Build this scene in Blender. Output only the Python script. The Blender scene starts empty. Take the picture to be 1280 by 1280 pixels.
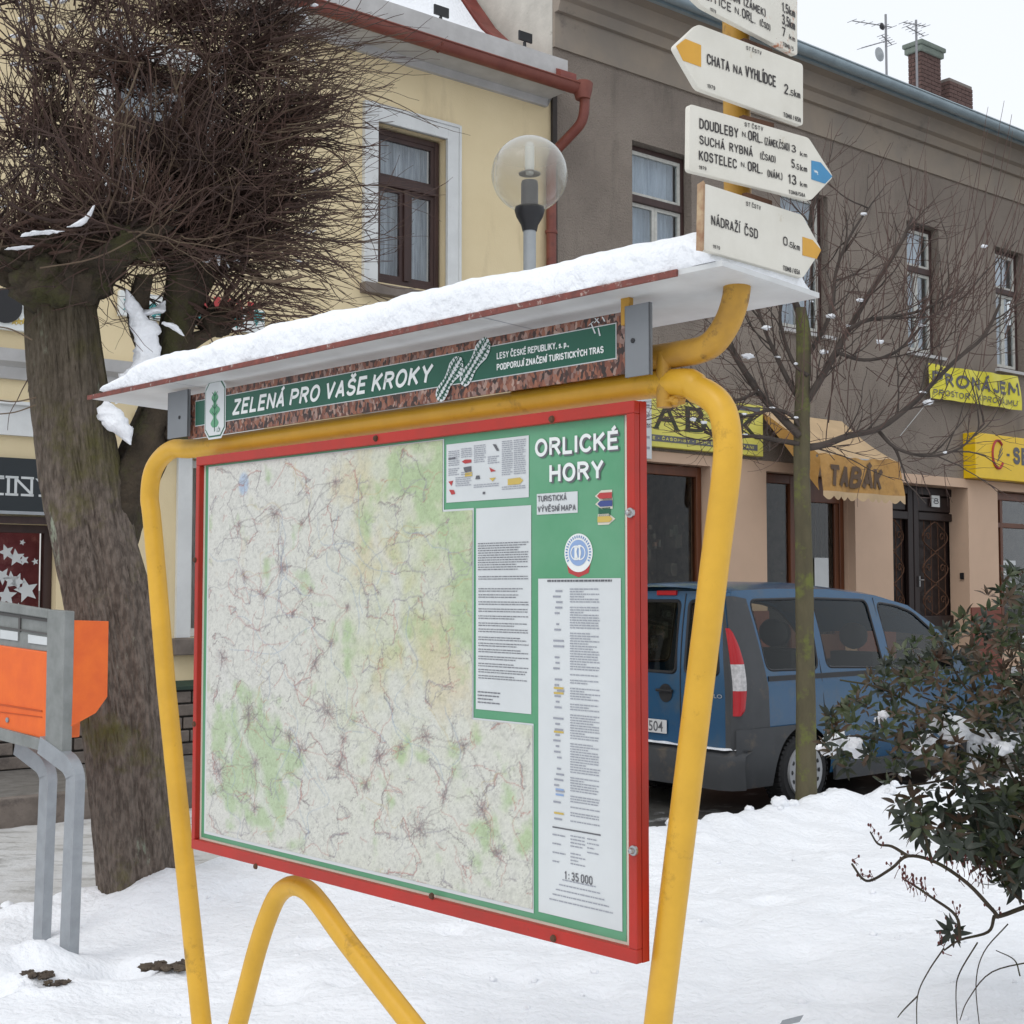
import bpy, bmesh, math, random
import numpy as np
from mathutils import Vector, Matrix, geometry
from mathutils import noise as mnoise
R = math.radians
S = bpy.context.scene
COL = S.collection
random.seed(7)

# ------------------------------------------------------------------ camera, sky, sun, exposure
CAM_Z = 1.65
FPX = 1700.0            # focal length in photograph pixels (photo is 1280 wide)
PITCH = math.atan(95/FPX)
cam = bpy.data.cameras.new('camera'); camo = bpy.data.objects.new('camera', cam); COL.objects.link(camo)
cam.sensor_width = 36; cam.sensor_fit = 'HORIZONTAL'; cam.lens = 36*FPX/1280
cam.clip_start = 0.05; cam.clip_end = 2000
camo.location = (0, 0, CAM_Z); camo.rotation_euler = (math.pi/2+PITCH, 0, 0)
cam.dof.use_dof = False
S.camera = camo
SUN_EL, SUN_AZ = R(48), R(215)      # behind the camera, to the left
world = bpy.data.worlds.new('World'); S.world = world; world.use_nodes = True
wn = world.node_tree.nodes; wl = world.node_tree.links
bg = wn['Background']
sky = wn.new('ShaderNodeTexSky'); sky.sky_type = 'NISHITA'; sky.sun_disc = False
sky.sun_elevation = SUN_EL; sky.sun_rotation = SUN_AZ; sky.air_density = 1.0; sky.dust_density = 4.0
hs = wn.new('ShaderNodeHueSaturation'); hs.inputs['Saturation'].default_value = 0.12
mx = wn.new('ShaderNodeMixRGB'); mx.inputs[0].default_value = 0.8
mx.inputs[2].default_value = (9.3, 9.75, 10.4, 1)         # even cloud cover over the clear sky
wl.new(sky.outputs[0], hs.inputs['Color']); wl.new(hs.outputs[0], mx.inputs[1]); wl.new(mx.outputs[0], bg.inputs[0])
bg.inputs[1].default_value = 0.1
sun = bpy.data.lights.new('sun', 'SUN'); suno = bpy.data.objects.new('sun', sun); COL.objects.link(suno)
sun.energy = 0.6; sun.angle = R(25); sun.color = (1, .97, .93)
suno.rotation_euler = (math.pi/2-SUN_EL, 0, math.pi-SUN_AZ)
S.view_settings.view_transform = 'Standard'; S.view_settings.look = 'None'
S.view_settings.exposure = 0.22; S.view_settings.gamma = 1
S.render.engine = 'CYCLES'

# ------------------------------------------------------------------ materials
def mat(name, col, rough=.6, var=.15, scale=6, bump=0, bscale=80, metal=0, col2=None, spec=.4, lo=.35, hi=.65, bdist=.004, detail=5, stretch=None, alpha=None):
    m = bpy.data.materials.new(name); m.use_nodes = True
    nt = m.node_tree; N = nt.nodes; L = nt.links; b = N['Principled BSDF']
    b.inputs['Roughness'].default_value = rough; b.inputs['Metallic'].default_value = metal
    b.inputs['Specular IOR Level'].default_value = spec
    tc = N.new('ShaderNodeTexCoord'); mp = N.new('ShaderNodeMapping'); L.new(tc.outputs['Object'], mp.inputs[0])
    if stretch: mp.inputs['Scale'].default_value = stretch
    n = N.new('ShaderNodeTexNoise'); n.inputs['Scale'].default_value = scale; n.inputs['Detail'].default_value = detail
    n.inputs['Roughness'].default_value = .62
    L.new(mp.outputs[0], n.inputs['Vector'])
    r = N.new('ShaderNodeMapRange'); r.inputs[1].default_value = lo; r.inputs[2].default_value = hi
    L.new(n.outputs[0], r.inputs[0])
    x = N.new('ShaderNodeMixRGB'); c2 = col2 or tuple(c*(1-var) for c in col)
    x.inputs[1].default_value = (*col, 1); x.inputs[2].default_value = (*c2, 1)
    L.new(r.outputs[0], x.inputs[0]); L.new(x.outputs[0], b.inputs['Base Color'])
    if bump:
        n2 = N.new('ShaderNodeTexNoise'); n2.inputs['Scale'].default_value = bscale; n2.inputs['Detail'].default_value = 6
        L.new(mp.outputs[0], n2.inputs['Vector'])
        bp = N.new('ShaderNodeBump'); bp.inputs['Strength'].default_value = bump; bp.inputs['Distance'].default_value = bdist
        L.new(n2.outputs[0], bp.inputs['Height']); L.new(bp.outputs[0], b.inputs['Normal'])
    return m
def spots(m, col, scale=14, lo=.62, hi=.68, rough=None, stretch=None):
    """second layer of wear: patches of another colour with their own shape"""
    nt = m.node_tree; N = nt.nodes; L = nt.links; b = N['Principled BSDF']
    src = b.inputs['Base Color'].links[0].from_socket
    tc = N.new('ShaderNodeTexCoord'); mp = N.new('ShaderNodeMapping'); L.new(tc.outputs['Object'], mp.inputs[0])
    mp.inputs['Location'].default_value = (3.1, 7.7, 1.3)
    if stretch: mp.inputs['Scale'].default_value = stretch
    n = N.new('ShaderNodeTexNoise'); n.inputs['Scale'].default_value = scale; n.inputs['Detail'].default_value = 7
    n.inputs['Roughness'].default_value = .7
    L.new(mp.outputs[0], n.inputs['Vector'])
    r = N.new('ShaderNodeMapRange'); r.inputs[1].default_value = lo; r.inputs[2].default_value = hi
    L.new(n.outputs[0], r.inputs[0])
    x = N.new('ShaderNodeMixRGB'); x.inputs[2].default_value = (*col, 1)
    L.new(src, x.inputs[1]); L.new(r.outputs[0], x.inputs[0]); L.new(x.outputs[0], b.inputs['Base Color'])
    return m
def glass(name, tint=(.8, .85, .85), refl=.12, rough=.02):
    m = bpy.data.materials.new(name); m.use_nodes = True
    nt = m.node_tree; N = nt.nodes; L = nt.links; N.remove(N['Principled BSDF']); out = N['Material Output']
    t = N.new('ShaderNodeBsdfTransparent'); t.inputs[0].default_value = (*tint, 1)
    g = N.new('ShaderNodeBsdfGlossy'); g.inputs['Roughness'].default_value = rough; g.inputs[0].default_value = (.9, .93, .95, 1)
    lw = N.new('ShaderNodeLayerWeight'); lw.inputs[0].default_value = .5; fr = N.new('ShaderNodeMath'); fr.operation = 'POWER'; fr.inputs[1].default_value = 3.2; L.new(lw.outputs['Facing'], fr.inputs[0])
    ad = N.new('ShaderNodeMath'); ad.operation = 'ADD'; ad.inputs[1].default_value = refl; ad.use_clamp = True; L.new(fr.outputs[0], ad.inputs[0])
    ms = N.new('ShaderNodeMixShader'); L.new(ad.outputs[0], ms.inputs[0]); L.new(t.outputs[0], ms.inputs[1]); L.new(g.outputs[0], ms.inputs[2])
    L.new(ms.outputs[0], out.inputs[0])
    return m
M = {}
M['snow'] = mat('snow', (.875, .89, .915), .75, .04, 3, .9, 26, bdist=.02, spec=.2, lo=.4, hi=.7)
M['snow_dirty'] = spots(mat('snow_dirty', (.46, .45, .43), .7, .3, 2.2, .6, 25, bdist=.02, col2=(.62, .62, .62)), (.25, .24, .22), 4, .52, .66, stretch=(.6, 2, 1))
M['asphalt'] = spots(mat('wet_asphalt', (.055, .053, .05), .45, .3, 5, .5, 60, bdist=.01, col2=(.10, .098, .09)), (.33, .33, .33), 2.1, .56, .62)
M['pavement'] = mat('dark_pavement', (.12, .11, .10), .6, .4, 9, .6, 40, bdist=.01, col2=(.19, .18, .165))
M['yellow_tube'] = spots(spots(mat('yellow_paint', (.67, .375, .032), .42, .12, 9, .25, 25, bdist=.002), (.36, .20, .02), 9, .60, .72), (.16, .07, .02), 45, .70, .74)
M['yellow_old'] = spots(mat('yellow_paint_aged', (.50, .27, .03), .5, .3, 12, .3, 30, bdist=.002, col2=(.36, .19, .03)), (.13, .07, .025), 15, .56, .68)
M['red'] = spots(mat('red_paint', (.42, .022, .012), .4, .2, 7, .15, 40, bdist=.002, col2=(.33, .024, .014)), (.16, .03, .02), 22, .66, .72)
M['red_edge'] = spots(mat('flaking_red_edge', (.22, .065, .05), .8, .4, 40, .6, 90, bdist=.003, col2=(.13, .05, .042)), (.42, .34, .30), 38, .58, .66)
M['roof_under'] = spots(mat('white_roof_sheet', (.62, .63, .62), .5, .12, 5, .1, 60, col2=(.5, .5, .49)), (.2, .2, .19), 28, .71, .74)
M['cream'] = mat('cream_margin', (.62, .58, .48), .5, .1)
M['print_green'] = mat('print_green', (.075, .27, .135), .35, .16, 3, col2=(.12, .31, .18))
M['paper'] = mat('paper_white', (.60, .62, .62), .4, .08, 3, col2=(.54, .56, .56))
M['paper_bright'] = mat('lettering_white', (.72, .74, .72), .5, .05)
M['ink'] = mat('ink_grey', (.12, .12, .13), .6, .1)
M['ink_soft'] = mat('small_print', (.30, .31, .35), .6, .1, 30)
M['ink_red'] = mat('ink_red', (.42, .05, .05), .6, .1)
M['ink_blue'] = mat('ink_blue', (.12, .22, .45), .6, .1)
M['ink_paleblue'] = mat('ink_pale_blue', (.25, .36, .58), .6, .1)
M['ink_navy'] = mat('ink_navy', (.05, .07, .22), .6, .1)
M['ink_yellow'] = mat('ink_yellow', (.55, .40, .10), .6, .1)
M['ink_green'] = mat('ink_dark_green', (.02, .11, .06), .5, .1)
M['banner_green'] = mat('banner_green', (.008, .085, .05), .4, .1)
M['bark_print'] = mat('bark_print', (.3, .1, .05), .45)
_n = M['bark_print'].node_tree; _b = _n.nodes['Principled BSDF']; _tc = _n.nodes.new('ShaderNodeTexCoord'); _mp = _n.nodes.new('ShaderNodeMapping'); _mp.inputs['Scale'].default_value = (1.5, 1, .95); _mp.inputs['Rotation'].default_value = (0, .35, 0)
_nz = _n.nodes.new('ShaderNodeTexNoise'); _nz.inputs['Scale'].default_value = 50; _ad = _n.nodes.new('ShaderNodeMixRGB'); _ad.blend_type = 'ADD'; _ad.inputs[0].default_value = .02
_vo = _n.nodes.new('ShaderNodeTexVoronoi'); _vo.inputs['Scale'].default_value = 85; _sp = _n.nodes.new('ShaderNodeSeparateColor'); _cr = _n.nodes.new('ShaderNodeValToRGB')
_n.links.new(_tc.outputs['Object'], _mp.inputs[0]); _n.links.new(_mp.outputs[0], _ad.inputs[1]); _n.links.new(_mp.outputs[0], _nz.inputs['Vector']); _n.links.new(_nz.outputs['Color'], _ad.inputs[2]); _n.links.new(_ad.outputs[0], _vo.inputs['Vector']); _n.links.new(_vo.outputs['Color'], _sp.inputs[0]); _n.links.new(_sp.outputs[0], _cr.inputs[0])
_e = _cr.color_ramp.elements; _e[0].color = (.025, .016, .014, 1); _e[1].color = (.36, .24, .19, 1)
for _p, _c in ((.25, (.05, .025, .02, 1)), (.45, (.15, .05, .03, 1)), (.65, (.26, .10, .055, 1)), (.85, (.20, .12, .10, 1))): _q = _e.new(_p); _q.color = _c
_n.links.new(_cr.outputs[0], _b.inputs['Base Color'])
M['grey_plate'] = mat('grey_sheet_metal', (.20, .21, .22), .5, .08, 8, metal=.3)
M['sign_white'] = spots(mat('sign_cream_white', (.68, .65, .57), .45, .06, 6, .05, col2=(.60, .57, .49)), (.45, .38, .26), 9, .68, .76)
M['sign_rusty'] = spots(spots(mat('sign_cream_rusty', (.68, .65, .57), .45, .06, 6, col2=(.60, .57, .49)), (.42, .14, .05), 9, .57, .63), (.25, .10, .05), 30, .64, .68)
M['sign_edge'] = mat('sign_edge_rust', (.24, .11, .06), .8, .4, 25, col2=(.45, .33, .2))
M['ink_mid'] = mat('letter_print', (.17, .17, .19), .6, .1)
M['sign_text'] = mat('sign_black', (.035, .03, .03), .6, .1)
M['sign_yellow'] = mat('sign_yellow', (.64, .33, .035), .5, .15, 9)
M['sign_blue'] = spots(mat('sign_blue', (.06, .25, .45), .5, .15, 12), (.6, .62, .6), 20, .66, .70)
M['rust'] = mat('rust', (.12, .055, .03), .85, .5, 20, .5)
M['steel'] = mat('galvanised', (.34, .36, .38), .45, .15, 14, .1, 60, metal=.35)
M['bolt'] = mat('bolt_metal', (.4, .4, .4), .3, .1, metal=.9)
M['orange'] = mat('orange_plastic', (.80, .15, .02), .45, .1, 8, .05, 50, col2=(.72, .12, .02))
M['box_grey'] = mat('weathered_aluminium', (.26, .27, .26), .55, .2, 10, .2, 40, metal=.2, col2=(.19, .20, .19))
M['box_dark'] = mat('dark_grey_slot', (.10, .095, .09), .6, .1)
M['render_grey'] = spots(mat('roughcast_grey_brown', (.27, .226, .188), .95, .12, 1.3, 1.0, 42, bdist=.03, col2=(.225, .187, .156)), (.19, .157, .13), .9, .52, .75)
M['render_grey'] = spots(M['render_grey'], (.155, .13, .108), 2.2, .55, .78, stretch=(1.6, 1, .22))
M['render_band'] = spots(mat('smooth_band_grey', (.31, .255, .20), .9, .15, 1.5, .3, 30, bdist=.01, col2=(.25, .215, .18)), (.11, .09, .08), 1.3, .60, .76)
M['render_side'] = spots(mat('old_plaster', (.55, .52, .46), .9, .2, 3, .4, 25, bdist=.01), (.2, .17, .14), 3, .6, .7)
M['beige'] = spots(mat('beige_shopfront', (.60, .42, .30), .85, .06, 2, .3, 60, bdist=.003), (.50, .36, .27), 1.5, .6, .8)
M['yellow_wall'] = spots(mat('yellow_plaster', (.74, .615, .39), .9, .07, 1.5, .4, 50, bdist=.006, col2=(.70, .575, .355)), (.55, .44, .27), 1.4, .56, .8, stretch=(1.5, 1, .3))
M['white_trim'] = spots(mat('white_trim', (.68, .69, .68), .8, .1, 4, .2, 40), (.45, .45, .43), 5, .64, .74)
M['grey_trim'] = mat('grey_cornice', (.42, .41, .40), .85, .2, 4, .2, 40, col2=(.5, .49, .48))
M['reveal_grey'] = mat('reveal_dark', (.12, .105, .095), .9, .2, 5)
M['brown_wood'] = mat('brown_window_wood', (.055, .028, .024), .5, .3, 12, .2, 50, stretch=(1, 1, .15))
M['shop_wood'] = mat('reddish_shop_wood', (.14, .045, .018), .4, .3, 12, .15, 50, stretch=(1, 1, .12))
M['door_wood'] = mat('dark_door_wood', (.022, .012, .011), .45, .4, 14, .2, 50, stretch=(1, 1, .12))
M['old_white'] = mat('old_white_sash', (.56, .55, .50), .6, .2, 15, .2, 60)
M['curtain'] = mat('net_curtain', (.55, .57, .60), .9, .5, 14, 0, col2=(.22, .24, .27), stretch=(2.5, 1, .12))
M['curtain_blue'] = mat('net_curtain_bluish', (.50, .56, .63), .9, .4, 9, 0, col2=(.30, .35, .41), stretch=(2.2, 1, .15))
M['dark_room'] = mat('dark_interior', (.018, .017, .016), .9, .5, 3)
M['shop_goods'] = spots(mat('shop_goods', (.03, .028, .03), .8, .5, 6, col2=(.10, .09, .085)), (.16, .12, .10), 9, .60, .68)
M['pink_display'] = spots(spots(mat('pink_window_display', (.20, .05, .07), .6, .5, 5, col2=(.33, .09, .12)), (.42, .16, .18), 6, .55, .66), (.04, .02, .02), 4, .6, .68)
M['pane'] = glass('window_glass', (.90, .92, .93), .05)
M['shop_pane'] = glass('shop_glass', (.85, .83, .80), .0)
M['car_glass'] = glass('car_glass', (.66, .67, .60), .0)
M['globe'] = glass('lamp_globe_plastic', (.90, .89, .85), .01, .08)
_n = M['globe'].node_tree; _o = _n.nodes['Material Output']; _s = _o.inputs[0].links[0].from_socket
_d = _n.nodes.new('ShaderNodeBsdfTranslucent'); _d.inputs[0].default_value = (.80, .78, .72, 1); _e = _n.nodes.new('ShaderNodeBsdfDiffuse'); _e.inputs[0].default_value = (.62, .61, .57, 1)
_a = _n.nodes.new('ShaderNodeMixShader'); _a.inputs[0].default_value = .5; _n.links.new(_d.outputs[0], _a.inputs[1]); _n.links.new(_e.outputs[0], _a.inputs[2])
_t = _n.nodes.new('ShaderNodeTexCoord'); _g = _n.nodes.new('ShaderNodeSeparateXYZ'); _n.links.new(_t.outputs['Generated'], _g.inputs[0]); _r = _n.nodes.new('ShaderNodeMapRange')
_r.inputs[1].default_value = .25; _r.inputs[2].default_value = .95; _r.inputs[3].default_value = .10; _r.inputs[4].default_value = .40; _n.links.new(_g.outputs[2], _r.inputs[0])
_m = _n.nodes.new('ShaderNodeMixShader'); _n.links.new(_r.outputs[0], _m.inputs[0]); _n.links.new(_s, _m.inputs[1]); _n.links.new(_a.outputs[0], _m.inputs[2]); _n.links.new(_m.outputs[0], _o.inputs[0])
M['red_metal'] = spots(mat('red_brown_gutter', (.165, .045, .033), .5, .3, 5, .1, 30, col2=(.21, .065, .045)), (.12, .04, .03), 6, .6, .7)
M['roof_red'] = mat('roof_flashing_red', (.24, .06, .045), .5, .3, 5)
M['zinc'] = mat('zinc_gutter', (.36, .44, .48), .35, .15, 5, metal=.5)
M['dark_eave'] = mat('dark_eave_boards', (.06, .05, .045), .8, .2, 5)
M['black'] = mat('black_plastic', (.018, .018, .02), .45, .1)
M['brick'] = mat('chimney_brick', (.12, .07, .06), .9, .35, 14, .4, 40)
M['mortar'] = mat('chimney_mortar', (.22, .19, .17), .9, .2, 14)
M['cap'] = mat('chimney_cap', (.17, .20, .17), .9, .2, 8)
M['wire'] = mat('aerial_metal', (.25, .25, .26), .4, .1, metal=.6)
M['sign_tabak'] = spots(mat('sign_pale_yellow', (.66, .60, .12), .5, .05, 4), (.50, .45, .12), 8, .6, .7)
M['awning'] = spots(mat('ochre_awning', (.38, .20, .055), .8, .2, 2.5, .6, 7, bdist=.04, col2=(.45, .255, .08)), (.25, .14, .055), 3, .50, .68)
M['awning_light'] = mat('awning_light_band', (.56, .40, .235), .8, .15, 4)
M['awning_text'] = mat('awning_print', (.11, .07, .045), .8, .2)
M['banner_yellow'] = mat('banner_yellow', (.72, .64, .045), .45, .1, 5, .3, 6, bdist=.02)
M['sign_gas'] = mat('sign_golden', (.80, .52, .01), .35, .05)
M['shop_black'] = mat('shop_sign_black', (.016, .022, .026), .4, .1)
M['stone'] = spots(mat('plinth_stone', (.21, .175, .15), .9, .3, 6, .5, 40, bdist=.01), (.12, .10, .09), 7, .55, .65)
M['joint'] = mat('plinth_joint', (.05, .045, .04), .9, .2)
M['moss_metal'] = mat('dark_green_flashing', (.03, .055, .04), .6, .2)
M['bark'] = mat('lime_bark', (.175, .14, .115), .95, .3, 34, 1.0, 48, bdist=.02, col2=(.085, .066, .053), stretch=(1.3, 1.3, .42), lo=.40, hi=.60, detail=12)
M['bark'] = spots(spots(M['bark'], (.11, .10, .03), 2.0, .52, .66), (.30, .33, .25), 5, .62, .68, stretch=(1, 1, .35))
_n = M['bark'].node_tree; _b = _n.nodes['Principled BSDF']; _s = _b.inputs['Base Color'].links[0].from_socket; _t = _n.nodes.new('ShaderNodeTexCoord'); _z = _n.nodes.new('ShaderNodeSeparateXYZ'); _n.links.new(_t.outputs['Object'], _z.inputs[0])
_w = _n.nodes.new('ShaderNodeTexNoise'); _w.inputs['Scale'].default_value = 3.5; _n.links.new(_t.outputs['Object'], _w.inputs['Vector']); _a = _n.nodes.new('ShaderNodeMath'); _a.operation = 'ADD'; _n.links.new(_z.outputs[2], _a.inputs[0]); _n.links.new(_w.outputs[0], _a.inputs[1])
_r = _n.nodes.new('ShaderNodeMapRange'); _r.inputs[1].default_value = 2.5; _r.inputs[2].default_value = 3.7; _r.inputs[4].default_value = .88; _n.links.new(_a.outputs[0], _r.inputs[0])   # damp moss grows on the upper trunk
_m = _n.nodes.new('ShaderNodeMixRGB'); _m.inputs[2].default_value = (.052, .042, .022, 1); _n.links.new(_s, _m.inputs[1]); _n.links.new(_r.outputs[0], _m.inputs[0]); _n.links.new(_m.outputs[0], _b.inputs['Base Color'])
M['bark_top'] = spots(mat('mossy_bark', (.062, .046, .03), .95, .3, 9, 1.0, 18, bdist=.04, col2=(.035, .027, .018)), (.055, .052, .02), 4, .5, .62)
M['twig'] = mat('lime_twigs', (.095, .052, .038), .75, .4, 3, col2=(.045, .027, .022))
M['twig_light'] = mat('lime_twigs_pale', (.13, .095, .06), .8, .4, 4, col2=(.09, .055, .038))
M['twig_grey'] = mat('young_tree_branches', (.075, .058, .048), .8, .4, 5, col2=(.045, .036, .03))
M['twig_red'] = mat('reddish_shoots', (.095, .056, .045), .75, .3, 4)
M['bark_young'] = spots(mat('young_mossy_bark', (.105, .09, .05), .9, .3, 7, .8, 30, bdist=.01, col2=(.07, .06, .035), stretch=(1, 1, .4)), (.12, .13, .035), 5, .52, .62)
M['leaf'] = mat('rhododendron_leaf', (.022, .040, .013), .42, .3, 6, col2=(.045, .055, .016))
M['leaf_red'] = mat('rhododendron_leaf_reddish', (.06, .030, .016), .5, .3, 8, col2=(.05, .036, .015))
M['leaf_dark'] = mat('rhododendron_leaf_dark', (.018, .026, .014), .42, .3, 8)
M['bud'] = mat('reddish_bud', (.13, .035, .03), .6, .3)
M['soil'] = mat('soil_leaves', (.06, .045, .035), .9, .5, 20, .8, 60, col2=(.11, .085, .06))
M['car_blue'] = spots(mat('blue_car_paint', (.016, .072, .155), .2, .1, 2, col2=(.022, .08, .155), spec=.6), (.055, .085, .115), 3, .52, .78)
M['car_trim'] = spots(mat('grey_bumper_plastic', (.055, .058, .062), .6, .15, 5), (.10, .085, .07), 4, .58, .7)
M['rubber'] = mat('tyre_rubber', (.02, .02, .021), .8, .2, 20)
M['hub'] = mat('hubcap_silver', (.42, .43, .44), .4, .1, metal=.4)
M['lamp_red'] = mat('lens_red', (.42, .012, .018), .2, .1)
M['lamp_clear'] = mat('lens_clear', (.58, .56, .56), .25, .35, 30, col2=(.35, .34, .34))
M['plate'] = mat('plate_white', (.62, .62, .62), .4, .05)
M['seat'] = mat('seat_cloth', (.03, .032, .035), .9, .2)
M['pole_grey'] = mat('lamp_pole_grey', (.33, .35, .36), .5, .12, 6, metal=.2)

# ------------------------------------------------------------------ helpers
ORG = {}
CAMF = Vector((0, math.cos(PITCH), math.sin(PITCH))); CAMU = Vector((0, -math.sin(PITCH), math.cos(PITCH)))
def ray(u, v): return Vector((1, 0, 0))*((u-640)/FPX) + CAMU*((640-v)/FPX) + CAMF
def at(u, v, Y):                      # photo pixel at world distance Y
    d = ray(u, v); return Vector((0, 0, CAM_Z)) + d*(Y/d.y)
class Frame:
    def __init__(s, x, y, z, deg):
        s.o = Vector((x, y, z)); s.a = R(deg); s.m = Matrix.Translation(s.o) @ Matrix.Rotation(s.a, 4, 'Z'); s.i = s.m.inverted()
    def px(s, u, v, y=0.0):
        o = s.i @ Vector((0, 0, CAM_Z)); d = s.i.to_3x3() @ ray(u, v); t = (y-o.y)/d.y; p = o+d*t
        return p.x, p.z
    def x(s, u, y=0.0, v=735): return s.px(u, v, y)[0]
WF = Frame(0, 0, 0, 0)
def setp(o, label=None, cat=None, group=None, kind=None):
    if label: o['label'] = label
    if cat: o['category'] = cat
    if group: o['group'] = group
    if kind: o['kind'] = kind
    return o
def thing(name, label, cat, frame=WF, base=(0, 0, 0), group=None):
    o = bpy.data.objects.new(name, None); COL.objects.link(o); o.empty_display_size = .2
    o.matrix_world = frame.m @ Matrix.Translation(Vector(base)); ORG[o] = Vector(base)
    return setp(o, label, cat, group)
def link_mesh(name, me, m, parent=None, frame=WF, base=(0, 0, 0)):
    o = bpy.data.objects.new(name, me); COL.objects.link(o)
    if m is not None and not me.materials: me.materials.append(m)
    if parent is not None: o.parent = parent; ORG[o] = ORG[parent]
    else: o.matrix_world = frame.m @ Matrix.Translation(Vector(base)); ORG[o] = Vector(base)
    return o
class MB:
    def __init__(s): s.v = []; s.f = []
    def add(s, vs, fs):
        b = len(s.v); s.v.extend([tuple(p) for p in vs]); s.f.extend([tuple(i+b for i in f) for f in fs]); return s
    def box(s, x0, x1, y0, y1, z0, z1):
        return s.add([(x0,y0,z0),(x1,y0,z0),(x1,y1,z0),(x0,y1,z0),(x0,y0,z1),(x1,y0,z1),(x1,y1,z1),(x0,y1,z1)],
              [(0,3,2,1),(4,5,6,7),(0,1,5,4),(1,2,6,5),(2,3,7,6),(3,0,4,7)])
    def rect(s, x0, x1, z0, z1, y): return s.add([(x0,y,z0),(x1,y,z0),(x1,y,z1),(x0,y,z1)], [(0,1,2,3)])
    def quad(s, a, b, c, d): return s.add([a,b,c,d], [(0,1,2,3)])
    def prism(s, pts, y0, y1):        # outline (x,z) extruded along y
        n = len(pts)
        vs = [(x, y0, z) for x, z in pts] + [(x, y1, z) for x, z in pts]
        return s.add(vs, [tuple(range(n)), tuple(range(2*n-1, n-1, -1))] + [(i, i+n, (i+1) % n+n, (i+1) % n) for i in range(n)])
    def prism_x(s, pts, x0, x1):      # outline (y,z) extruded along x
        n = len(pts)
        vs = [(x0, y, z) for y, z in pts] + [(x1, y, z) for y, z in pts]
        return s.add(vs, [tuple(range(n)), tuple(range(2*n-1, n-1, -1))] + [(i, i+n, (i+1) % n+n, (i+1) % n) for i in range(n)])
    def tube(s, pts, rad, n=10, cap=True):
        pts = [Vector(p) for p in pts]; k = len(pts)
        if isinstance(rad, (int, float)): rad = [rad]*k
        t = (pts[1]-pts[0]).normalized(); a = Vector((0, 0, 1)) if abs(t.z) < .9 else Vector((1, 0, 0))
        u = t.cross(a).normalized(); b = len(s.v)
        for i in range(k):
            tt = (pts[min(i+1, k-1)]-pts[max(i-1, 0)])
            if tt.length > 1e-9: t = tt.normalized()
            u = (u - t*u.dot(t)); u = u.normalized() if u.length > 1e-6 else t.orthogonal().normalized()
            w = t.cross(u)
            for j in range(n):
                c = math.cos(2*math.pi*j/n); d = math.sin(2*math.pi*j/n)
                s.v.append(tuple(pts[i]+(u*c+w*d)*rad[i]))
        for i in range(k-1):
            for j in range(n):
                p = b+i*n+j; q = b+i*n+(j+1) % n
                s.f.append((p, q, q+n, p+n))
        if cap: s.f.append(tuple(b+j for j in range(n-1, -1, -1))); s.f.append(tuple(b+(k-1)*n+j for j in range(n)))
        return s
    def lathe(s, prof, c=(0, 0, 0), n=24, axis='z'):
        b = len(s.v); k = len(prof)
        for r, h in prof:
            for j in range(n):
                x = r*math.cos(2*math.pi*j/n); y = r*math.sin(2*math.pi*j/n)
                p = (x, y, h) if axis == 'z' else ((x, h, y) if axis == 'y' else (h, x, y))
                s.v.append((p[0]+c[0], p[1]+c[1], p[2]+c[2]))
        for i in range(k-1):
            for j in range(n):
                p = b+i*n+j; q = b+i*n+(j+1) % n
                s.f.append((p, q, q+n, p+n))
        if prof[0][0] > 1e-5: s.f.append(tuple(b+j for j in range(n-1, -1, -1)))
        if prof[-1][0] > 1e-5: s.f.append(tuple(b+(k-1)*n+j for j in range(n)))
        return s
    def blob(s, c, r, seed=0, amp=.25, n=10, flat=1, fr=2.2):
        """lumpy ball"""
        b = len(s.v); c = Vector(c); rr = Vector(r) if not isinstance(r, (int, float)) else Vector((r, r, r))
        for i in range(n+1):
            th = math.pi*i/n
            for j in range(n*2):
                ph = math.pi*j/n
                d = Vector((math.sin(th)*math.cos(ph), math.sin(th)*math.sin(ph), math.cos(th)))
                k = 1+amp*mnoise.noise(d*fr+Vector((seed*3.1, seed*1.7, seed)))*1.6
                s.v.append((c.x+d.x*rr.x*k, c.y+d.y*rr.y*k, c.z+d.z*rr.z*k*(flat if d.z < 0 else 1)))
        for i in range(n):
            for j in range(n*2):
                p = b+i*n*2+j; q = b+i*n*2+(j+1) % (n*2)
                s.f.append((p, p+n*2, q+n*2, q))
        return s
    def grid(s, nu, nv, fn):
        b = len(s.v)
        for i in range(nu):
            for j in range(nv): s.v.append(tuple(fn(i/(nu-1), j/(nv-1))))
        for i in range(nu-1):
            for j in range(nv-1):
                p = b+i*nv+j; s.f.append((p, p+nv, p+nv+1, p+1))
        return s
    def mesh(s, name, off=Vector((0, 0, 0)), smooth=None):
        me = bpy.data.meshes.new(name)
        me.from_pydata([(x-off.x, y-off.y, z-off.z) for x, y, z in s.v], [], s.f); me.update()
        bm = bmesh.new(); bm.from_mesh(me); bmesh.ops.recalc_face_normals(bm, faces=bm.faces); bm.to_mesh(me); bm.free()
        if smooth is not None:
            me.shade_smooth()
            if smooth < 180: me.set_sharp_from_angle(angle=R(smooth))
        return me
    def build(s, name, m, parent=None, frame=WF, base=(0, 0, 0), smooth=None, bevel=0, **kw):
        off = ORG[parent] if parent is not None else Vector(base)
        o = link_mesh(name, s.mesh(name, off, smooth), M[m] if isinstance(m, str) else m, parent, frame, base)
        if bevel:
            bv = o.modifiers.new('bevel', 'BEVEL'); bv.width = bevel; bv.segments = 2; bv.limit_method = 'ANGLE'
        return setp(o, **kw)
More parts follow.
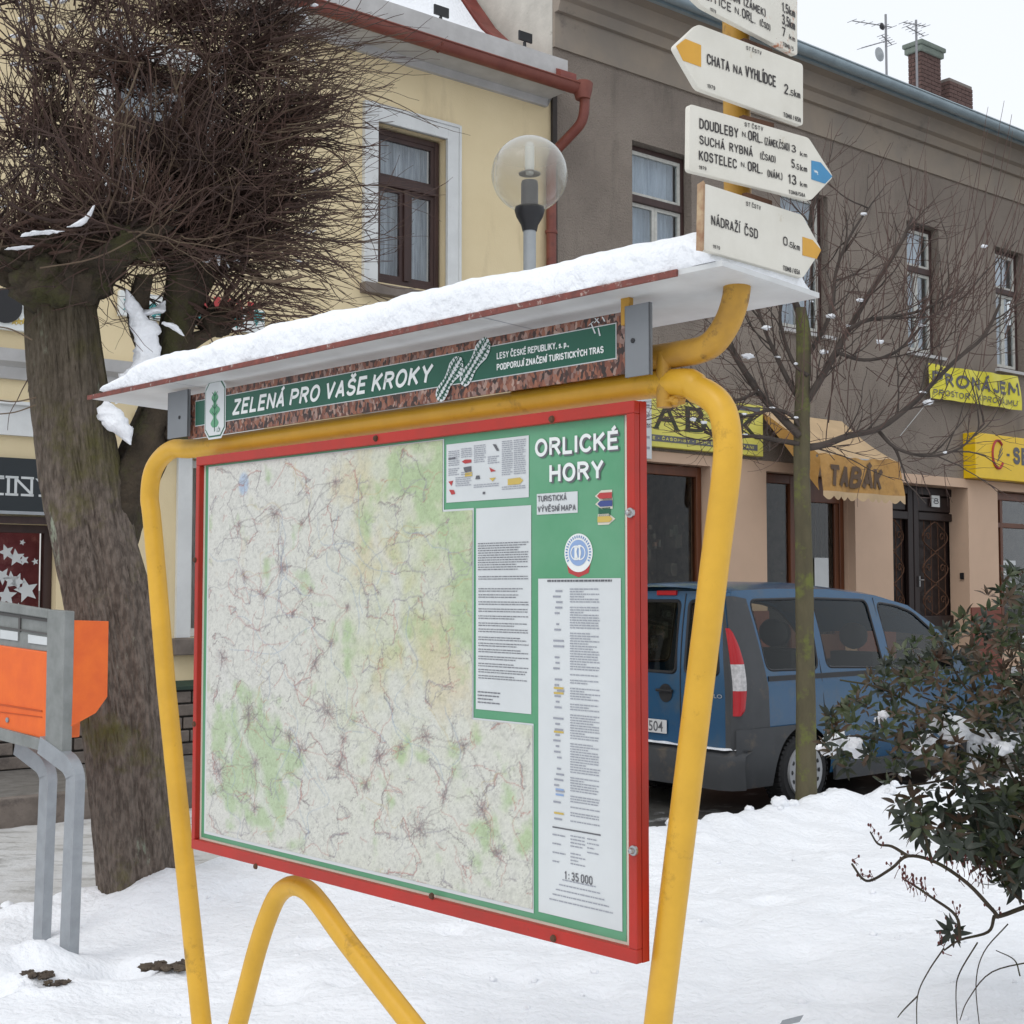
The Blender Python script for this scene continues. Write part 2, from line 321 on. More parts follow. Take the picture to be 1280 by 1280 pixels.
def spline(pts, n=6):
    pts = [Vector(p) for p in pts]; out = []
    P = [pts[0]*2-pts[1]]+pts+[pts[-1]*2-pts[-2]]
    for i in range(1, len(P)-2):
        a, b, c, d = P[i-1:i+3]
        for k in range(n):
            t = k/n
            out.append(.5*((2*b)+(c-a)*t+(2*a-5*b+4*c-d)*t*t+(3*b-a-3*c+d)*t**3))
    out.append(pts[-1]); return out
def lerp_list(r, k):
    n = len(r)-1; return [r[int(i/(k-1)*n)]*(1-(i/(k-1)*n) % 1)+r[min(n, int(i/(k-1)*n)+1)]*((i/(k-1)*n) % 1) for i in range(k)]
_cap = {}
def text_mesh(s, shear=0, bold=0):
    cu = bpy.data.curves.new('t', 'FONT'); cu.body = s; cu.shear = shear; cu.offset = bold; cu.resolution_u = 3
    o = bpy.data.objects.new('t', cu); COL.objects.link(o)
    me = bpy.data.meshes.new_from_object(o); bpy.data.objects.remove(o); bpy.data.curves.remove(cu)
    co = np.zeros(len(me.vertices)*3); me.vertices.foreach_get('co', co); co = co.reshape(-1, 3)
    fs = [tuple(p.vertices) for p in me.polygons]; bpy.data.meshes.remove(me); return co, fs
def add_text(mb, s, x0, x1, z0, z1, y, shear=0, bold=0.0, th=0, zfn=None):
    """text with baseline z0, cap height z1-z0, squeezed to x0..x1"""
    if 'H' not in _cap: _cap['H'] = text_mesh('H')[0][:, 1].max()
    co, fs = text_mesh(s, shear, bold)
    a, b = co[:, 0].min(), co[:, 0].max()
    X = x0+(co[:, 0]-a)/(b-a)*(x1-x0); Z = z0+co[:, 1]/_cap['H']*(z1-z0)
    mb.add([(float(p), (y if zfn is None else y+zfn(p, q)), float(q)) for p, q in zip(X, Z)], fs)
    return mb

def _arc(cx, cy, rx, ry, a0, a1, n=6): return [(cx+rx*math.cos(R(a0+(a1-a0)*i/n)), cy+ry*math.sin(R(a0+(a1-a0)*i/n))) for i in range(n+1)]
_O = _arc(.25, .75, .25, .25, 0, 180)+_arc(.25, .25, .25, .25, 180, 360)+[(.5, .75)]
GL = {'A': [[(0, 0), (.25, 1), (.5, 0)], [(.09, .3), (.41, .3)]], 'B': [[(0, 0), (0, 1), (.26, 1)]+_arc(.26, .77, .2, .23, 90, -90)+[(0, .54)], [(.26, .54)]+_arc(.27, .27, .23, .27, 80, -90)+[(0, 0)]],
 'C': [_arc(.25, .75, .25, .25, 0, 180)+_arc(.25, .25, .25, .25, 180, 360)], 'D': [[(0, 0), (0, 1), (.2, 1)]+_arc(.2, .7, .3, .3, 90, 0)+_arc(.2, .3, .3, .3, 0, -90)+[(0, 0)]],
 'E': [[(.44, 0), (0, 0), (0, 1), (.44, 1)], [(0, .53), (.38, .53)]], 'F': [[(0, 0), (0, 1), (.42, 1)], [(0, .53), (.36, .53)]], 'G': [_arc(.25, .75, .25, .25, 0, 180)+_arc(.25, .25, .25, .25, 180, 360)+[(.5, .5), (.28, .5)]],
 'H': [[(0, 0), (0, 1)], [(.5, 0), (.5, 1)], [(0, .53), (.5, .53)]], 'I': [[(0, 0), (0, 1)]], 'J': [[(.36, 1), (.36, .2)]+_arc(.18, .2, .18, .2, 0, -180)], 'K': [[(0, 0), (0, 1)], [(.47, 1), (.02, .42)], [(.15, .60), (.5, 0)]],
 'L': [[(0, 1), (0, 0), (.42, 0)]], 'M': [[(0, 0), (0, 1), (.32, .25), (.64, 1), (.64, 0)]], 'N': [[(0, 0), (0, 1), (.5, 0), (.5, 1)]], 'O': [_O], 'P': [[(0, 0), (0, 1), (.25, 1)]+_arc(.25, .74, .24, .26, 90, -90)+[(0, .48)]],
 'R': [[(0, 0), (0, 1), (.25, 1)]+_arc(.25, .76, .23, .24, 90, -90)+[(0, .52)], [(.25, .52), (.5, 0)]], 'S': [_arc(.25, .77, .23, .23, 10, 250, 8)+_arc(.25, .27, .25, .27, 70, -170, 8)], 'T': [[(.26, 0), (.26, 1)], [(0, 1), (.52, 1)]],
 'U': [[(0, 1), (0, .25)]+_arc(.25, .25, .25, .25, 180, 360)+[(.5, 1)]], 'V': [[(0, 1), (.25, 0), (.5, 1)]], 'Y': [[(0, 1), (.26, .47), (.52, 1)], [(.26, .47), (.26, 0)]], 'Z': [[(0, 1), (.48, 1), (0, 0), (.5, 0)]],
 'k': [[(0, 0), (0, .95)], [(.34, .6), (.03, .28)], [(.12, .36), (.36, 0)]], 'm': [[(0, 0), (0, .6)], [(0, .42)]+_arc(.14, .46, .13, .14, 150, 0, 4)+[(.27, 0)], [(.27, .42)]+_arc(.41, .46, .13, .14, 150, 0, 4)+[(.54, 0)]],
 's': [_arc(.15, .47, .14, .14, 20, 250, 5)+_arc(.15, .17, .15, .17, 70, -160, 5)], 'p': [[(0, -.25), (0, .6)], [(0, .5)]+_arc(.17, .31, .17, .29, 120, -120, 7)],
 '0': [_O], '1': [[(0, .78), (.16, 1), (.16, 0)]], '2': [_arc(.24, .75, .23, .25, 170, -20, 6)+[(0, 0), (.48, 0)]], '3': [_arc(.23, .76, .21, .24, 160, -90, 7), _arc(.23, .26, .25, .26, 90, -160, 7)], '4': [[(.36, 0), (.36, 1), (0, .28), (.5, .28)]],
 '5': [[(.44, 1), (.06, 1), (.03, .56)]+_arc(.23, .30, .25, .30, 110, -150, 8)], '6': [_arc(.26, .72, .24, .28, 20, 180, 5)+_arc(.25, .28, .24, .28, 180, 540, 10)], '7': [[(0, 1), (.46, 1), (.16, 0)]], '8': [_arc(.25, .77, .2, .23, 90, 450, 10), _arc(.25, .27, .24, .27, 90, 450, 10)],
 '9': [_arc(.24, .72, .24, .28, 0, 360, 10)+_arc(.24, .28, .24, .28, 0, -150, 5)], '.': [[(.0, 0), (.0, .07)]], ',': [[(.03, .06), (-.01, -.12)]], ':': [[(0, .08), (0, .16)], [(0, .6), (0, .68)]], '(': [[(.14, 1.08), (.02, .8), (.02, .2), (.14, -.08)]], ')': [[(0, 1.08), (.12, .8), (.12, .2), (0, -.08)]],
 '/': [[(0, -.05), (.25, 1.05)]], '-': [[(0, .45), (.22, .45)]]}
_AC = {'Á': ('A', 1), 'É': ('E', 1), 'Í': ('I', 1), 'Ý': ('Y', 1), 'Ú': ('U', 1), 'Č': ('C', 2), 'Š': ('S', 2), 'Ě': ('E', 2), 'Ž': ('Z', 2), 'Ř': ('R', 2)}
GR = {'O': [_arc(.29, .5, .29, .5, 90, 450, 28)], 'C': [_arc(.29, .5, .29, .5, 42, 318, 22)], 'G': [_arc(.29, .5, .29, .5, 42, 330, 22)+[(.56, .45), (.32, .45)]],
 'U': [[(0, 1), (0, .3)]+_arc(.25, .3, .25, .3, 180, 360, 12)+[(.5, 1)]], 'S': [_arc(.24, .745, .22, .255, 25, 215, 10)+[(.12, .56), (.38, .45)]+_arc(.25, .26, .24, .26, 40, -160, 10)]}
ROUND = [False]
def glyph(c):
    if c in _AC:
        b, k = _AC[c]; base, w = glyph(b); m = w/2
        return base+[[(m-.02, 1.18), (m+.10, 1.34)] if k == 1 else [(m-.13, 1.34), (m, 1.18), (m+.13, 1.34)]], w
    g_ = GR[c] if ROUND[0] and c in GR else GL[c]; return g_, max(p[0] for s_ in g_ for p in s_)
def add_stroke(mb, s, x0, x1, z0, z1, y, sw=.15, shear=0, bend=None, rnd=False):
    """monoline capitals drawn as flat strokes, squeezed to x0..x1"""
    ROUND[0] = rnd; gap = (.12 if rnd else .17)+sw*.75; cur = 0; items = []
    for c in s:
        if c == ' ': cur += .30; continue
        g_, w = glyph(c); items += [[(cur+px_, pz_) for px_, pz_ in P] for P in g_]; cur += w+gap
    tot = cur-gap; H = z1-z0; sw = min(sw, .33*(x1-x0)/max(1, len(s))/H) if len(s) > 2 else sw; hw_ = sw*H/2
    out = []
    for P in items:
        cur_ = [P[0]]
        for i in range(1, len(P)):
            cur_.append(P[i])
            if i < len(P)-1:
                a = Vector(P[i])-Vector(P[i-1]); b = Vector(P[i+1])-Vector(P[i])
                if a.length > 1e-6 and b.length > 1e-6 and a.normalized().dot(b.normalized()) < -.05: out.append(cur_); cur_ = [P[i]]
        out.append(cur_)
    for k, P in enumerate(out):
        pts = []
        for a, b in P:
            z = z0+hw_+b*(H-2*hw_); x = x0+hw_*.8+a/tot*(x1-x0-1.6*hw_)+shear*b*H; v_ = Vector((x, z))
            if not pts or (pts[-1]-v_).length > 1e-6: pts.append(v_)
        n = len(pts)
        if n < 2: continue
        closed = (pts[0]-pts[-1]).length < 1e-5 and n > 3; L = []; Rr = []
        for i in range(n):
            a = pts[i-1] if i > 0 else (pts[-2] if closed else None); b = pts[i+1] if i < n-1 else (pts[1] if closed else None)
            d1 = (pts[i]-a).normalized() if a is not None else None; d2 = (b-pts[i]).normalized() if b is not None else None
            if d1 is None: d1 = d2
            if d2 is None: d2 = d1
            t = (d1+d2); t = t.normalized() if t.length > 1e-4 else d1; nn = Vector((-t.y, t.x)); m = min(1/max(.35, nn.dot(Vector((-d1.y, d1.x)))), 1.8)
            e = Vector((0, 0))
            if not closed and i == 0: e = -d2*hw_*.5
            if not closed and i == n-1: e = d1*hw_*.5
            L.append(pts[i]+nn*hw_*m+e); Rr.append(pts[i]-nn*hw_*m+e)
        yy = y-.00003*(k % 5)
        f3 = bend or (lambda x, z: (x, yy, z))
        vs = [f3(p.x, p.y) for p in L]+[f3(p.x, p.y) for p in Rr]
        mb.add(vs, [(i, i+1, n+i+1, n+i) for i in range(n-1)])
    return mb
def inpoly(x, z, P):
    c = False; n = len(P)
    for i in range(n):
        x1, z1 = P[i]; x2, z2 = P[i-1]
        if (z1 > z) != (z2 > z) and x < (x2-x1)*(z-z1)/(z2-z1)+x1: c = not c
    return c
def panel(mb, outline, holes, step, fn):
    """curved sheet over an outline with holes; fn(x,z)->3d point"""
    vs = []; es = []
    for P in [outline]+holes:
        b = len(vs); q = []
        for i in range(len(P)):
            A = Vector(P[i]); B = Vector(P[(i+1) % len(P)]); k = max(1, int((B-A).length/step))
            for j in range(k): q.append(A.lerp(B, j/k))
        vs += q; es += [(b+i, b+(i+1) % len(q)) for i in range(len(q))]
    xs = [p[0] for p in outline]; zs = [p[1] for p in outline]
    x = min(xs)+step/2
    while x < max(xs):
        z = min(zs)+step/2
        while z < max(zs):
            if inpoly(x, z, outline) and not any(inpoly(x, z, h) for h in holes): vs.append(Vector((x, z)))
            z += step
        x += step
    r = geometry.delaunay_2d_cdt(vs, es, [], 0, 1e-5)
    out = []
    for f in r[2]:
        cx = sum(r[0][i][0] for i in f)/len(f); cz = sum(r[0][i][1] for i in f)/len(f)
        if inpoly(cx, cz, outline) and not any(inpoly(cx, cz, h) for h in holes): out.append(tuple(f))
    mb.add([fn(p[0], p[1]) for p in r[0]], out)
def roundpoly(P, r, n=4):
    out = []; k = len(P)
    for i in range(k):
        A, B, C = Vector(P[i-1]), Vector(P[i]), Vector(P[(i+1) % k])
        d1 = min(r, (A-B).length*.45); d2 = min(r, (C-B).length*.45)
        p = B+(A-B).normalized()*d1; q = B+(C-B).normalized()*d2
        for j in range(n+1):
            t = j/n; out.append(tuple(p*(1-t)**2+B*2*t*(1-t)+q*t*t))
    return out
def wall_with_holes(mb, x0, x1, z0, z1, y, holes, depth=.25):
    xs = sorted({x0, x1, *[min(max(h[i], x0), x1) for h in holes for i in (0, 1)]})
    zs = sorted({z0, z1, *[min(max(h[i], z0), z1) for h in holes for i in (2, 3)]})
    for i in range(len(xs)-1):
        for j in range(len(zs)-1):
            cx = (xs[i]+xs[i+1])/2; cz = (zs[j]+zs[j+1])/2
            if not any(h[0] < cx < h[1] and h[2] < cz < h[3] for h in holes): mb.rect(xs[i], xs[i+1], zs[j], zs[j+1], y)
    for a, b, c, d in holes:
        mb.quad((a, y, c), (a, y+depth, c), (a, y+depth, d), (a, y, d)); mb.quad((b, y, c), (b, y+depth, c), (b, y+depth, d), (b, y, d))
        mb.quad((a, y, d), (b, y, d), (b, y+depth, d), (a, y+depth, d)); mb.quad((a, y, c), (b, y, c), (b, y+depth, c), (a, y+depth, c))
def fbm(x, y, s=0, o=4):
    v = 0; a = .5; f = 1
    for _ in range(o): v += a*mnoise.noise(Vector((x*f, y*f, s))); a *= .5; f *= 2.1
    return v

# ------------------------------------------------------------------ ground
def struct(o): o['kind'] = 'structure'; return o
g = MB(); g.rect(-1, 1, 0, 0, 0); g = MB(); g.quad((-500, -500, -.14), (500, -500, -.14), (500, 900, -.14), (-500, 900, -.14))
struct(g.build('street', 'asphalt'))
YB = [(-60, 7.5), (-6, 7.0), (-2.66, 7.05), (-1.95, 8.0), (-.73, 9.1), (.5, 9.3), (.97, 9.25), (1.5, 9.6), (2.16, 10.15), (3.3, 11.0), (4.33, 11.7), (8, 14.7), (60, 50)]
def yb(x):
    for (a, p), (b, q) in zip(YB, YB[1:]):
        if x <= b: return p+(q-p)*(x-a)/(b-a)
    return YB[-1][1]
MOUNDS = [(-1.75, 7.15, .28, .13), (-1.55, 7.5, .4, .08), (-2.05, 5.95, .16, .13), (-2.2, 5.75, .13, .10), (-1.9, 5.65, .14, .09), (-2.3, 5.4, .2, .06), (-1.75, 5.1, .3, .05), (-1.2, 7.6, .3, .06), (-1.9, 6.9, .25, .06),
          (2.3, 9.9, .35, .07), (1.75, 9.6, .25, .06), (3.1, 10.6, .3, .08), (3.35, 10.75, .12, .12), (2.75, 10.35, .2, .07), (1.3, 9.3, .3, .04)]
HOLES = [(-1.66, 5.95, .12, .10), (-2.09, 5.55, .10, .08), (-1.88, 5.62, .07, .07), (-2.3, 5.2, .06, .06), (-.95, 5.6, .12, .05)]
random.seed(3)
for _ in range(70): HOLES.append((random.uniform(-2.8, 3.2), random.uniform(4.8, 9.3), random.uniform(.03, .07), random.uniform(.012, .035)))
for _ in range(60): MOUNDS.append((random.uniform(-2.8, 3.4), random.uniform(4.8, 9.6), random.uniform(.05, .13), random.uniform(.01, .03)))
for _ in range(26): HOLES.append((random.uniform(-2.5, 3), random.uniform(5, 9), random.uniform(.07, .14), random.uniform(.015, .045)))
def snow_z(x, y):
    d = yb(x)-y+.14*fbm(x*3, y*3, 9, 3)
    e = min(1, max(0, (d+.05)/.34)); e = e*e*(3-2*e)
    h = .02+.07*fbm(x*.8, y*.8, 1, 3)+.035*fbm(x*3.2, y*3.2, 4, 4)+.020*fbm(x*11, y*11, 5, 4)
    rg = math.exp(-((d-.45)/.35)**2)*.05*(.6+1.4*mnoise.noise(Vector((x*4, y*4, 2))))
    if x > .8: rg += math.exp(-((d-.5)/.5)**2)*.05
    for a, b, r, k in MOUNDS:
        q = ((x-a)**2+(y-b)**2)/(r*r)
        if q < 9: h += k*math.exp(-q)
    for a, b, r, k in HOLES:
        q = ((x-a)**2+(y-b)**2)/(r*r)
        if q < 9: h -= k*math.exp(-q*q)
    return (h+rg+.16)*e-.16-.1*(1-e)
s = MB(); nx, ny = 250, 270
X0, X1, Y0, Y1 = -5.5, 6.5, 3.6, 13.4
s.grid(nx, ny, lambda a, b: (lambda x, y: (x, y, snow_z(x, y)))(X0+(X1-X0)*a, Y0+(Y1-Y0)*(b**1.25)))
struct(s.build('snow_ground', 'snow', smooth=180))
s = MB()
for (a, b, c, d) in ((-40, 40, -30, 3.62), (-40, -5.48, 3.6, 6.9), (6.48, 40, 3.6, 13.2)):
    s.quad((a, c, -.02), (b, c, -.02), (b, d, -.02), (a, d, -.02))
struct(s.build('snow_field', 'snow'))
# trodden snow on the footpath left of the bed
s = MB()
def path_z(x, y): return -.095+.02*fbm(x*1.5, y*1.5, 7, 3)+.012*fbm(x*6, y*8, 8, 3)
def path_far(x): return 10.05+.78*(x+3.7)
s.grid(130, 60, lambda a, b: (lambda x: (lambda y: (x, y, path_z(x, y)-(.07 if b > .985 else 0)))(6.4+(path_far(x)+.1*fbm(x*2, 3, 3)-6.4)*b))(-9+9.6*a))
struct(s.build('trodden_snow_path', 'snow_dirty', smooth=180))

# ------------------------------------------------------------------ facades: local x runs along the wall, y into it
FW = Frame(5.706, 20, 0, math.degrees(math.atan2(.636, .772)))
px = FW.px
XC = FW.x(692)                       # party line between the two houses
ZG = .1
sw = MB(); sw.box(XC-30, 25, -1.6, .05, -.3, ZG)
struct(sw.build('pavement', 'pavement', frame=FW, base=(XC, 0, 0)))
kb = MB(); kb.box(XC-30, 25, -1.72, -1.605, -.3, ZG+.012)
struct(kb.build('kerb', 'stone', frame=FW, base=(XC, 0, 0), bevel=.01))

# --- grey-brown house
GH = thing('town_house', 'two storey grey brown roughcast house with beige shopfronts, zinc gutter and brick chimney', 'house', FW, (XC, 0, ZG))
XR = 16.0
ZF = px(1125, 592)[1]                # top of the beige shopfront
zc0 = px(1140, 122, -.55)[1]-.33; zfr = px(1004, 164)[1]
zgut = px(1140, 122, -.55)[1]
def upper_window(u0, u1, v0, v1, uc=None):
    a = FW.x(u0); b = FW.x(u1); return a, b
w1l, w1t = px(790, 170); w1r = FW.x(868)
w3l, w3t = px(1133, 275); w3r = FW.x(1181); w3b = px(1135, 441)[1]
WW = w3r-w3l; WH0, WH1 = w3b, w3t
print('upper window width', WW, 'z', WH0, WH1, 'W1', w1l, w1r, w1t, 'W3', w3l, 'W4', px(1252, 310), 'W2 right', px(1040, 240))
w2r = FW.x(1041); w4l = FW.x(1252)
wins = [(w1l, w1r), (w2r-(w1r-w1l)*.98, w2r), (w3l, w3r), (w4l, w4l+WW*1.02), (w4l+WW+1.2, w4l+WW*2+1.2), (w4l+2*WW+2.5, w4l+WW*3+2.5)]
wins = [(a, a+1.12 if b-a < 1.12 else b) if False else (a, b) for a, b in wins]
up = MB(); wall_with_holes(up, XC, XR, ZF, zc0, 0, [(a, b, WH0, WH1) for a, b in wins], .22)
up.build('wall', 'render_grey', GH)
fr = MB(); fr.box(XC, XR, -.035, .02, zfr, zc0); fr.build('frieze', 'render_band', GH)
co = MB(); co.prism_x([(.02, zc0), (-.10, zc0+.002), (-.14, zc0+.12), (-.22, zc0+.14), (-.30, zc0+.34), (-.52, zc0+.44), (-.56, zgut-.02), (.02, zgut-.02)], XC, XR); co.build('cornice', 'render_band', GH)
sd = MB(); sd.quad((XC-.004, 0, ZG), (XC-.004, 9, ZG), (XC-.004, 9, zgut+2.6), (XC-.004, 0, zgut-.1)); sd.quad((XC, 9, ZG), (XR, 9, ZG), (XR, 9, zgut-.1), (XC, 9, zgut-.1)); sd.quad((XR, 0, ZG), (XR, 9, ZG), (XR, 9, zgut-.1), (XR, 0, zgut-.1)); sd.build('side_wall', 'render_side', GH)
rf = MB(); rf.quad((XC-.1, -.6, zgut+.06), (XR+.1, -.6, zgut+.06), (XR+.1, 4.5, zgut+1.5), (XC-.1, 4.5, zgut+1.5)); rf.quad((XC-.1, 4.5, zgut+1.5), (XR, 4.5, zgut+1.5), (XR, 9.2, zgut), (XC-.1, 9.2, zgut)); rf.build('roof', 'snow', GH)
gt = MB()
gt.grid(40, 9, lambda a, b: (XC-.05+(XR-XC)*a, -.64-.085*math.cos(math.pi*b), zgut+.05-.10*math.sin(math.pi*b)))
gt.tube([(XC-.05, -.725, zgut+.055), (XR, -.725, zgut+.055)], .014, 6)
gt.box(XC-.05, XR, -.56, -.5, zgut-.05, zgut+.03)
go = gt.build('gutter', 'zinc', GH, smooth=60)
ev = MB(); ev.box(XC, XR, -.555, .05, zgut-.018, zgut+.02); ev.build('eave_board', 'dark_eave', GH)
gb = MB()
for i in range(26): gb.box(XC+i*.75, XC+i*.75+.03, -.745, -.52, zgut+.045, zgut+.07); gb.tube([(XC+i*.75+.015, -.735, zgut+.05), (XC+i*.75+.015, -.70, zgut-.04), (XC+i*.75+.015, -.62, zgut-.06)], .01, 5)
gb.build('gutter_brackets', 'zinc', GH)
sg = MB(); zs_ = zgut+.16
sg.box(XC+.2, XR, -.40, -.385, zs_+.11, zs_+.125); sg.box(XC+.2, XR, -.40, -.385, zs_-.02, zs_)
x = XC+.25
while x < XR: sg.box(x, x+.022, -.398, -.388, zs_, zs_+.11); x += .085
sg.build('snow_guard', 'wire', GH, kind='stuff')
def old_window(parent, x0, x1, z0, z1, y, white=True, curtain='curtain_blue'):
    """casement: one top light, dark transom, two lower leaves"""
    w = MB(); t = .06; fm = 'brown_wood'
    w.box(x0, x0+t, y, y+.07, z0, z1); w.box(x1-t, x1, y, y+.07, z0, z1); w.box(x0+t, x1-t, y, y+.07, z0, z0+t); w.box(x0+t, x1-t, y, y+.07, z1-t, z1)
    zt = z0+(z1-z0)*.66; w.box(x0+t, x1-t, y-.03, y+.07, zt-.045, zt+.045)
    xm = (x0+x1)/2
    if not white: w.box(xm-.035, xm+.035, y-.015, y+.06, z0+t, zt-.045)
    fo = w.build('window', fm, parent, bevel=.006)
    sash = [(x0+t, x1-t, zt+.045, z1-t), (x0+t, xm-.002 if white else xm-.035, z0+t, zt-.045), (xm+.002 if white else xm+.035, x1-t, z0+t, zt-.045)]
    for a, b, c, d in sash:
        q = MB(); k = .045
        q.box(a, a+k, y+.012, y+.055, c, d); q.box(b-k, b, y+.012, y+.055, c, d); q.box(a+k, b-k, y+.012, y+.055, c, c+k); q.box(a+k, b-k, y+.012, y+.055, d-k, d)
        q.build('sash', 'old_white' if white else 'brown_wood', fo)
        p = MB(); p.box(a+k, b-k, y+.03, y+.036, c+k, d-k); p.build('pane', 'pane', fo)
    c = MB(); n = 60
    c.grid(n, 2, lambda a, b: (x0+t+(x1-x0-2*t)*a, y+.17+.018*math.sin(a*55)+.01*math.sin(a*23), z0+(z1-z0)*b)); c.build('curtain', curtain, fo, smooth=180)
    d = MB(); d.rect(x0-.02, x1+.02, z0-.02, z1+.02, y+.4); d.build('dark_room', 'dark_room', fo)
    return fo
for a, b in wins:
    old_window(GH, a+.005, b-.005, WH0+.03, WH1-.005, .13)
    sl = MB(); sl.box(a-.06, b+.06, -.08, .13, WH0-.035, WH0+.012); sl.build('window_sill', 'grey_trim', GH)
# vents under the frieze
for u, v in ((1157, 189), (1167, 206)):
    a, z = px(u, v); q = MB(); q.box(a-.05, a+.05, -.012, .0, z-.06, z+.06); q.build('vent', 'dark_room', GH)
# beige ground floor
ZT = px(1125, 603)[1]
LO = [(FW.x(740), FW.x(887)), (FW.x(957), FW.x(1068)), (FW.x(1115), FW.x(1210)), (FW.x(1247), FW.x(1247)+2.6), (FW.x(1247)+3.3, FW.x(1247)+5)]
lo = MB(); wall_with_holes(lo, XC, XR, ZG, ZF, -.03, [(a, b, ZG+(.55 if i in (0, 3) else .02), ZT) for i, (a, b) in enumerate(LO)], .34)
lo.build('shopfront_wall', 'beige', GH)
lg = MB(); lg.quad((XC, -.03, ZF), (XR, -.03, ZF), (XR, .0, ZF+.01), (XC, .0, ZF+.01)); lg.build('ledge', 'beige', GH)
# dark reddish plinth on pillars
for a, b in ((LO[0][1], LO[1][0]), (LO[1][1], LO[2][0]), (LO[2][1], LO[3][0])): pb = MB(); pb.box(a+.004, b-.004, -.06, -.031, ZG, ZG+1.25); pb.build('plinth', mat('pillar_plinth', (.22, .075, .055), .85) if 'pillar_plinth' not in bpy.data.materials else bpy.data.materials['pillar_plinth'], GH)
def shop_window(x0, x1, z0, z1, y, nm, back='shop_goods', bars=(), zb=None, wood='shop_wood', t=.09):
    w = MB(); w.box(x0, x0+t, y, y+.09, z0, z1); w.box(x1-t, x1, y, y+.09, z0, z1); w.box(x0+t, x1-t, y, y+.09, z0, z0+t); w.box(x0+t, x1-t, y, y+.09, z1-t*1.4, z1)
    for f in bars: w.box(x0+(x1-x0)*f-.04, x0+(x1-x0)*f+.04, y-.005, y+.085, z0+t, z1-t*1.4)
    if zb: w.box(x0+t, x1-t, y-.004, y+.08, zb-.04, zb+.04)
    fo = w.build(nm, wood, GH, bevel=.008)
    p = MB(); p.box(x0+t, x1-t, y+.04, y+.048, z0+t, z1-t*1.4); p.build('pane', 'shop_pane', fo)
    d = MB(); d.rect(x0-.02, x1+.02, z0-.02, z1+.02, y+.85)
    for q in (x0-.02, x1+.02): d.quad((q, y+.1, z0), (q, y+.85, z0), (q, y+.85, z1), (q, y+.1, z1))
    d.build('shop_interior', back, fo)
    return fo
zt = ZT-.01
A = shop_window(LO[0][0]+.01, LO[0][1]-.01, ZG+.57, zt, .12, 'shop_window')
random.seed(5)
gd = MB()
for i in range(46):
    x = random.uniform(LO[0][0]+.3, LO[0][1]-.2); z = ZG+.7+random.random()*1.6; k = random.uniform(.04, .12)
    gd.box(x, x+k, .4, .4+k, z, z+k*random.uniform(1, 2.2))
gd.build('goods_on_display', spots(mat('goods', (.10, .09, .08), .7, .6, 4, col2=(.04, .06, .05)), (.2, .13, .1), 6, .55, .6), A, kind='stuff')
ts = LO[1][0]; td = FW.x(1003); te = FW.x(1056, .16)
shop_window(ts+.01, td, ZG+.5, zt, .12, 'shop_window')
# tobacconist door
d = MB(); z1 = zt-.35; t = .1; y = .16
d.box(td, td+t, y, y+.09, ZG, zt); d.box(te-t, te, y, y+.09, ZG, zt); d.box(td+t, te-t, y, y+.09, z1, zt); d.box(td+t, te-t, y, y+.07, ZG, ZG+.9)
d.box(td+t, td+t*1.9, y+.02, y+.08, ZG+.9, z1); d.box(te-t*1.9, te-t, y+.02, y+.08, ZG+.9, z1)
dd = d.build('shop_door', 'shop_wood', GH, bevel=.008)
q = MB()
for i in range(7):
    x = td+.2+i*(te-td-.4)/6; q.box(x-.012, x+.012, y+.055, y+.075, ZG+.9, z1)
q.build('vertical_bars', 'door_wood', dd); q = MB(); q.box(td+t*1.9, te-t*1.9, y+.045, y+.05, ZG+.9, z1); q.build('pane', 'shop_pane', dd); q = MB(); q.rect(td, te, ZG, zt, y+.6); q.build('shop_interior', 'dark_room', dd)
q = MB(); n0 = px(1018, 697, y+.03); n1 = px(1036, 740, y+.03); q.box(n0[0], n1[0], y+.028, y+.032, n1[1]-.1, n0[1]); q.build('notice', 'paper', dd)
q = MB(); q.box(te, FW.x(1068), .1, .3, ZG, zt); q.build('door_jamb', 'beige', GH)
# dark double door with wrought grilles
a0, a1 = LO[2][0]+.01, FW.x(1196, .3); y = .26
am = a0+(a1-a0)*.44
db = MB(); db.box(a0, a1+.1, y+.09, y+.1, ZG, zt); DD = db.build('double_door', 'door_wood', GH)
for (p, q_) in ((a0, am-.01), (am+.01, a1)):
    lf = MB(); t = .13; zg = px(1150, 650, y)[1]; zh = px(1150, 770, y)[1]
    lf.box(p, p+t, y, y+.07, ZG, zt); lf.box(q_-t, q_, y, y+.07, ZG, zt)
    for c, e in ((ZG, ZG+.3), (zh-.35, zh), (zg, zg+.12), (zt-.12, zt)): lf.box(p+t, q_-t, y, y+.07, c, e)
    lf.box(p+t+.02, q_-t-.02, y+.03, y+.06, ZG+.32, zh-.37); lf.box(p+t+.02, q_-t-.02, y+.03, y+.06, zg+.14, zt-.14)
    lf.build('door_leaf', 'door_wood', DD, bevel=.01)
    gr = MB(); w_ = q_-p-2*t; cx = (p+q_)/2
    for i in range(3):
        zc = zh+(zg-zh)*(i+.5)/3; h = (zg-zh)/3
        for sx in (-1, 1):
            pts = [(cx+sx*w_*.42*math.sin(tt*math.pi)*(1-.25*tt), y+.03, zc-h*.48+h*.96*tt) for tt in [k/8 for k in range(9)]]; gr.tube(pts, .011, 5)
            pts = [(cx+sx*(w_*.2+.07*math.cos(tt*7)*(1-tt*.7)), y+.028, zc+.07*math.sin(tt*7)*(1-tt*.7)) for tt in [k/10 for k in range(11)]]; gr.tube(pts, .009, 5)
    for fx in (-.3, -.1, .1, .3): gr.tube([(cx+w_*fx, y+.04, zh), (cx+w_*fx, y+.04, zg)], .008, 5)
    gr.build('wrought_grille', 'rust', DD)
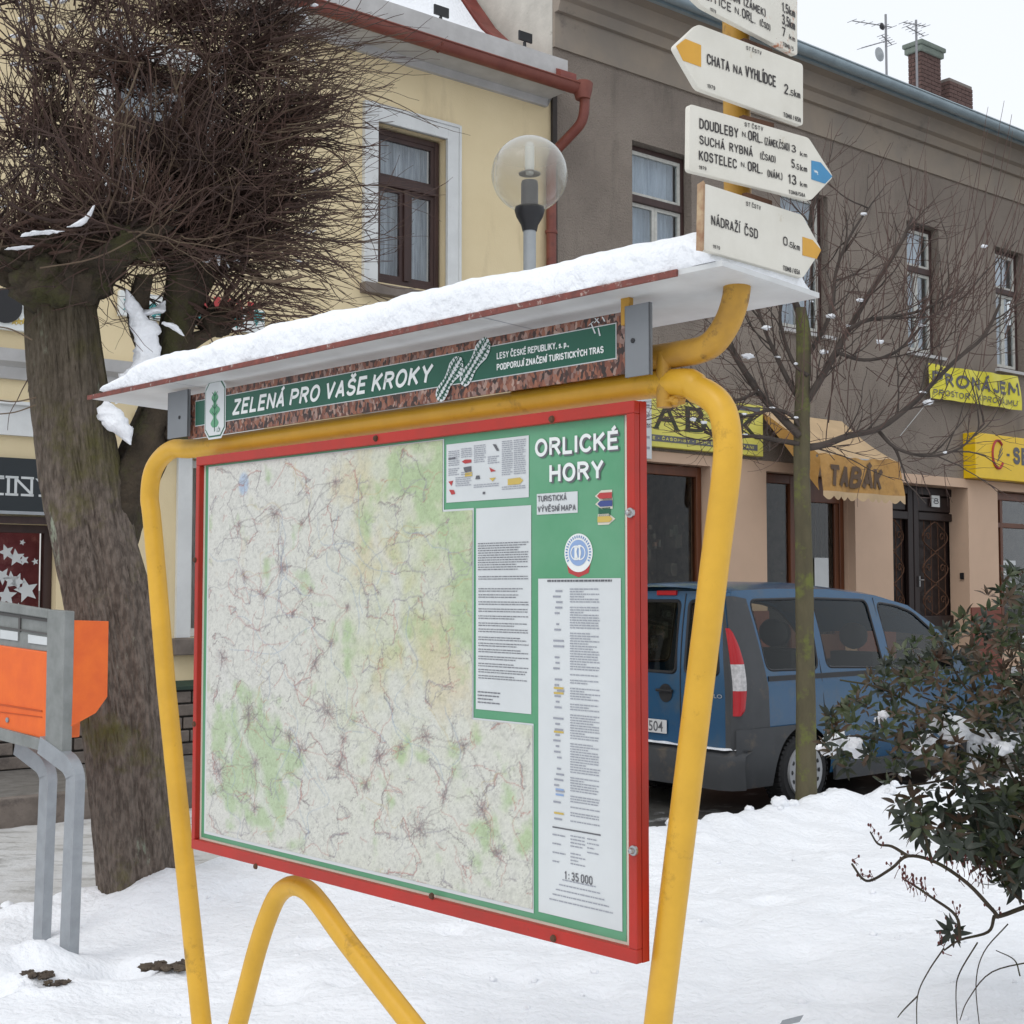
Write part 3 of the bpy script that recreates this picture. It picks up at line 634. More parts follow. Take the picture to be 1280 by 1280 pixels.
q = MB(); hx, hz = px(1150, 725, y-.03); q.box(hx-.012, hx+.012, y-.03, y, hz-.1, hz+.06); q.tube([(hx, y-.04, hz), (hx+.09, y-.04, hz)], .009, 6); q.build('handle', 'bolt', DD)
hn = MB(); h0 = px(1165, 619, y-.02); h1 = px(1175, 634, y-.02); hn.box(h0[0], h1[0], y-.018, y-.002, h1[1], h0[1]); ho = hn.build('house_number', 'paper_bright', DD)
q = MB(); add_stroke(q, '8', h0[0]+.035, h1[0]-.035, h1[1]+.045, h0[1]-.04, y-.021, sw=.18); q.build('digit', 'ink', DD)
q = MB(); hx, hz = px(1202, 720, .1); q.box(LO[2][1]-.03, LO[2][1]-.005, .06, .12, hz-.05, hz+.05); q.build('door_bell', 'black', GH)
B_ = shop_window(LO[3][0]+.01, LO[3][1]-.01, ZG+.57, zt, .12, 'shop_window', bars=(.13, .55), zb=px(1260, 657, .12)[1])
gd = MB()
for k in range(3):
    a, z = px(1248, 702+k*13, .15); gd.box(a+.1, a+.5, .14, .146, z-.05, z+.02)
gd.build('white_stickers', 'paper', B_)
shop_window(LO[4][0]+.01, LO[4][1]-.01, ZG+.04, zt, .12, 'shop_window')
# chimneys and aerials
def brick_box(parent_name, label, x0, x1, y0, y1, z0, z1, cap=True):
    t_ = thing(parent_name, label, 'chimney', FW, ((x0+x1)/2, (y0+y1)/2, z0)) if False else None
    q = MB(); q.box(x0+.012, x1-.012, y0+.012, y1-.012, z0, z1); st = q.build('chimney', 'mortar', GH)
    n = int((z1-z0)/.082); k = 0
    base = None
    for i in range(n):
        z = z0+i*.082
        nb = max(2, round((x1-x0)/.26)); L = (x1-x0)/nb; sh = (i % 2)*L/2
        for face in (0, 1):
            if face == 0: lo_, hi_ = x0, x1
            else: lo_, hi_ = y0, y1
            nb = max(2, round((hi_-lo_)/.26)); L = (hi_-lo_)/nb; p = lo_-(i % 2)*L/2
            while p < hi_-.01:
                a = max(p, lo_); b = min(p+L, hi_)-.012; p += L
                if b-a < .03: continue
                m = MB()
                if face == 0: m.box(a, b, y0-.004, y0+.05, z, z+.068)
                else: m.box(x0-.004, x0+.05, a, b, z, z+.068)
                m.build('brick', 'brick', st)
    if cap:
        c = MB(); c.box(x0-.08, x1+.08, y0-.08, y1+.08, z1, z1+.09); c.box(x0-.05, x1+.05, y0-.05, y1+.05, z1-.12, z1-.001); c.build('chimney_cap', 'cap', st, bevel=.02)
    return st
yc = 3.2
c0 = px(1148, 100, yc); c1 = px(1180, 60, yc)
brick_box('chimney', '', c0[0]+.1, c1[0]-.12, yc, yc+.3, px(1160, 112, yc)[1]-.6, px(1165, 62, yc)[1])
c2 = px(1187, 110, yc); c3 = px(1216, 118, yc)
brick_box('chimney', '', c2[0], c3[0], yc, yc+.5, c3[1]-.8, px(1200, 102, yc)[1], cap=False)
def aerial(u, vtop, vbot, bars, label):
    a, z1 = px(u, vtop, yc-.6); z0 = px(u, vbot, yc-.6)[1]-1.0
    t_ = thing('roof_aerial', label, 'aerial', FW, (a, yc-.6, z0))
    q = MB(); q.tube([(a, yc-.6, z0), (a, yc-.6, z1)], .022, 7); q.build('mast', 'wire', t_)
    for (du0, dv0, du1, dv1) in bars:
        p0 = px(u+du0, vtop+dv0, yc-.62); p1 = px(u+du1, vtop+dv1, yc-.62); q = MB()
        q.tube([(p0[0], yc-.62, p0[1]), (p1[0], yc-.62, p1[1])], .010, 5)
        for i in range(6):
            f = i/5; cx = p0[0]+(p1[0]-p0[0])*f; cz = p0[1]+(p1[1]-p0[1])*f
            q.tube([(cx, yc-.62-.10, cz), (cx, yc-.62+.10, cz)], .006, 4)
        q.build('antenna', 'wire', t_)
    return t_
t_ = aerial(1107, 18, 78, [(-42, 8, 8, 16), (-30, 42, -2, 34), (-5, 26, 8, 38)], 'tall branched television aerial left of the smaller one on the grey roof')
q = MB()
for du, dv in ((-4, 15), (6, 16), (8, 34), (-5, 46)):
    a, z = px(1107+du, 18+dv, yc-.66); q.lathe([(.001, -.03), (.07, 0), (.05, .03), (.001, .03)], (a, yc-.66, z), 10, 'y')
q.build('amplifier_box', 'black', t_)
q = MB()
for u_, v_ in ((1102, 67), (1128, 78)):
    a, z = px(u_, v_, yc-.7); q.lathe([(.001, .0), (.08, .02), (.13, .05), (.13, .04), (.001, -.012)], (a, yc-.7, z), 14, 'y')
q.build('dish', 'pole_grey', t_)
aerial(1145, 25, 72, [(-16, 3, 12, 8), (-12, 8, 10, 20)], 'small aerial on a thin mast just left of the brick chimney')

# --- yellow house
XL = -13.5
ZE = px(560, 55, -.45)[1]
zy1 = px(700, 105, -.45)[1]; print('gutter z', ZE, zy1, px(400, 10, -.45)[1])
ZE = zy1
YH = thing('town_house', 'pale yellow plastered house with white window surrounds, red gutter and snow covered roof', 'house', FW, (XL+2, 0, ZG))
wl_, wt = px(471, 152); wr_ = FW.x(556); wb = px(471, 352)[1]
SP = 2.9
ywins = [(wl_-k*SP, wr_-k*SP) for k in range(0, 4)]
zc = px(690, 135)[1]
print('yellow window', wl_, wr_, wb, wt, 'corner', XC)
shopx = (XL, FW.x(70)); sz0 = ZG+.75; sz1 = px(20, 655)[1]
sx0, sx1 = FW.x(236), FW.x(236)+1.9; szb = px(225, 797)[1]; szt = px(228, 572)[1]
yw = MB(); wall_with_holes(yw, XL, XC-.002, ZG, zc+.4, 0, [(a, b, wb, wt) for a, b in ywins]+[(shopx[0]+.2, shopx[1], sz0, sz1), (sx0, sx1, szb, szt)], .22)
yw.build('wall', 'yellow_wall', YH)
for a, b in ywins:
    old_window(YH, a+.02, b-.02, wb+.02, wt-.02, .1, white=False, curtain='curtain')
    t = MB(); k = .15
    t.box(a-k, a, -.04, .02, wb-.05, wt+k); t.box(b, b+k, -.04, .02, wb-.05, wt+k); t.box(a, b, -.04, .02, wt, wt+k)
    t.box(a-k-.03, a-k, -.055, .02, wb-.05, wt+k+.03); t.box(b+k, b+k+.03, -.055, .02, wb-.05, wt+k+.03); t.box(a-k, b+k, -.055, .02, wt+k, wt+k+.035)
    t.build('window_surround', 'white_trim', YH, bevel=.005)
    t = MB(); t.box(a-k-.05, b+k+.05, -.11, .1, wb-.15, wb-.04); t.build('window_sill', 'stone', YH, bevel=.01)
cn = MB(); cn.prism_x([(.02, zc-.02), (-.05, zc-.02), (-.07, zc+.10), (-.14, zc+.12), (-.14, zc+.2), (-.26, zc+.22), (-.40, zc+.42), (-.40, ZE-.03), (.02, ZE-.03)], XL, XC-.12)
cn.build('cornice', 'grey_trim', YH)
rf = MB(); prof = [(-.48, ZE+.03), (-.1, ZE+.20), (.4, ZE+.50), (1.0, ZE+1.05), (2.0, ZE+2.3), (4.5, ZE+5.6)]
for (a, b), (c, d) in zip(prof, prof[1:]): rf.quad((XL, a, b), (XC-.05, a, b), (XC-.05, c, d), (XL, c, d))
rf.build('roof', 'roof_red', YH, smooth=60)
gt = MB(); gt.grid(30, 9, lambda a, b: (XL+(XC-.02-XL)*a, -.47-.085*math.cos(math.pi*b), ZE+.03-.10*math.sin(math.pi*b)))
gt.tube([(XL, -.555, ZE+.035), (XC-.02, -.555, ZE+.035)], .012, 6)
for i in range(5): gt.tube([(XC-.02-i*2, -.47-.09, ZE-.0), (XC-.02-i*2, -.47, ZE-.08), (XC-.02-i*2, -.47+.09, ZE)], .012, 6)
gt.build('gutter', 'red_metal', YH, smooth=60)
fl = MB(); pr2 = [(y_, z_) for y_, z_ in prof]
for (a, b), (c, d) in zip(pr2, pr2[1:]):
    fl.add([(XC-.30, a, b+.05), (XC-.06, a, b+.05), (XC-.06, c, d+.05), (XC-.30, c, d+.05), (XC-.30, a, b+.13), (XC-.06, a, b+.13), (XC-.06, c, d+.13), (XC-.30, c, d+.13)], [(0,1,2,3),(4,5,6,7),(0,1,5,4),(1,2,6,5),(2,3,7,6),(3,0,4,7)])
fl.build('roof_flashing', 'roof_red', YH)
pi = MB(); zx = ZE
pts = [(XC+.02, -.50, ZE+.02), (XC+.05, -.5, ZE-.12), (XC+.04, -.46, ZE-.36), (XC-.02, -.30, ZE-.52), (XC-.08, -.14, ZE-.66), (XC-.1, -.09, ZE-.82), (XC-.1, -.085, ZE-1.2), (XC-.1, -.085, ZG)]
pi.tube(spline(pts[:-1], 5)+[pts[-1]], .06, 12)
pi.lathe([(.085, -.12), (.11, -.02), (.12, .06), (.10, .08)], (XC+.02, -.50, ZE), 14)
for z in (ZE-1.6, ZE-3.4): pi.lathe([(.07, -.02), (.075, 0), (.07, .02)], (XC-.1, -.085, z), 12)
pi.build('downpipe', 'red_metal', YH, smooth=50)
q = MB(); q.box(XC-.035, XC+.035, -.04, -.002, ZG, zc+.2); q.build('party_line_strip', 'dark_eave', YH)
# snow on the yellow roof and small black snow stops
sn = MB()
def roofpt(t):
    n = len(prof)-1; i = min(n-1, int(t*n)); f = t*n-i; return prof[i][0]*(1-f)+prof[i+1][0]*f, prof[i][1]*(1-f)+prof[i+1][1]*f
sn.grid(90, 30, lambda a, b: (lambda yz, x: (x, yz[0]-.01, yz[1]+.02+.05*min(1, b*8, (1-b)*12)*(1+.6*fbm(x*1.2, b*6, 2))))(roofpt(.02+b*.97), XL+(XC-.33-XL)*a))
sno = sn.build('roof_snow', 'snow', smooth=180, frame=FW, base=(XL, 0, ZE)); setp(sno, kind='stuff')
random.seed(2)
for u, v in ((551, 15), (656, 47), (452, -14)):
    yy = .12; a, z = px(u, v, yy); q = MB(); zr = z-.10
    q.box(a-.10, a+.10, yy-.02, yy+.0, z-.05, z+.06); q.box(a-.012, a+.012, yy-.012, yy+.02, z-.40, z-.05); q.build('snow_stop', 'black', YH)
# bands between the floors and over the shop
zb1 = px(20, 440)[1]; zb0 = px(20, 475)[1]
b1 = MB(); b1.prism_x([(.01, zb0), (-.05, zb0), (-.07, zb0+.1), (-.14, zb0+.14), (-.16, zb1), (.01, zb1)], XL, XC-.12); b1.build('string_course', 'grey_trim', YH)
zb3 = px(20, 503)[1]; zb2 = px(20, 545)[1]
b1 = MB(); b1.prism_x([(.01, zb2), (-.05, zb2), (-.05, zb3-.04), (-.09, zb3-.03), (-.09, zb3), (.01, zb3)], XL, FW.x(110)); b1.build('string_course', 'white_trim', YH)
# shop of the black sign
def shop_back(x0, x1, z0, z1, y, wood, back):
    w = MB(); t = .07; w.box(x0, x0+t, y, y+.08, z0, z1); w.box(x1-t, x1, y, y+.08, z0, z1); w.box(x0+t, x1-t, y, y+.08, z0, z0+t); w.box(x0+t, x1-t, y, y+.08, z1-t, z1)
    fo = w.build('shop_window', wood, YH); p = MB(); p.box(x0+t, x1-t, y+.03, y+.036, z0+t, z1-t); p.build('pane', 'shop_pane', fo)
    d = MB(); d.rect(x0, x1, z0, z1, y+.3); d.build('window_display', back, fo); return fo
P_ = shop_back(shopx[0]+.2, shopx[1]-.005, sz0, sz1, .1, 'brown_wood', 'pink_display')
def star_pts(cx, cz, r, n=5, k=.42, rot=0): return [(cx+(r if i % 2 == 0 else r*k)*math.sin(rot+i*math.pi/n), cz+(r if i % 2 == 0 else r*k)*math.cos(rot+i*math.pi/n)) for i in range(2*n)]
random.seed(11)
for (u, v, r) in ((8, 690, .09), (20, 697, .10), (3, 720, .10), (30, 700, .06), (44, 702, .04), (14, 725, .10), (21, 727, .1), (33, 738, .14), (8, 745, .12), (28, 678, .035), (22, 760, .06)):
    a, z = px(u, v, .13); q = MB(); q.prism(star_pts(a, z, r*.8, 5, .45, random.random()*2), .128, .133); q.build('paper_star', 'paper', P_)
shop_back(sx0+.005, sx1-.005, szb+.01, szt-.01, .1, 'white_trim', 'curtain')
t = MB(); k = .14; t.box(sx0-k, sx0, -.04, .02, szb, szt+k); t.box(sx1, sx1+k, -.04, .02, szb, szt+k); t.box(sx0, sx1, -.04, .02, szt, szt+k); t.build('window_surround', 'white_trim', YH)
t = MB(); t.box(sx0-k-.05, sx1+k+.05, -.12, .0, szb-.16, szb-.005); t.build('window_sill', 'stone', YH, bevel=.01)
# stone plinth, block by block
zp = px(225, 858, -.06)[1]
q = MB(); q.box(XL, XC-.14, -.06, -.002, ZG, zp-.03); PL = q.build('plinth', 'joint', YH)
q = MB(); q.prism_x([(-.002, zp+.05), (-.11, zp+.0), (-.11, zp-.03), (-.002, zp-.03)], XL, XC-.14); q.build('plinth_flashing', 'moss_metal', YH)
random.seed(8); rows = 5; hh = (zp-.04-ZG)/rows
for r in range(rows):
    x = FW.x(-20)-(r % 2)*.3
    while x < FW.x(420):
        L = random.uniform(.5, .75); q = MB(); q.box(x+.008, x+L-.008, -.085-random.random()*.012, -.055, ZG+r*hh+.01, ZG+(r+1)*hh-.008)
        q.build('stone', 'stone', PL, bevel=.008); x += L

# ------------------------------------------------------------------ signs on the houses
def board_sign(name, label, corners, y, th, m, cat='shop sign'):
    (u0, v0), (u1, v1) = corners; a, z1 = px(u0, v0, y); b, _ = px(u1, v1, y); z0 = px(u0, v1, y)[1] if False else px(u1, v1, y)[1]
    t_ = thing(name, label, cat, FW, ((a+b)/2, y, z0)); q = MB(); q.box(a, b, y, y+th, z0, z1); q.build('board', m, t_, bevel=.006)
    return t_, a, b, z0, z1
# KVETINY shop: black board
z1 = px(30, 573, -.1)[1]; z0 = px(30, 641, -.1)[1]; a = XL+.3; b = FW.x(110, -.1)
T = thing('shop_sign', 'black shop sign with ornate pale letters and a white underline above the pink window', 'shop sign', FW, (b-1, -.05, z0))
q = MB(); q.box(a, b, -.1, -.01, z0, z1); q.build('board', 'shop_black', T)
q = MB(); q.box(a, b, -.115, -.1, z0-.015, z0+.012); q.build('edge_strip', 'steel', T)
tz0 = px(20, 618, -.105)[1]; tz1 = px(20, 597, -.105)[1]; e0 = FW.x(-33, -.105, 610); e1 = FW.x(66, -.105, 610)
q = MB(); add_text(q, 'KVĚTINY', e0-.35, e1, tz0, tz1, -.104, bold=.0)
for i, f in enumerate((0, .17, .33, .5, .62, .75, .9)):
    xx = e0-.35+(e1-e0+.35)*f; q.box(xx-.02, xx+.09, -.104, -.102, tz0-.012, tz0+.008); q.box(xx-.02, xx+.09, -.104, -.102, tz1-.008, tz1+.012)
q.build('lettering', 'paper', T)
q = MB(); q.box(a, b, -.06, -.01, px(30, 655)[1], z0-.03); q.build('lower_board', 'brown_wood', T)
# long white boards under the first floor windows, seen through the limes
T, a, b, z0, z1 = board_sign('shop_sign', 'long white shop board with teal and red print behind the left tree twigs', ((150, 362), (331, 418)), -.08, .06, 'paper_bright')
q = MB(); random.seed(4)
for i in range(7):
    f = i/7; q.prism(star_pts(a+(b-a)*(f+.08), z0+(z1-z0)*random.uniform(.35, .75), .1, 6, .5), -.083, -.081)
q.build('print_teal', mat('print_teal', (.05, .3, .3), .5), T)
q = MB(); add_text(q, 'DROGERIE', a+.3, b-.15, z0+.10, z0+.34, -.084, bold=.01); q.build('print_red', 'ink_red', T) if False else q
q = MB()
for i in range(5): q.box(a+(b-a)*(.55+.08*i), a+(b-a)*(.55+.08*i)+.07, -.083, -.081, z0+.12, z0+.3)
q.build('print_red', 'ink_red', T)
T, a, b, z0, z1 = board_sign('shop_sign', 'white shop board with black disc at the left edge behind the big trunk', ((-60, 365), (60, 418)), -.08, .06, 'paper_bright')
q = MB(); cx, cz = px(6, 382, -.09); q.lathe([(.001, -.012), (.15, -.012), (.15, 0), (.001, 0)], (cx, -.085, cz), 24, 'y'); q.build('black_disc', 'black', T)
q = MB()
for u in (18, 24, 30): cx, cz = px(u, 402, -.09); q.prism(star_pts(cx, cz, .035), -.084, -.082)
q.build('print_ochre', 'ink_yellow', T)
# sunflower board
T, a, b, z0, z1 = board_sign('shop_sign', 'white shop sign with blue and red letters and a yellow sunflower right of the trunk', ((172, 512), (330, 571)), -.1, .05, 'paper_bright')
l0 = px(186, 530, -.105); q = MB(); add_text(q, 'RSTVO', l0[0], l0[0]+.75, px(190, 539, -.105)[1], px(190, 522, -.105)[1], -.104, bold=.01); q.build('lettering_blue', 'ink_navy', T)
q = MB(); l0 = px(183, 548, -.105); add_text(q, 'mo', l0[0]-.04, l0[0]+.20, px(190, 555, -.105)[1], px(190, 540, -.105)[1], -.104, bold=.01, shear=.3); q.build('lettering_red', 'ink_red', T)
q = MB(); cx, cz = px(209, 551, -.11); q.prism(star_pts(cx, cz, .13, 9, .55), -.108, -.104); q.build('sunflower', mat('sunflower_yellow', (.75, .5, .03), .5), T)
q = MB(); q.lathe([(.001, -.004), (.045, -.004), (.045, 0), (.001, 0)], (cx, -.109, cz), 14, 'y'); q.build('sunflower_centre', 'ink_yellow', T)
q = MB(); q.box(a, b, -.104, -.1, z0, z0+.035); q.build('green_base_line', 'ink_green', T)
# TABAK board
a = FW.x(752, -.12); z1 = px(812, 489, -.12)[1]; b = FW.x(956, -.12); z0 = px(956, 571, -.12)[1]; za = px(812, 563, -.12)[1]
T = thing('shop_sign', 'pale yellow TABÁK board with black serif letters left of the awning', 'shop sign', FW, ((a+b)/2, -.12, z0)); q = MB(); q.box(a, b, -.12, -.02, z0, z1); q.build('board', 'sign_tabak', T, bevel=.008)
print('tabak z', z0, za, z1)
H = z1-z0
LT = [('T', 772, 812), ('A', 817, 852), ('B', 857, 886), ('Á', 890, 921), ('K', 925, 952)]
q = MB()
for c, u0, u1 in LT:
    x0_, x1_ = FW.x(u0, -.125), FW.x(u1, -.125); add_text(q, c, x0_+.02, x1_-.02, z0+H*.34, z0+H*.80, -.125, bold=.005)
    if c != 'T':
        for f in ((.12, .88) if c in 'AÁK' else (.12,)): q.box(x0_+(x1_-x0_)*f-.055, x0_+(x1_-x0_)*f+.055, -.126, -.1245, z0+H*.33, z0+H*.355)
    if c in 'BK': q.box(x0_, x0_+.13, -.126, -.1245, z0+H*.785, z0+H*.81)
q.build('lettering', mat('olive_lettering', (.03, .035, .012), .5), T)
q = MB(); q.box(a+.1, b-.12, -.124, -.12, z0+H*.10, z0+H*.22); q.box(FW.x(912, -.12), b-.06, -.124, -.12, z0+H*.86, z0+H*.95); q.build('black_band', 'ink', T)
q = MB(); add_stroke(q, 'TABÁK - KOŠE - ČASOPISY - POHLEDNICE - OPRANI', a+.2, b-.2, z0+H*.13, z0+H*.19, -.1255, sw=.2); q.build('small_lettering', 'sign_tabak', T)
T, a, b, z0, z1 = board_sign('shop_sign', 'narrow white vertical board just right of the red frame, beside the TABÁK board', ((796, 493), (815, 574)), -.16, .03, 'paper')
q = MB()
for i in range(6): q.box(a+.08, b-.04, -.163, -.16, z0+.12+i*.13, z0+.15+i*.13)
q.build('small_print', 'ink_soft', T)
# golden sign
a, z1 = px(1219, 540, -.22); z0 = px(1219, 597, -.22)[1]; b = a+3.4
T = thing('shop_sign', 'golden yellow light box sign with red ring emblem at the right edge', 'shop sign', FW, (a+1, -.22, z0)); q = MB(); q.box(a, b, -.22, -.0, z0, z1); q.build('light_box', 'sign_gas', T, bevel=.01)
cx, cz = px(1248, 568, -.23); q = MB(); rr = .2
q.tube([(cx+rr*.80*math.cos(t), -.225, cz+rr*1.1*math.sin(t)) for t in [math.pi*.25+k*math.pi*1.55/20 for k in range(21)]], .022, 6); q.build('ring_emblem', 'ink_red', T)
q = MB()
for k in range(3): q.prism([(cx-.02+k*.03, cz-.12+k*.07), (cx+.13+k*.005, cz+.02+k*.07), (cx+.14+k*.005, cz+.045+k*.07), (cx-.02+k*.03, cz-.085+k*.07)], -.226, -.222)
c1x = FW.x(1262, -.225); q.box(c1x, c1x+.08, -.226, -.222, cz-.01, cz+.03)
add_stroke(q, 'SERVIS', FW.x(1270, -.225), FW.x(1270, -.225)+1.3, cz-.13, cz+.15, -.225, sw=.24); q.build('lettering', 'ink', T)
# rental banner
yb_ = -.16
bl = px(1164, 497, yb_); tl = px(1162, 453, yb_); br = px(1277, 513, yb_); tr = px(1276, 470, yb_)
T = thing('hanging_banner', 'yellow PRONÁJEM banner tied to the grey wall under the first floor windows', 'banner', FW, ((bl[0]+br[0])/2, yb_, bl[1]))
def bfn(a, b): x = bl[0]+(br[0]-bl[0])*a; z = (bl[1]*(1-b)+tl[1]*b)*(1-a)+(br[1]*(1-b)+tr[1]*b)*a; return (x+.02*math.sin(b*3), yb_+.03*math.sin(a*7+1)*(.4+b)+.02*math.sin(a*23+b*3), z-.03*math.sin(a*math.pi)*b)
q = MB(); q.grid(60, 14, bfn); q.build('banner_cloth', 'banner_yellow', T, smooth=180)
def zf(x, z): a = (x-bl[0])/(br[0]-bl[0]); b = (z-bl[1])/(tl[1]-bl[1]); return .03*math.sin(a*7+1)*(.4+b)+.02*math.sin(a*23+b*3)
Hb = tl[1]-bl[1]; Wb = br[0]-bl[0]
def on_banner(s, f0, f1, g0, g1, sw):
    q = MB(); zz0 = bl[1]; return add_stroke(q, s, bl[0]+Wb*f0, bl[0]+Wb*f1, zz0+Hb*g0, zz0+Hb*g1, 0, sw=sw, bend=lambda x, z: (lambda p: (p[0], p[1]-.009, p[2]))(bfn((x-bl[0])/Wb, (z-zz0)/Hb)), rnd=True)
on_banner('PRONÁJEM', .03, .97, .40, .80, .22).build('lettering', 'ink', T)
on_banner('PROSTORY K PRONÁJMU', .04, .95, .10, .28, .16).build('small_lettering', 'ink', T)
q = MB()
a0_, z0_ = px(1125, 545, -.02); q.tube([(bl[0], yb_, bl[1]), (a0_, -.02, z0_)], .004, 4); q.tube([(br[0], yb_, br[1]), (br[0]+.7, -.02, br[1]-.6)], .008, 4)
q.tube([(tl[0], yb_, tl[1]), (tl[0]-.15, -.0, tl[1]+.12)], .008, 4); q.tube([(tr[0], yb_, tr[1]), (tr[0]+.15, -.0, tr[1]+.12)], .008, 4); q.build('rope', 'paper', T)
# awning
yo = -.95
ax0 = FW.x(958, -.1); ax1 = FW.x(1124, yo)
wz1 = px(1000, 520, -.06)[1]; az1 = px(1005, 566, yo)[1]; az0 = px(1005, 612, yo-.03)[1]
zq = px(1100, 632, yo-.03)[1]; print('awning', ax0, ax1, wz1, az1, az0, zq)
T = thing('shop_awning', 'ochre cloth awning with TABÁK lettering and scalloped edge over the shop door', 'awning', FW, ((ax0+ax1)/2, -.05, az0))
wx0, wx1 = ax0+.05, ax1-.02
q = MB()
def aw(a, b):
    x = ax0+(ax1-ax0)*a
    s_ = .035*math.sin(a*9)*(b)+.02*math.sin(a*31)*b
    return (x, -.05+(yo+.05)*b, wz1+(az1-wz1)*b-.05*math.sin(b*math.pi)*(.4+.6*math.sin(a*8)**2)+s_*.5)
q.grid(60, 14, aw); q.build('awning_cloth', 'awning_light', T, smooth=180)
q = MB(); q.grid(60, 8, lambda a, b: (ax0+(ax1-ax0)*a, yo-.03-.03*math.sin(a*14)*b-.06*b, aw(a, 1)[2]-(aw(a, 1)[2]-az0)*b)); q.build('valance', 'awning', T, smooth=180)
def sc(a): return .05*abs(math.sin(a*30))
q = MB(); q.grid(240, 2, lambda a, b: (ax0+(ax1-ax0)*a, yo-.09-.03*math.sin(a*14), az0-(.06+sc(a))*b)); q.build('scalloped_edge', 'awning_light', T)
q = MB(); q.grid(10, 10, lambda a, b: (ax0, -.05+(yo+.02)*a+.02*math.sin(b*6), (wz1-.05+(az0-wz1+.05)*a) + (wz1+(az1-wz1)*a-(wz1-.05+(az0-wz1+.05)*a))*b)); q.grid(10, 10, lambda a, b: (ax1, -.05+(yo+.02)*a, (wz1-.05+(az0-wz1+.05)*a) + (wz1+(az1-wz1)*a-(wz1-.05+(az0-wz1+.05)*a))*b)); q.build('side_flap', 'awning', T)
tu0, tu1 = FW.x(1034, yo-.06), FW.x(1102, yo-.06)
q = MB(); add_stroke(q, 'TABÁK', tu0, tu1, az0+(az1-az0)*.12, az0+(az1-az0)*.74, 0, sw=.22, shear=.28, rnd=True)
q.v = [(x, yo-.036-.03*math.sin((x-ax0)/(ax1-ax0)*14)*(az1-z)/(az1-az0)-.06*(az1-z)/(az1-az0)-.008, z) for x, y, z in q.v]; q.build('lettering', 'awning_text', T)
q = MB(); q.tube([(ax0, yo, az1-.02), (ax1, yo, az1-.02)], .02, 6); q.tube([(ax0+.02, yo, az1-.03), (ax0+.02, -.05, az0)], .015, 6); q.tube([(ax1-.02, yo, az1-.03), (ax1-.02, -.05, az0)], .015, 6); q.build('awning_frame', 'steel', T)

# ------------------------------------------------------------------ map stand
FB = Frame(.256, 2.67, 0, -45.9)
bx = FB.px
ST = thing('map_stand', 'red framed hiking map board on a bent yellow tube frame under a snowy white roof', 'map stand', FB, (-.8, 0, 0))
def bpt(u, v, y): x, z = bx(u, v, y); return (x, y, z)
yt = .045
loop = [(229, 1060), (208, 860), (191, 660), (187, 620), (193, 585), (215, 562), (250, 553), (400, 536), (600, 511), (830, 484), (872, 487), (900, 508), (909, 545), (908, 590), (894, 700), (857, 1000)]
lp = [Vector(bpt(u, v, yt)) for u, v in loop]
ztop = sum(p.z for p in lp[7:10])/3
for i in (6, 7, 8, 9): lp[i].z = ztop
def extend(p, q, z=-.12): d = (p-q)/(p.z-q.z); return q+d*(z-q.z)
L0 = extend(lp[0], lp[1]); L1 = extend(lp[-1], lp[-2])
pts = [L0, lp[0]]+spline(lp[1:-1], 5)+[lp[-1], L1]
print('tube top', ztop, 'feet', L0, L1)
q = MB(); q.tube(pts, .0278, 20); q.build('tube_frame', 'yellow_tube', ST, smooth=60)
ar = [Vector(bpt(u, v, yt)) for u, v in ((302, 1262), (322, 1185), (338, 1138), (350, 1116), (366, 1107), (384, 1113), (402, 1133), (436, 1180), (505, 1268))]
q = MB(); q.tube([extend(ar[0], ar[1])]+spline(ar, 5)+[extend(ar[-1], ar[-2])], .0262, 18); q.build('support_arch', 'yellow_tube', ST, smooth=60)
# bent post carrying the direction signs
xp = FB.px(923, 340, yt)[0]
y2 = yt
ph = [Vector((bx(640, 447, y2)[0], y2, 0)), Vector((bx(815, 447, y2)[0], y2, 0)), Vector((bx(846, 447, y2)[0], y2, 0)), Vector(bpt(884, 434, y2)), Vector(bpt(906, 409, y2)), Vector(bpt(919, 375, y2)), Vector((xp, y2, bx(923, 335, y2)[1]))]
zh = bx(815, 448, y2)[1]
for p in ph[:3]: p.z = zh
q = MB(); q.tube([ph[0]]+spline(ph[1:], 6)+[Vector((xp, y2, 3.0))], .0262, 18); q.build('sign_post', 'yellow_old', ST, smooth=60)
x_, z_ = bx(835, 480, y2); q = MB(); q.tube([(x_, y2-.012, ztop-.05), (x_, y2-.012, zh+.005)], .0155, 12); x2 = x_-1.15; q.tube([(x2, y2, ztop), (x2, y2, zh)], .0155, 12); q.build('connector_stub', 'yellow_old', ST, smooth=60)
q = MB(); q.blob((x_+.01, y2, ztop-.036), (.03, .02, .012), 3); q.build('weld', 'yellow_old', ST)
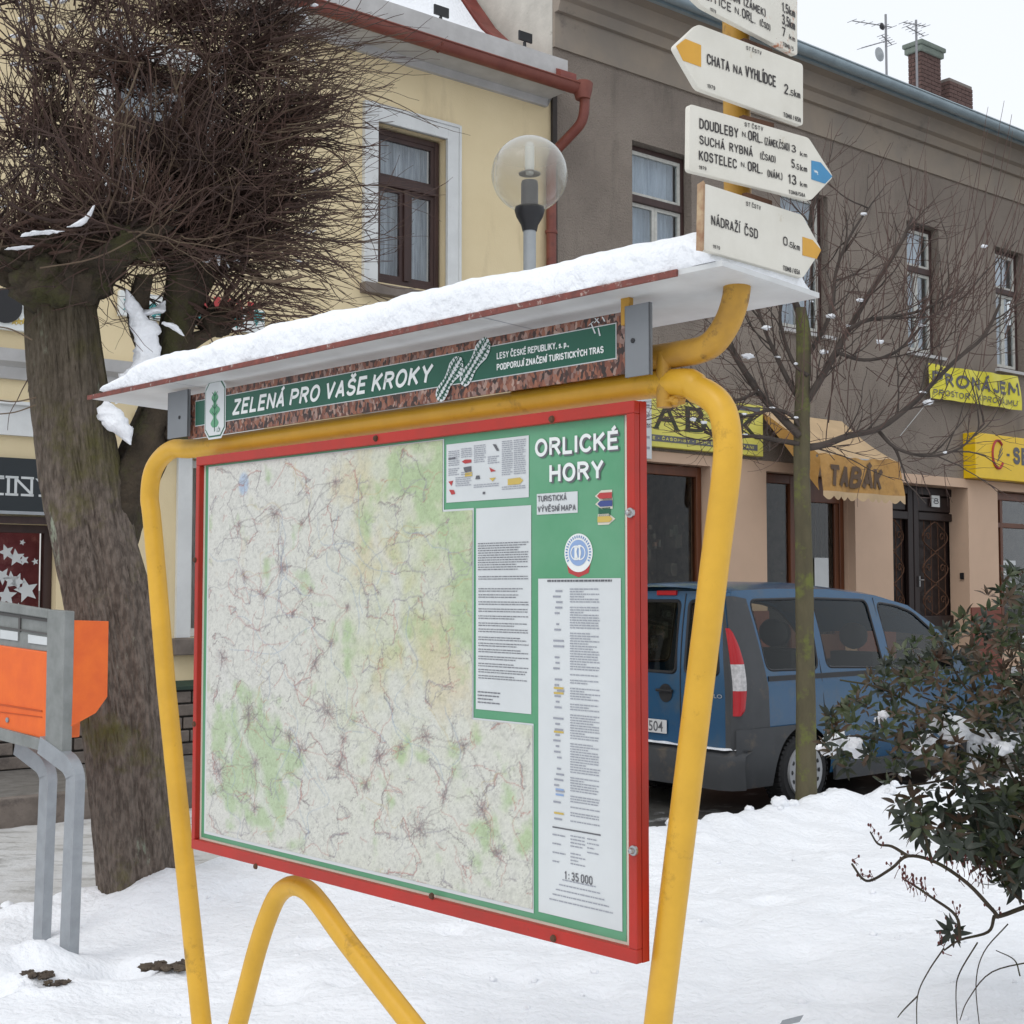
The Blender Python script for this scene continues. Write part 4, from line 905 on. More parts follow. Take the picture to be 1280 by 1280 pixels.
# board
T0 = bx(804, 500, -.022); B0 = bx(804, 1202, -.022); TL = bx(241, 571, -.022); BL_ = bx(243, 1066, -.022); XRB = bx(805, 850, .004)[0]
bw = -(TL[0]+BL_[0])/2; zt_ = (T0[1]+TL[1])/2; zb_ = (B0[1]+BL_[1])/2; print('board', bw, T0, B0, TL, BL_)
t_in = .038
q = MB(); fw = .042
q.prism([(-bw, zb_), (XRB, zb_), (XRB, zt_), (-bw, zt_)], -.004, .016); BP = q.build('board_panel', 'red', ST)
iR = bx(785, 850, -.02)[0]; iL = bx(247, 800, -.02)[0]; iT = (bx(785, 519, -.02)[1]+bx(247, 581, -.02)[1])/2; iB = (bx(787, 1180, -.02)[1]+bx(245, 1053, -.02)[1])/2
for a, b, c, d in ((-bw, XRB, iT, zt_), (-bw, XRB, zb_, iB), (-bw, iL, iB, iT), (iR, XRB, iB, iT)):
    q = MB(); q.box(a, b, -.022, -.005, c, d); q.build('frame_bar', 'red', BP, bevel=.002)
q = MB()
for u, v in ((690, 524), (320, 1083), (540, 1120), (692, 1173), (470, 548), (244, 700), (243, 905)):
    x, z = bx(u, v, -.022); q.lathe([(.001, -.006), (.006, -.005), (.008, 0)], (x, -.022, z), 10, 'y')
q.build('frame_screws', 'rust', BP)
q = MB()
for u, v in ((789, 641), (793, 1063)):
    x, z = bx(u, v, -.022); q.lathe([(.001, -.016), (.005, -.014), (.006, -.006), (.010, -.005), (.010, 0)], (x, -.022, z), 12, 'y')
q.build('bolt_heads', 'bolt', BP)
Yp = -.0055                       # printed sheets lie one above the other from here
def brect(nm, u0, v0, u1, v1, lay, m, flip=None, par=None):
    """sheet whose corners are the photo's top-left and bottom-right points"""
    y = Yp-.0012*lay; x0, za = bx(u0, v0, y); x1, zb = bx(u1, v1, y); q = MB(); q.rect(x0, x1, min(za, zb), max(za, zb), y); q.build(nm, m, par or BP); return x0, x1, min(za, zb), max(za, zb), y
q = MB(); q.rect(iL-.01, iR+.01, iB-.01, iT+.01, Yp); q.build('cream_margin', 'cream', BP)
q = MB(); gR = bx(782, 800, Yp)[0]; q.rect(iL+.010, gR, iB+.006, iT+.001, Yp-.0012); q.build('green_sheet', 'print_green', BP)
# map sheet with its notch
MY = Yp-.0024
mx0 = bx(260, 800, MY)[0]; mx1 = bx(666, 1000, MY)[0]; mzt = bx(257, 583, MY)[1]; mzb = bx(257, 1040, MY)[1]
nx1 = bx(555, 600, MY)[0]; nz1 = bx(575, 636, MY)[1]; nx2 = bx(592, 750, MY)[0]; nz2 = bx(630, 901, MY)[1]
mzb2 = bx(664, 1134, MY)[1]; print('map', mx0, mx1, mzt, bx(553, 553, MY)[1], mzb, mzb2)
mzb = (mzb+mzb2)/2; mzt = (mzt+bx(553, 553, MY)[1])/2
NXm, NZm = 470, 400
rs = np.random.RandomState(5)
def vnoise(nx, nz, cells, seed):
    r = np.random.RandomState(seed); gx = int(cells)+3; gz = int(cells)+3; G = r.rand(gz, gx)
    X, Z = np.meshgrid(np.linspace(0, cells, nx), np.linspace(0, cells*.8, nz)); xi = X.astype(int); zi = Z.astype(int); fx = X-xi; fz = Z-zi
    fx = fx*fx*(3-2*fx); fz = fz*fz*(3-2*fz)
    return (G[zi, xi]*(1-fx)+G[zi, xi+1]*fx)*(1-fz)+(G[zi+1, xi]*(1-fx)+G[zi+1, xi+1]*fx)*fz
def fb(cells, seed, o=5): 
    v = 0; a = .5
    for k in range(o): v = v+a*vnoise(NXm, NZm, cells*2**k, seed+k); a *= .55
    return v
X, Z = np.meshgrid(np.linspace(0, 1, NXm), np.linspace(0, 1, NZm))       # Z 0 at the bottom
n1 = fb(5, 1); n2 = fb(9, 20); n3 = fb(22, 40); n4 = fb(60, 60, 2)
white = np.array([.60, .59, .555]); green = np.array([.40, .49, .28]); ochre = np.array([.56, .47, .29]); grn2 = np.array([.34, .46, .27])
def bl_(cx, cz, rx, rz, rot=0):
    c, s_ = math.cos(rot), math.sin(rot); dx = X-cx; dz = Z-cz; a = (dx*c+dz*s_)/rx; b = (-dx*s_+dz*c)/rz; return np.exp(-(a*a+b*b))
G_ = bl_(.08, .36, .10, .13)+bl_(.2, .33, .09, .09, .5)+bl_(.22, .18, .09, .14, .5)+bl_(.30, .12, .08, .12)+bl_(.12, .2, .06, .1)+bl_(.75, .82, .16, .2)*.9+bl_(.85, .62, .1, .2)+bl_(.62, .9, .16, .1)*.6+bl_(.92, .28, .09, .2)*.8+bl_(.62, .14, .08, .12)*.7+bl_(.8, .3, .1, .1)*.5+bl_(.5, .6, .1, .12)*.3
O_ = bl_(.55, .82, .1, .22)+bl_(.66, .62, .12, .25, .3)+bl_(.78, .46, .07, .16)*1.1+bl_(.42, .92, .12, .1)*.7+bl_(.57, .42, .06, .1)*.6+bl_(.5, .7, .12, .12)*.5
west = 1/(1+np.exp((X-.42-.25*(Z-.5)+.25*(n1-.6))*14))      # open farmland on the left half
T_ = np.clip(.12+(1-west)*(.95+1.6*(n3-.62))*np.clip(Z*2.4-.35+(n2-.6)*2.4, .15, 1), 0, 1)[..., None]
G_ = np.clip((G_*.9+(n2-.62)*2.6+(n3-.62)*2.4-.20)*1.7, 0, 1)[..., None]; O_ = np.clip((O_*.9+(n1-.62)*1.6+(n3-.6)*2.2-.30)*1.3, 0, 1)[..., None]
soft = np.array([.49, .52, .34])
C = white*(1-T_)+soft*T_; C = C*(1-O_*.5)+ochre*O_*.5; C = C*(1-G_*.8)+(green*.6+grn2*.4)*G_*.8
C = C*(1-.14*(np.clip(n4-.5, 0, 1)*2)[..., None]); lk = bl_(.135, .945, .025, .04)[..., None]; lk = np.clip((lk-.45)*4, 0, 1); C = C*(1-lk*.8)+np.array([.33, .42, .55])*lk*.8
river = np.clip(1-np.abs((X-.62)-.35*(0.72-Z)-.015*np.sin(Z*30))/.02, 0, 1)*(Z > .5)*(Z < .82); C = C*(1-.6*river[..., None])+white*.6*river[..., None]
river = np.clip(1-np.abs((X-.08)-.5*(0.42-Z)-.01*np.sin(Z*40))/.022, 0, 1)*(Z > .02)*(Z < .5); C = C*(1-.7*river[..., None])+white*.7*river[..., None]
def stamp(px_, pz_, col, a, w=0):
    i = int(pz_*(NZm-1)); j = int(px_*(NXm-1))
    for di in range(-w, w+1):
        for dj in range(-w, w+1):
            if 0 <= i+di < NZm and 0 <= j+dj < NXm: C[i+di, j+dj] = C[i+di, j+dj]*(1-a)+col*a
road = np.array([.20, .17, .17]); redr = np.array([.42, .2, .17]); greyr = np.array([.3, .29, .3]); bluer = np.array([.28, .34, .42])
rnd = random.Random(6)
def roadline(x0, z0, x1, z1, col, a, wob, w=0):
    L = math.hypot(x1-x0, z1-z0); n = max(4, int(L*900)); ph = [rnd.random()*6 for _ in range(4)]; am = [rnd.gauss(0, wob*L/(k+1)) for k in range(4)]
    dx, dz = (x1-x0)/max(L, 1e-6), (z1-z0)/max(L, 1e-6)
    for i in range(n):
        t = i/n; o = sum(am[k]*math.sin(t*math.pi*(k+1)*1.0+0*ph[k]) for k in range(4)); jit = rnd.gauss(0, .0006)
        stamp(x0+dx*L*t-dz*(o+jit), z0+dz*L*t+dx*(o+jit), col, a, w)
towns = [(.255, .86, 1), (.28, .72, 1), (.21, .65, .8), (.14, .70, .8), (.06, .48, 1.2), (.165, .335, 1.5), (.44, .36, 1.7), (.31, .29, 1), (.35, .26, 1.2), (.475, .235, 1.3), (.395, .475, 1), (.19, .21, 1), (.05, .17, 1.4), (.60, .27, 1), (.73, .33, 1.1), (.715, .12, 1.5), (.19, .09, .8), (.56, .20, .7), (.88, .19, 1.1), (.46, .93, .6), (.35, .83, .5), (.45, .53, .6), (.49, .30, .7), (.83, .32, .8), (.66, .30, .6), (.78, .2, .7), (.92, .1, .8), (.32, .6, .5), (.12, .84, .5), (.5, .62, .5), (.38, .66, .5)]
villages = [(rnd.random(), rnd.random()) for _ in range(420)]
for (x, z) in villages:
    if rnd.random() < .8:
        n = rnd.randint(2, 3)
        near = sorted(villages, key=lambda p: (p[0]-x)**2+(p[1]-z)**2)[1:1+n]
        for p in near: roadline(x, z, p[0], p[1], rnd.choice([greyr, greyr, redr, road]), rnd.uniform(.22, .50), .07)
    for _ in range(rnd.randint(6, 22)): stamp(x+rnd.gauss(0, .006), z+rnd.gauss(0, .010), road, .45)
for (x, z, s_) in towns:
    for _ in range(int(330*s_)): stamp(x+rnd.gauss(0, .010*s_), z+rnd.gauss(0, .012*s_), rnd.choice([road, redr, greyr]), .30)
    near = sorted(towns, key=lambda p: (p[0]-x)**2+(p[1]-z)**2)[1:5]
    for p in near[:rnd.randint(1, 3)]: roadline(x, z, p[0], p[1], road if rnd.random() < .6 else redr, .27, .07)
    for _ in range(int(12*s_)):
        an = rnd.random()*6.28; l = rnd.uniform(.02, .06)*s_; roadline(x, z, x+l*.6*math.cos(an), z+l*.6*math.sin(an), road, .30, .10)
for _ in range(30):
    x, z = rnd.random(), rnd.random(); an = rnd.gauss(-1.2, .5); l = rnd.uniform(.1, .3); roadline(x, z, x+l*math.cos(an), z+l*math.sin(an), bluer, .35, .12)
for _ in range(90):
    x, z = rnd.random(), rnd.random(); an = rnd.random()*6.28; l = rnd.uniform(.03, .15); roadline(x, z, x+l*math.cos(an), z+l*math.sin(an), rnd.choice([redr, np.array([.5, .4, .2]), greyr]), .3, .15)
for _ in range(9000): stamp(rnd.random(), rnd.random(), road, rnd.uniform(.08, .35))
for _ in range(500):
    x, z = rnd.random(), rnd.random(); an = rnd.random()*6.28; l = rnd.uniform(.01, .035); roadline(x, z, x+l*math.cos(an), z+l*math.sin(an), rnd.choice([road, greyr, redr]), rnd.uniform(.25, .5), .2)
n5 = vnoise(NXm, NZm, 230, 91); n6 = vnoise(NXm, NZm, 120, 92)
C = C*(1-.38*np.clip(n5-.62, 0, 1)[..., None]-.30*np.clip(n6-.55, 0, 1)[..., None])
C = C*(1+.045*rs.randn(NZm, NXm, 1))*.98
mrg = .006
def inmap(x, z):
    return mx0 <= x <= mx1 and mzb <= z <= mzt and not (x > nx1 and z > nz1) and not (x > nx2 and z > nz2)
q = MB(); e_ = .008; q.v = []; 
outl = [(mx0-e_, mzb-e_), (mx1+e_*.3, mzb-e_), (mx1+e_*.3, nz2), (nx2, nz2), (nx2, nz1), (nx1, nz1), (nx1, mzt+e_*.3), (mx0-e_, mzt+e_*.3)]
q.add([(x, MY, z) for x, z in outl], [tuple(range(8))]); q.build('map_paper', 'paper', BP)
me = bpy.data.meshes.new('map_print')
xs = np.linspace(mx0, mx1, NXm); zs = np.linspace(mzb, mzt, NZm); XX, ZZ = np.meshgrid(xs, zs)
off = ORG[BP]; yy = MY-.0012
vv = np.stack([XX-off.x, np.full_like(XX, yy-off.y), ZZ-off.z], -1).reshape(-1, 3)
idx = np.arange(NXm*NZm).reshape(NZm, NXm); F = np.stack([idx[:-1, :-1], idx[:-1, 1:], idx[1:, 1:], idx[1:, :-1]], -1).reshape(-1, 4)
cxm = (XX[:-1, :-1]+XX[1:, 1:])/2; czm = (ZZ[:-1, :-1]+ZZ[1:, 1:])/2; ee = .004
keep = ~((cxm > nx1-ee) & (czm > nz1-ee)) & ~((cxm > nx2-ee) & (czm > nz2-ee)); F = F[keep.reshape(-1)]
me.vertices.add(len(vv)); me.vertices.foreach_set('co', vv.reshape(-1)); me.loops.add(len(F)*4); me.loops.foreach_set('vertex_index', F.reshape(-1).astype(np.int32))
me.polygons.add(len(F)); me.polygons.foreach_set('loop_start', np.arange(0, len(F)*4, 4, dtype=np.int32)); me.update(calc_edges=True); me.validate()
ca = me.color_attributes.new('print', 'FLOAT_COLOR', 'POINT'); cc = np.ones((NXm*NZm, 4)); cc[:, :3] = np.clip(C, 0, 1).reshape(-1, 3); ca.data.foreach_set('color', cc.reshape(-1))
mm = bpy.data.materials.new('map_print'); mm.use_nodes = True; N = mm.node_tree.nodes; b = N['Principled BSDF']; at_ = N.new('ShaderNodeVertexColor'); at_.layer_name = 'print'
mm.node_tree.links.new(at_.outputs[0], b.inputs['Base Color']); b.inputs['Roughness'].default_value = .45; b.inputs['Specular IOR Level'].default_value = .3
mp_o = link_mesh('map_print', me, mm, BP)
# panels of small print
def lines(q, x0, x1, z0, z1, y, pitch, h, rag=.25, gap=.0, seed=0, words=True):
    r = random.Random(seed); z = z1-h
    while z > z0:
        x = x0; xe = x1-(x1-x0)*rag*r.random()*(1 if r.random() < .35 else .12)
        while x < xe:
            w = r.uniform(.003, .013) if words else xe-x; w = min(w, xe-x); q.rect(x, x+w, z, z+h, y); x += w+.0016
        z -= pitch
        if gap and r.random() < gap: z -= pitch*1.2
a, b, c, d, y = brect('text_sheet', 558, 555, 661, 620, 1.9, 'paper')
a, b, c, d = bx(557, 0, y)[0], bx(661, 0, y)[0], 0, 0
y = Yp-.0024
def zfrac(u, v): return bx(u, v, y)[1]
A0 = bx(558, 590, y)[0]; A1 = bx(661, 590, y)[0]; Az1 = (zfrac(558, 555)+zfrac(661, 545))/2; Az0 = (zfrac(558, 628)+zfrac(661, 622))/2
BP_last = [o for o in COL.objects if o.name.startswith('text_sheet')][-1]; bpy.data.objects.remove(BP_last)
q = MB(); q.rect(A0, A1, Az0, Az1, y); TS = q.build('text_sheet', 'paper', BP)
W = A1-A0; Hh = Az1-Az0; q = MB(); yl = y-.0012
for (f0, f1, g0, g1, sd_) in ((.03, .17, .60, .88, 1), (.19, .33, .72, .90, 2), (.12, .32, .24, .42, 3), (.35, .50, .62, .93, 4), (.52, .66, .60, .72, 5), (.35, .66, .22, .27, 6), (.69, .82, .36, .95, 7), (.83, .97, .36, .95, 8), (.69, .97, .12, .20, 9), (.03, .17, .44, .58, 10), (.19, .33, .44, .5, 12)):
    lines(q, A0+W*f0, A0+W*f1, Az0+Hh*g0, Az0+Hh*g1, yl, .0045, .0018, seed=sd_)
q.build('small_print', 'ink_soft', TS, kind='stuff')
def ppoly(q, P): q.add([(A0+W*a, yl, Az0+Hh*b) for a, b in P], [tuple(range(len(P)))])
q = MB()
for P in ([(.20, .68), (.24, .64), (.32, .65), (.32, .70), (.24, .71)], [(.03, .36), (.09, .37), (.07, .28)], [(.04, .22), (.10, .21), (.12, .14), (.07, .13)], [(.54, .54), (.62, .47), (.56, .46)]): ppoly(q, P)
q.build('red_marks', 'ink_red', TS)
q = MB()
for P in ([(.58, .92), (.62, .91), (.66, .80), (.63, .80)], [(.03, .76), (.12, .77), (.12, .74), (.03, .73)], [(.22, .58), (.32, .59), (.32, .50), (.24, .49)], [(.38, .42), (.42, .42), (.43, .36), (.37, .36)], [(.46, .14), (.49, .14), (.49, .10), (.46, .10)]): ppoly(q, P)
q.build('grey_marks', 'ink', TS)
q = MB()
for P in ([(.76, .32), (.90, .33), (.94, .28), (.90, .22), (.76, .22)], [(.24, .48), (.33, .49), (.33, .42), (.24, .42)], [(.54, .36), (.62, .36), (.58, .30)]): ppoly(q, P)
q.build('yellow_marks', 'ink_yellow', TS)
# green rule above and left of the letter sheet, then the sheet
C0 = bx(595, 760, y)[0]; C1 = bx(664, 760, y)[0]; Cz1 = (zfrac(595, 637)+zfrac(664, 630))/2; Cz0 = (zfrac(595, 886)+zfrac(664, 893))/2
q = MB(); q.rect(C0, C1, Cz0, Cz1, y); LS = q.build('letter_sheet', 'paper', BP)
W = C1-C0; Hh = Cz1-Cz0; q = MB()
for i, (s0, s1) in enumerate(((.40, .58), (.33, .68), (.26, .78), (.34, .66))): lines(q, C0+W*s0, C0+W*s1, Cz1-Hh*(.045+i*.027), Cz1-Hh*(.035+i*.027), yl, .02, .0055, 0, seed=i)
lines(q, C0+W*.04, C0+W*.96, Cz1-Hh*.31, Cz1-Hh*.175, yl, .0052, .0018, seed=31)
for i, g in enumerate((.34, .40, .43, .465, .50, .535, .57, .60, .64, .67, .70, .735, .77, .80, .83)):
    lines(q, C0+W*.05, C0+W*.96, Cz1-Hh*(g+.022), Cz1-Hh*g, yl, .0052, .0018, .3, seed=40+i)
lines(q, C0+W*.04, C0+W*.5, Cz0+Hh*.03, Cz0+Hh*.09, yl, .0075, .0026, .5, seed=90)
q.build('small_print', 'ink_mid', LS, kind='stuff')
# legend sheet
D0 = bx(673, 940, y)[0]; D1 = bx(777, 940, y)[0]; Dz1 = (zfrac(673, 722)+zfrac(777, 724))/2; Dz0 = (zfrac(673, 1140)+zfrac(777, 1164))/2
q = MB(); q.rect(D0, D1, Dz0, Dz1, y); GS = q.build('legend_sheet', 'paper', BP)
W = D1-D0; Hh = Dz1-Dz0; q = MB(); r_ = random.Random(12)
lines(q, D0+W*.40, D0+W*.76, Dz1-Hh*.72, Dz1-Hh*.03, yl, .0052, .0021, .6, gap=.16, seed=5)
lines(q, D0+W*.40, D0+W*.58, Dz1-Hh*.86, Dz1-Hh*.755, yl, .0068, .0022, .5, gap=.2, seed=6)
lines(q, D0+W*.60, D0+W*.74, Dz1-Hh*.80, Dz1-Hh*.755, yl, .009, .0022, .5, seed=7)
for i in range(42):
    if r_.random() < .75: zz = Dz1-Hh*(.04+.0165*i); q.rect(D0+W*(.19+.05*r_.random()), D0+W*(.26+.07*r_.random()), zz, zz+.0035, yl)
lines(q, D0+W*.18, D0+W*.34, Dz1-Hh*.86, Dz1-Hh*.76, yl, .018, .0025, .5, seed=17)
for i in range(5): lines(q, D0+W*(.30-.04*i if i else .3), D0+W*(.70+.05*i), Dz0+Hh*(.105-.016*i), Dz0+Hh*(.112-.016*i), yl, .02, .0022, 0, seed=60+i)
q.build('small_print', 'ink_soft', GS, kind='stuff')
q = MB(); lines(q, D0+W*.12, D0+W*.90, Dz1-Hh*.010, Dz1-Hh*.004, yl, .02, .004, 0, seed=61); q.rect(D0+W*.18, D0+W*.76, Dz1-Hh*.742, Dz1-Hh*.738, yl)
for zz in (.865, .88): lines(q, D0+W*.60, D0+W*.78, Dz1-Hh*zz, Dz1-Hh*(zz-.004), yl, .02, .005, 0, seed=62)
add_stroke(q, '1 : 35 000', D0+W*.33, D0+W*.66, Dz0+Hh*.113, Dz0+Hh*.138, yl, sw=.2); q.build('scale_lettering', 'ink', GS)
q = MB()
for zz in (.70, .46, .33, .345): q.rect(D0+W*.2, D0+W*.32, Dz1-Hh*zz, Dz1-Hh*zz+.004, yl)
q.build('yellow_marks', 'ink_yellow', GS)
q = MB()
for zz in (.63, .645): q.rect(D0+W*.22, D0+W*.32, Dz1-Hh*zz, Dz1-Hh*zz+.004, yl)
q.build('blue_marks', 'ink_paleblue', GS)
# heading
def tpx(q, s, u0, v0, u1, v1, y, **k):
    """baseline from (u0,v0) to (u1,v0) roughly; cap top at v1 over u0"""
    x0, z0 = bx(u0, v0, y); x1 = bx(u1, v0, y)[0]; z1 = bx(u0, v1, y)[1]; return add_stroke(q, s, x0, x1, z0, z1, y, **k)
q = MB(); tpx(q, 'ORLICKÉ', 671, 573.5, 775, 551, yl+.0006, sw=.215, rnd=True); tpx(q, 'HORY', 689, 605.5, 756, 582.5, yl+.0006, sw=.215, rnd=True); q.build('heading_shadow', 'ink', BP)
q = MB(); tpx(q, 'ORLICKÉ', 669, 571.5, 773, 549, yl, sw=.19, rnd=True); tpx(q, 'HORY', 687, 603.5, 754, 580.5, yl, sw=.19, rnd=True); q.build('heading', 'paper_bright', BP)
q = MB(); x0, z0 = bx(671, 643.5, y); x1, z1 = bx(722, 614, y); q.rect(x0, x1, z0, z1, y); q.build('title_label', 'paper', BP)
q = MB(); tpx(q, 'TURISTICKÁ', 672, 627.5, 708, 620, yl, sw=.17, rnd=True); tpx(q, 'VÝVĚSNÍ MAPA', 672, 640.5, 719.5, 633, yl, sw=.17, rnd=True); q.build('title_lettering', 'ink', BP)
def arrow(cu, cv, m, right):
    x, z = bx(cu, cv, y); w, h = .042, .022; sgn = 1 if right else -1
    def P(k, yy, nm, mt):
        hh = h*k/2; q = MB(); pts = [(x-sgn*w*.5, z-hh), (x+sgn*w*.2, z-hh), (x+sgn*w*(.2+.42*k), z), (x+sgn*w*.2, z+hh), (x-sgn*w*.5, z+hh)]
        q.add([(a, yy, b) for a, b in pts], [tuple(range(5))]); return q.build(nm, mt, BP)
    P(1.0, y, 'trail_arrow', 'cream'); q = MB(); hh = h*.27; pts = [(x-sgn*w*.5, z-hh), (x+sgn*w*.28, z-hh), (x+sgn*w*.46, z), (x+sgn*w*.28, z+hh), (x-sgn*w*.5, z+hh)]
    q.add([(a, yl, b) for a, b in pts], [tuple(range(5))]); q.build('trail_arrow_mark', m, BP)
arrow(755.5, 619.5, 'ink_red', False); arrow(756, 629.5, 'ink_navy', False); arrow(757, 649, 'ink_yellow', True)
q = MB(); x, z = bx(755.5, 640, y); q.rect(x-.016, x+.016, z-.009, z+.009, y); q.build('trail_arrow_back', 'ink_green', BP)
rx, rz = bx(723, 691, y)
q = MB(); rb = [(rx-.033, rz-.022), (rx-.028, rz-.041), (rx, rz-.050), (rx+.028, rz-.041), (rx+.033, rz-.022), (rx, rz-.022)]; q.add([(a, y+.0005, b) for a, b in rb], [tuple(range(6))]); q.build('emblem_ribbon', 'ink_red', BP)
def disc(q, cx, cz, r, y, n=36, rin=0):
    if not rin: q.add([(cx+r*math.cos(2*math.pi*i/n), y, cz+r*math.sin(2*math.pi*i/n)) for i in range(n)], [tuple(range(n))])
    else: q.add([(cx+(r if k == 0 else rin)*math.cos(2*math.pi*i/n), y, cz+(r if k == 0 else rin)*math.sin(2*math.pi*i/n)) for k in (0, 1) for i in range(n)], [(i, (i+1) % n, n+(i+1) % n, n+i) for i in range(n)])
q = MB(); disc(q, rx, rz, .0395, y); EM = q.build('emblem', 'paper_bright', BP)
q = MB(); disc(q, rx, rz, .0265, y-.0008); q.build('emblem_disc', 'ink_paleblue', EM)
q = MB(); disc(q, rx-.006, rz, .015, yl-.0004, rin=.0125); disc(q, rx+.006, rz, .015, yl-.0004, rin=.0125); add_stroke(q, 'KT', rx-.009, rx+.010, rz-.016, rz+.016, yl-.0006, sw=.12)
for k in range(22):
    an = k*2*math.pi/22
    if -2.2 < an-2*math.pi*(an > math.pi) < -.9: continue
q.build('emblem_monogram', 'paper_bright', EM)
q = MB()
for k in range(24):
    an = -.5+k*(math.pi+1.0)/23; cx = rx+.033*math.cos(an); cz = rz+.033*math.sin(an); q.add([(cx+dx*math.cos(an-1.57)-dz*math.sin(an-1.57), y-.0008, cz+dx*math.sin(an-1.57)+dz*math.cos(an-1.57)) for dx, dz in ((-.0013, -.0028), (.0013, -.0028), (.0013, .0028), (-.0013, .0028))], [(0, 1, 2, 3)])
q.build('emblem_ring_print', 'ink_blue', EM)

# banner over the board
nz0 = (bx(235, 545, -.03)[1]+bx(782, 468, -.03)[1])/2; nz1_ = (bx(235, 492, -.03)[1]+bx(782, 387, -.03)[1])/2
n0 = bx(228, 540, -.03)[0]; n1_ = bx(800, 440, -.03)[0]
BN = thing('banner_sign', 'long brown bark patterned banner with green ZELENÁ PRO VAŠE KROKY strip above the map', 'banner', FB, ((n0+n1_)/2, 0, nz0))
q = MB(); q.box(n0, n1_, -.012, -.006, nz0, nz1_); q.build('bark_panel', 'bark_print', BN)
def bb(nm, P, y, m, par=None): q = MB(); q.add([(a, y, b) for a, b in P], [tuple(range(len(P)))]); return q.build(nm, m, par or BN)
g0x = bx(244, 515, -.014)[0]; g1x = bx(769, 430, -.014)[0]; gz0 = (bx(244, 529, -.014)[1]+bx(769, 451.7, -.014)[1])/2; gz1 = (bx(244, 499.6, -.014)[1]+bx(769, 408, -.014)[1])/2
bb('strip_outline', [(g0x-.002, gz0-.002), (g1x+.002, gz0-.002), (g1x+.002, gz1+.002), (g0x-.002, gz1+.002)], -.0125, 'paper')
bb('green_strip', [(g0x, gz0), (g1x, gz0), (g1x, gz1), (g0x, gz1)], -.0132, 'banner_green')
gh = gz1-gz0; q = MB(); add_stroke(q, 'ZELENÁ PRO VAŠE KROKY', bx(290.5, 515, -.0142)[0], bx(538, 480, -.0142)[0], gz0+gh*.17, gz0+gh*.80, -.0142, shear=.22, sw=.195, rnd=True); q.build('lettering', 'paper_bright', BN)
q = MB(); add_stroke(q, 'LESY ČESKÉ REPUBLIKY, s. p.,', bx(621, 450, -.0142)[0], bx(711, 435, -.0142)[0], gz0+gh*.56, gz0+gh*.77, -.0142, sw=.19, rnd=True)
add_stroke(q, 'PODPORUJÍ ZNAČENÍ TURISTICKÝCH TRAS', bx(621, 465, -.0142)[0], bx(754.5, 440, -.0142)[0], gz0+gh*.20, gz0+gh*.41, -.0142, sw=.19, rnd=True); q.build('small_lettering', 'paper_bright', BN)
bcx, bcz = bx(269, 511, -.014); bw_, bh_ = .054, .086
oc = [(-.5, -.36), (-.3, -.5), (.3, -.5), (.5, -.36), (.5, .36), (.3, .5), (-.3, .5), (-.5, .36)]
oct_ = lambda k, y, nm, m: bb(nm, [(bcx+a*bw_*2*k, bcz+b*bh_*2*k*.98) for a, b in oc], y, m)
oct_(1.0, -.0140, 'badge', 'paper'); oct_(.93, -.0146, 'badge_line', 'ink_green'); oct_(.88, -.0150, 'badge_field', 'paper')
q = MB(); lf = []
for i in range(26):
    t = i/25; w = .018*(1+.55*math.sin(t*math.pi*5.5))*(math.sin(math.pi*min(1, t*.9+.12))**.6); lf.append((w, -.052+.105*t))
P = [(bcx-w, bcz+h) for w, h in lf]+[(bcx+w, bcz+h) for w, h in lf[::-1]]
q.add([(a, -.0154, b) for a, b in P], [tuple(range(len(P)))]); q.build('oak_leaf', 'print_green', BN); q = MB(); q.rect(bcx-.0018, bcx+.0018, bcz-.064, bcz+.04, -.0158)
for k in range(4): zz = bcz-.02+k*.018; q.add([(bcx, -.0158, zz), (bcx+.014, -.0158, zz+.012), (bcx+.014, -.0158, zz+.0145), (bcx, -.0158, zz+.004)], [(0, 1, 2, 3)]); q.add([(bcx, -.0158, zz), (bcx-.014, -.0158, zz+.012), (bcx-.014, -.0158, zz+.0145), (bcx, -.0158, zz+.004)], [(0, 1, 2, 3)])
add_text(q, 'LČR', bcx+.012, bcx+.03, bcz-.066, bcz-.055, -.0158); q.build('leaf_veins', 'ink_green', BN)
def sole(c0, c1, w):
    """boot print between two photo points: heel c0, toe c1"""
    h = Vector(bx(*c0, -.0142)); t = Vector(bx(*c1, -.0142)); ax = (t-h); L = ax.length; ax.normalize(); pr = Vector((ax.y, -ax.x))
    def wid(f): return w*float(np.interp(f, [0, .03, .12, .25, .4, .55, .72, .88, .96, 1], [0, .26, .40, .40, .31, .36, .50, .44, .27, 0]))
    P = []
    n = 50
    for i in range(n+1): f = i/n; P.append(h+ax*L*f+pr*wid(f))
    for i in range(n, -1, -1): f = i/n; P.append(h+ax*L*f-pr*wid(f))
    bb('boot_print', [(p.x, p.y) for p in P], -.0148, 'paper')
    q = MB(); r = random.Random(1)
    for i in range(1, 13):
        f = i/13; wd = wid(f); c = h+ax*L*f; 
        for s_ in (-1, 1):
            a = c+pr*s_*wd*.10; b = c+pr*s_*wd*.92+ax*L*.035; th = ax*L*.012
            q.add([(p.x, -.0153, p.y) for p in (a-th, b-th, b+th, a+th)], [(0, 1, 2, 3)])
    for s_ in (-.35, .35):
        for i in range(1, 12):
            f = i/12; c = h+ax*L*f+pr*wid(f)*s_*(1 if i % 2 else 1.5); q.add([(p.x, -.0153, p.y) for p in (c-pr*.0016-ax*.01, c+pr*.0016-ax*.01, c+pr*.0016+ax*.01, c-pr*.0016+ax*.01)], [(0, 1, 2, 3)])
    q.build('tread_marks', 'banner_green', BN)
sole((547, 500), (577, 447), .048); sole((577, 481), (611, 424), .048)
q = MB()                                  # scratches at the upper right of the banner
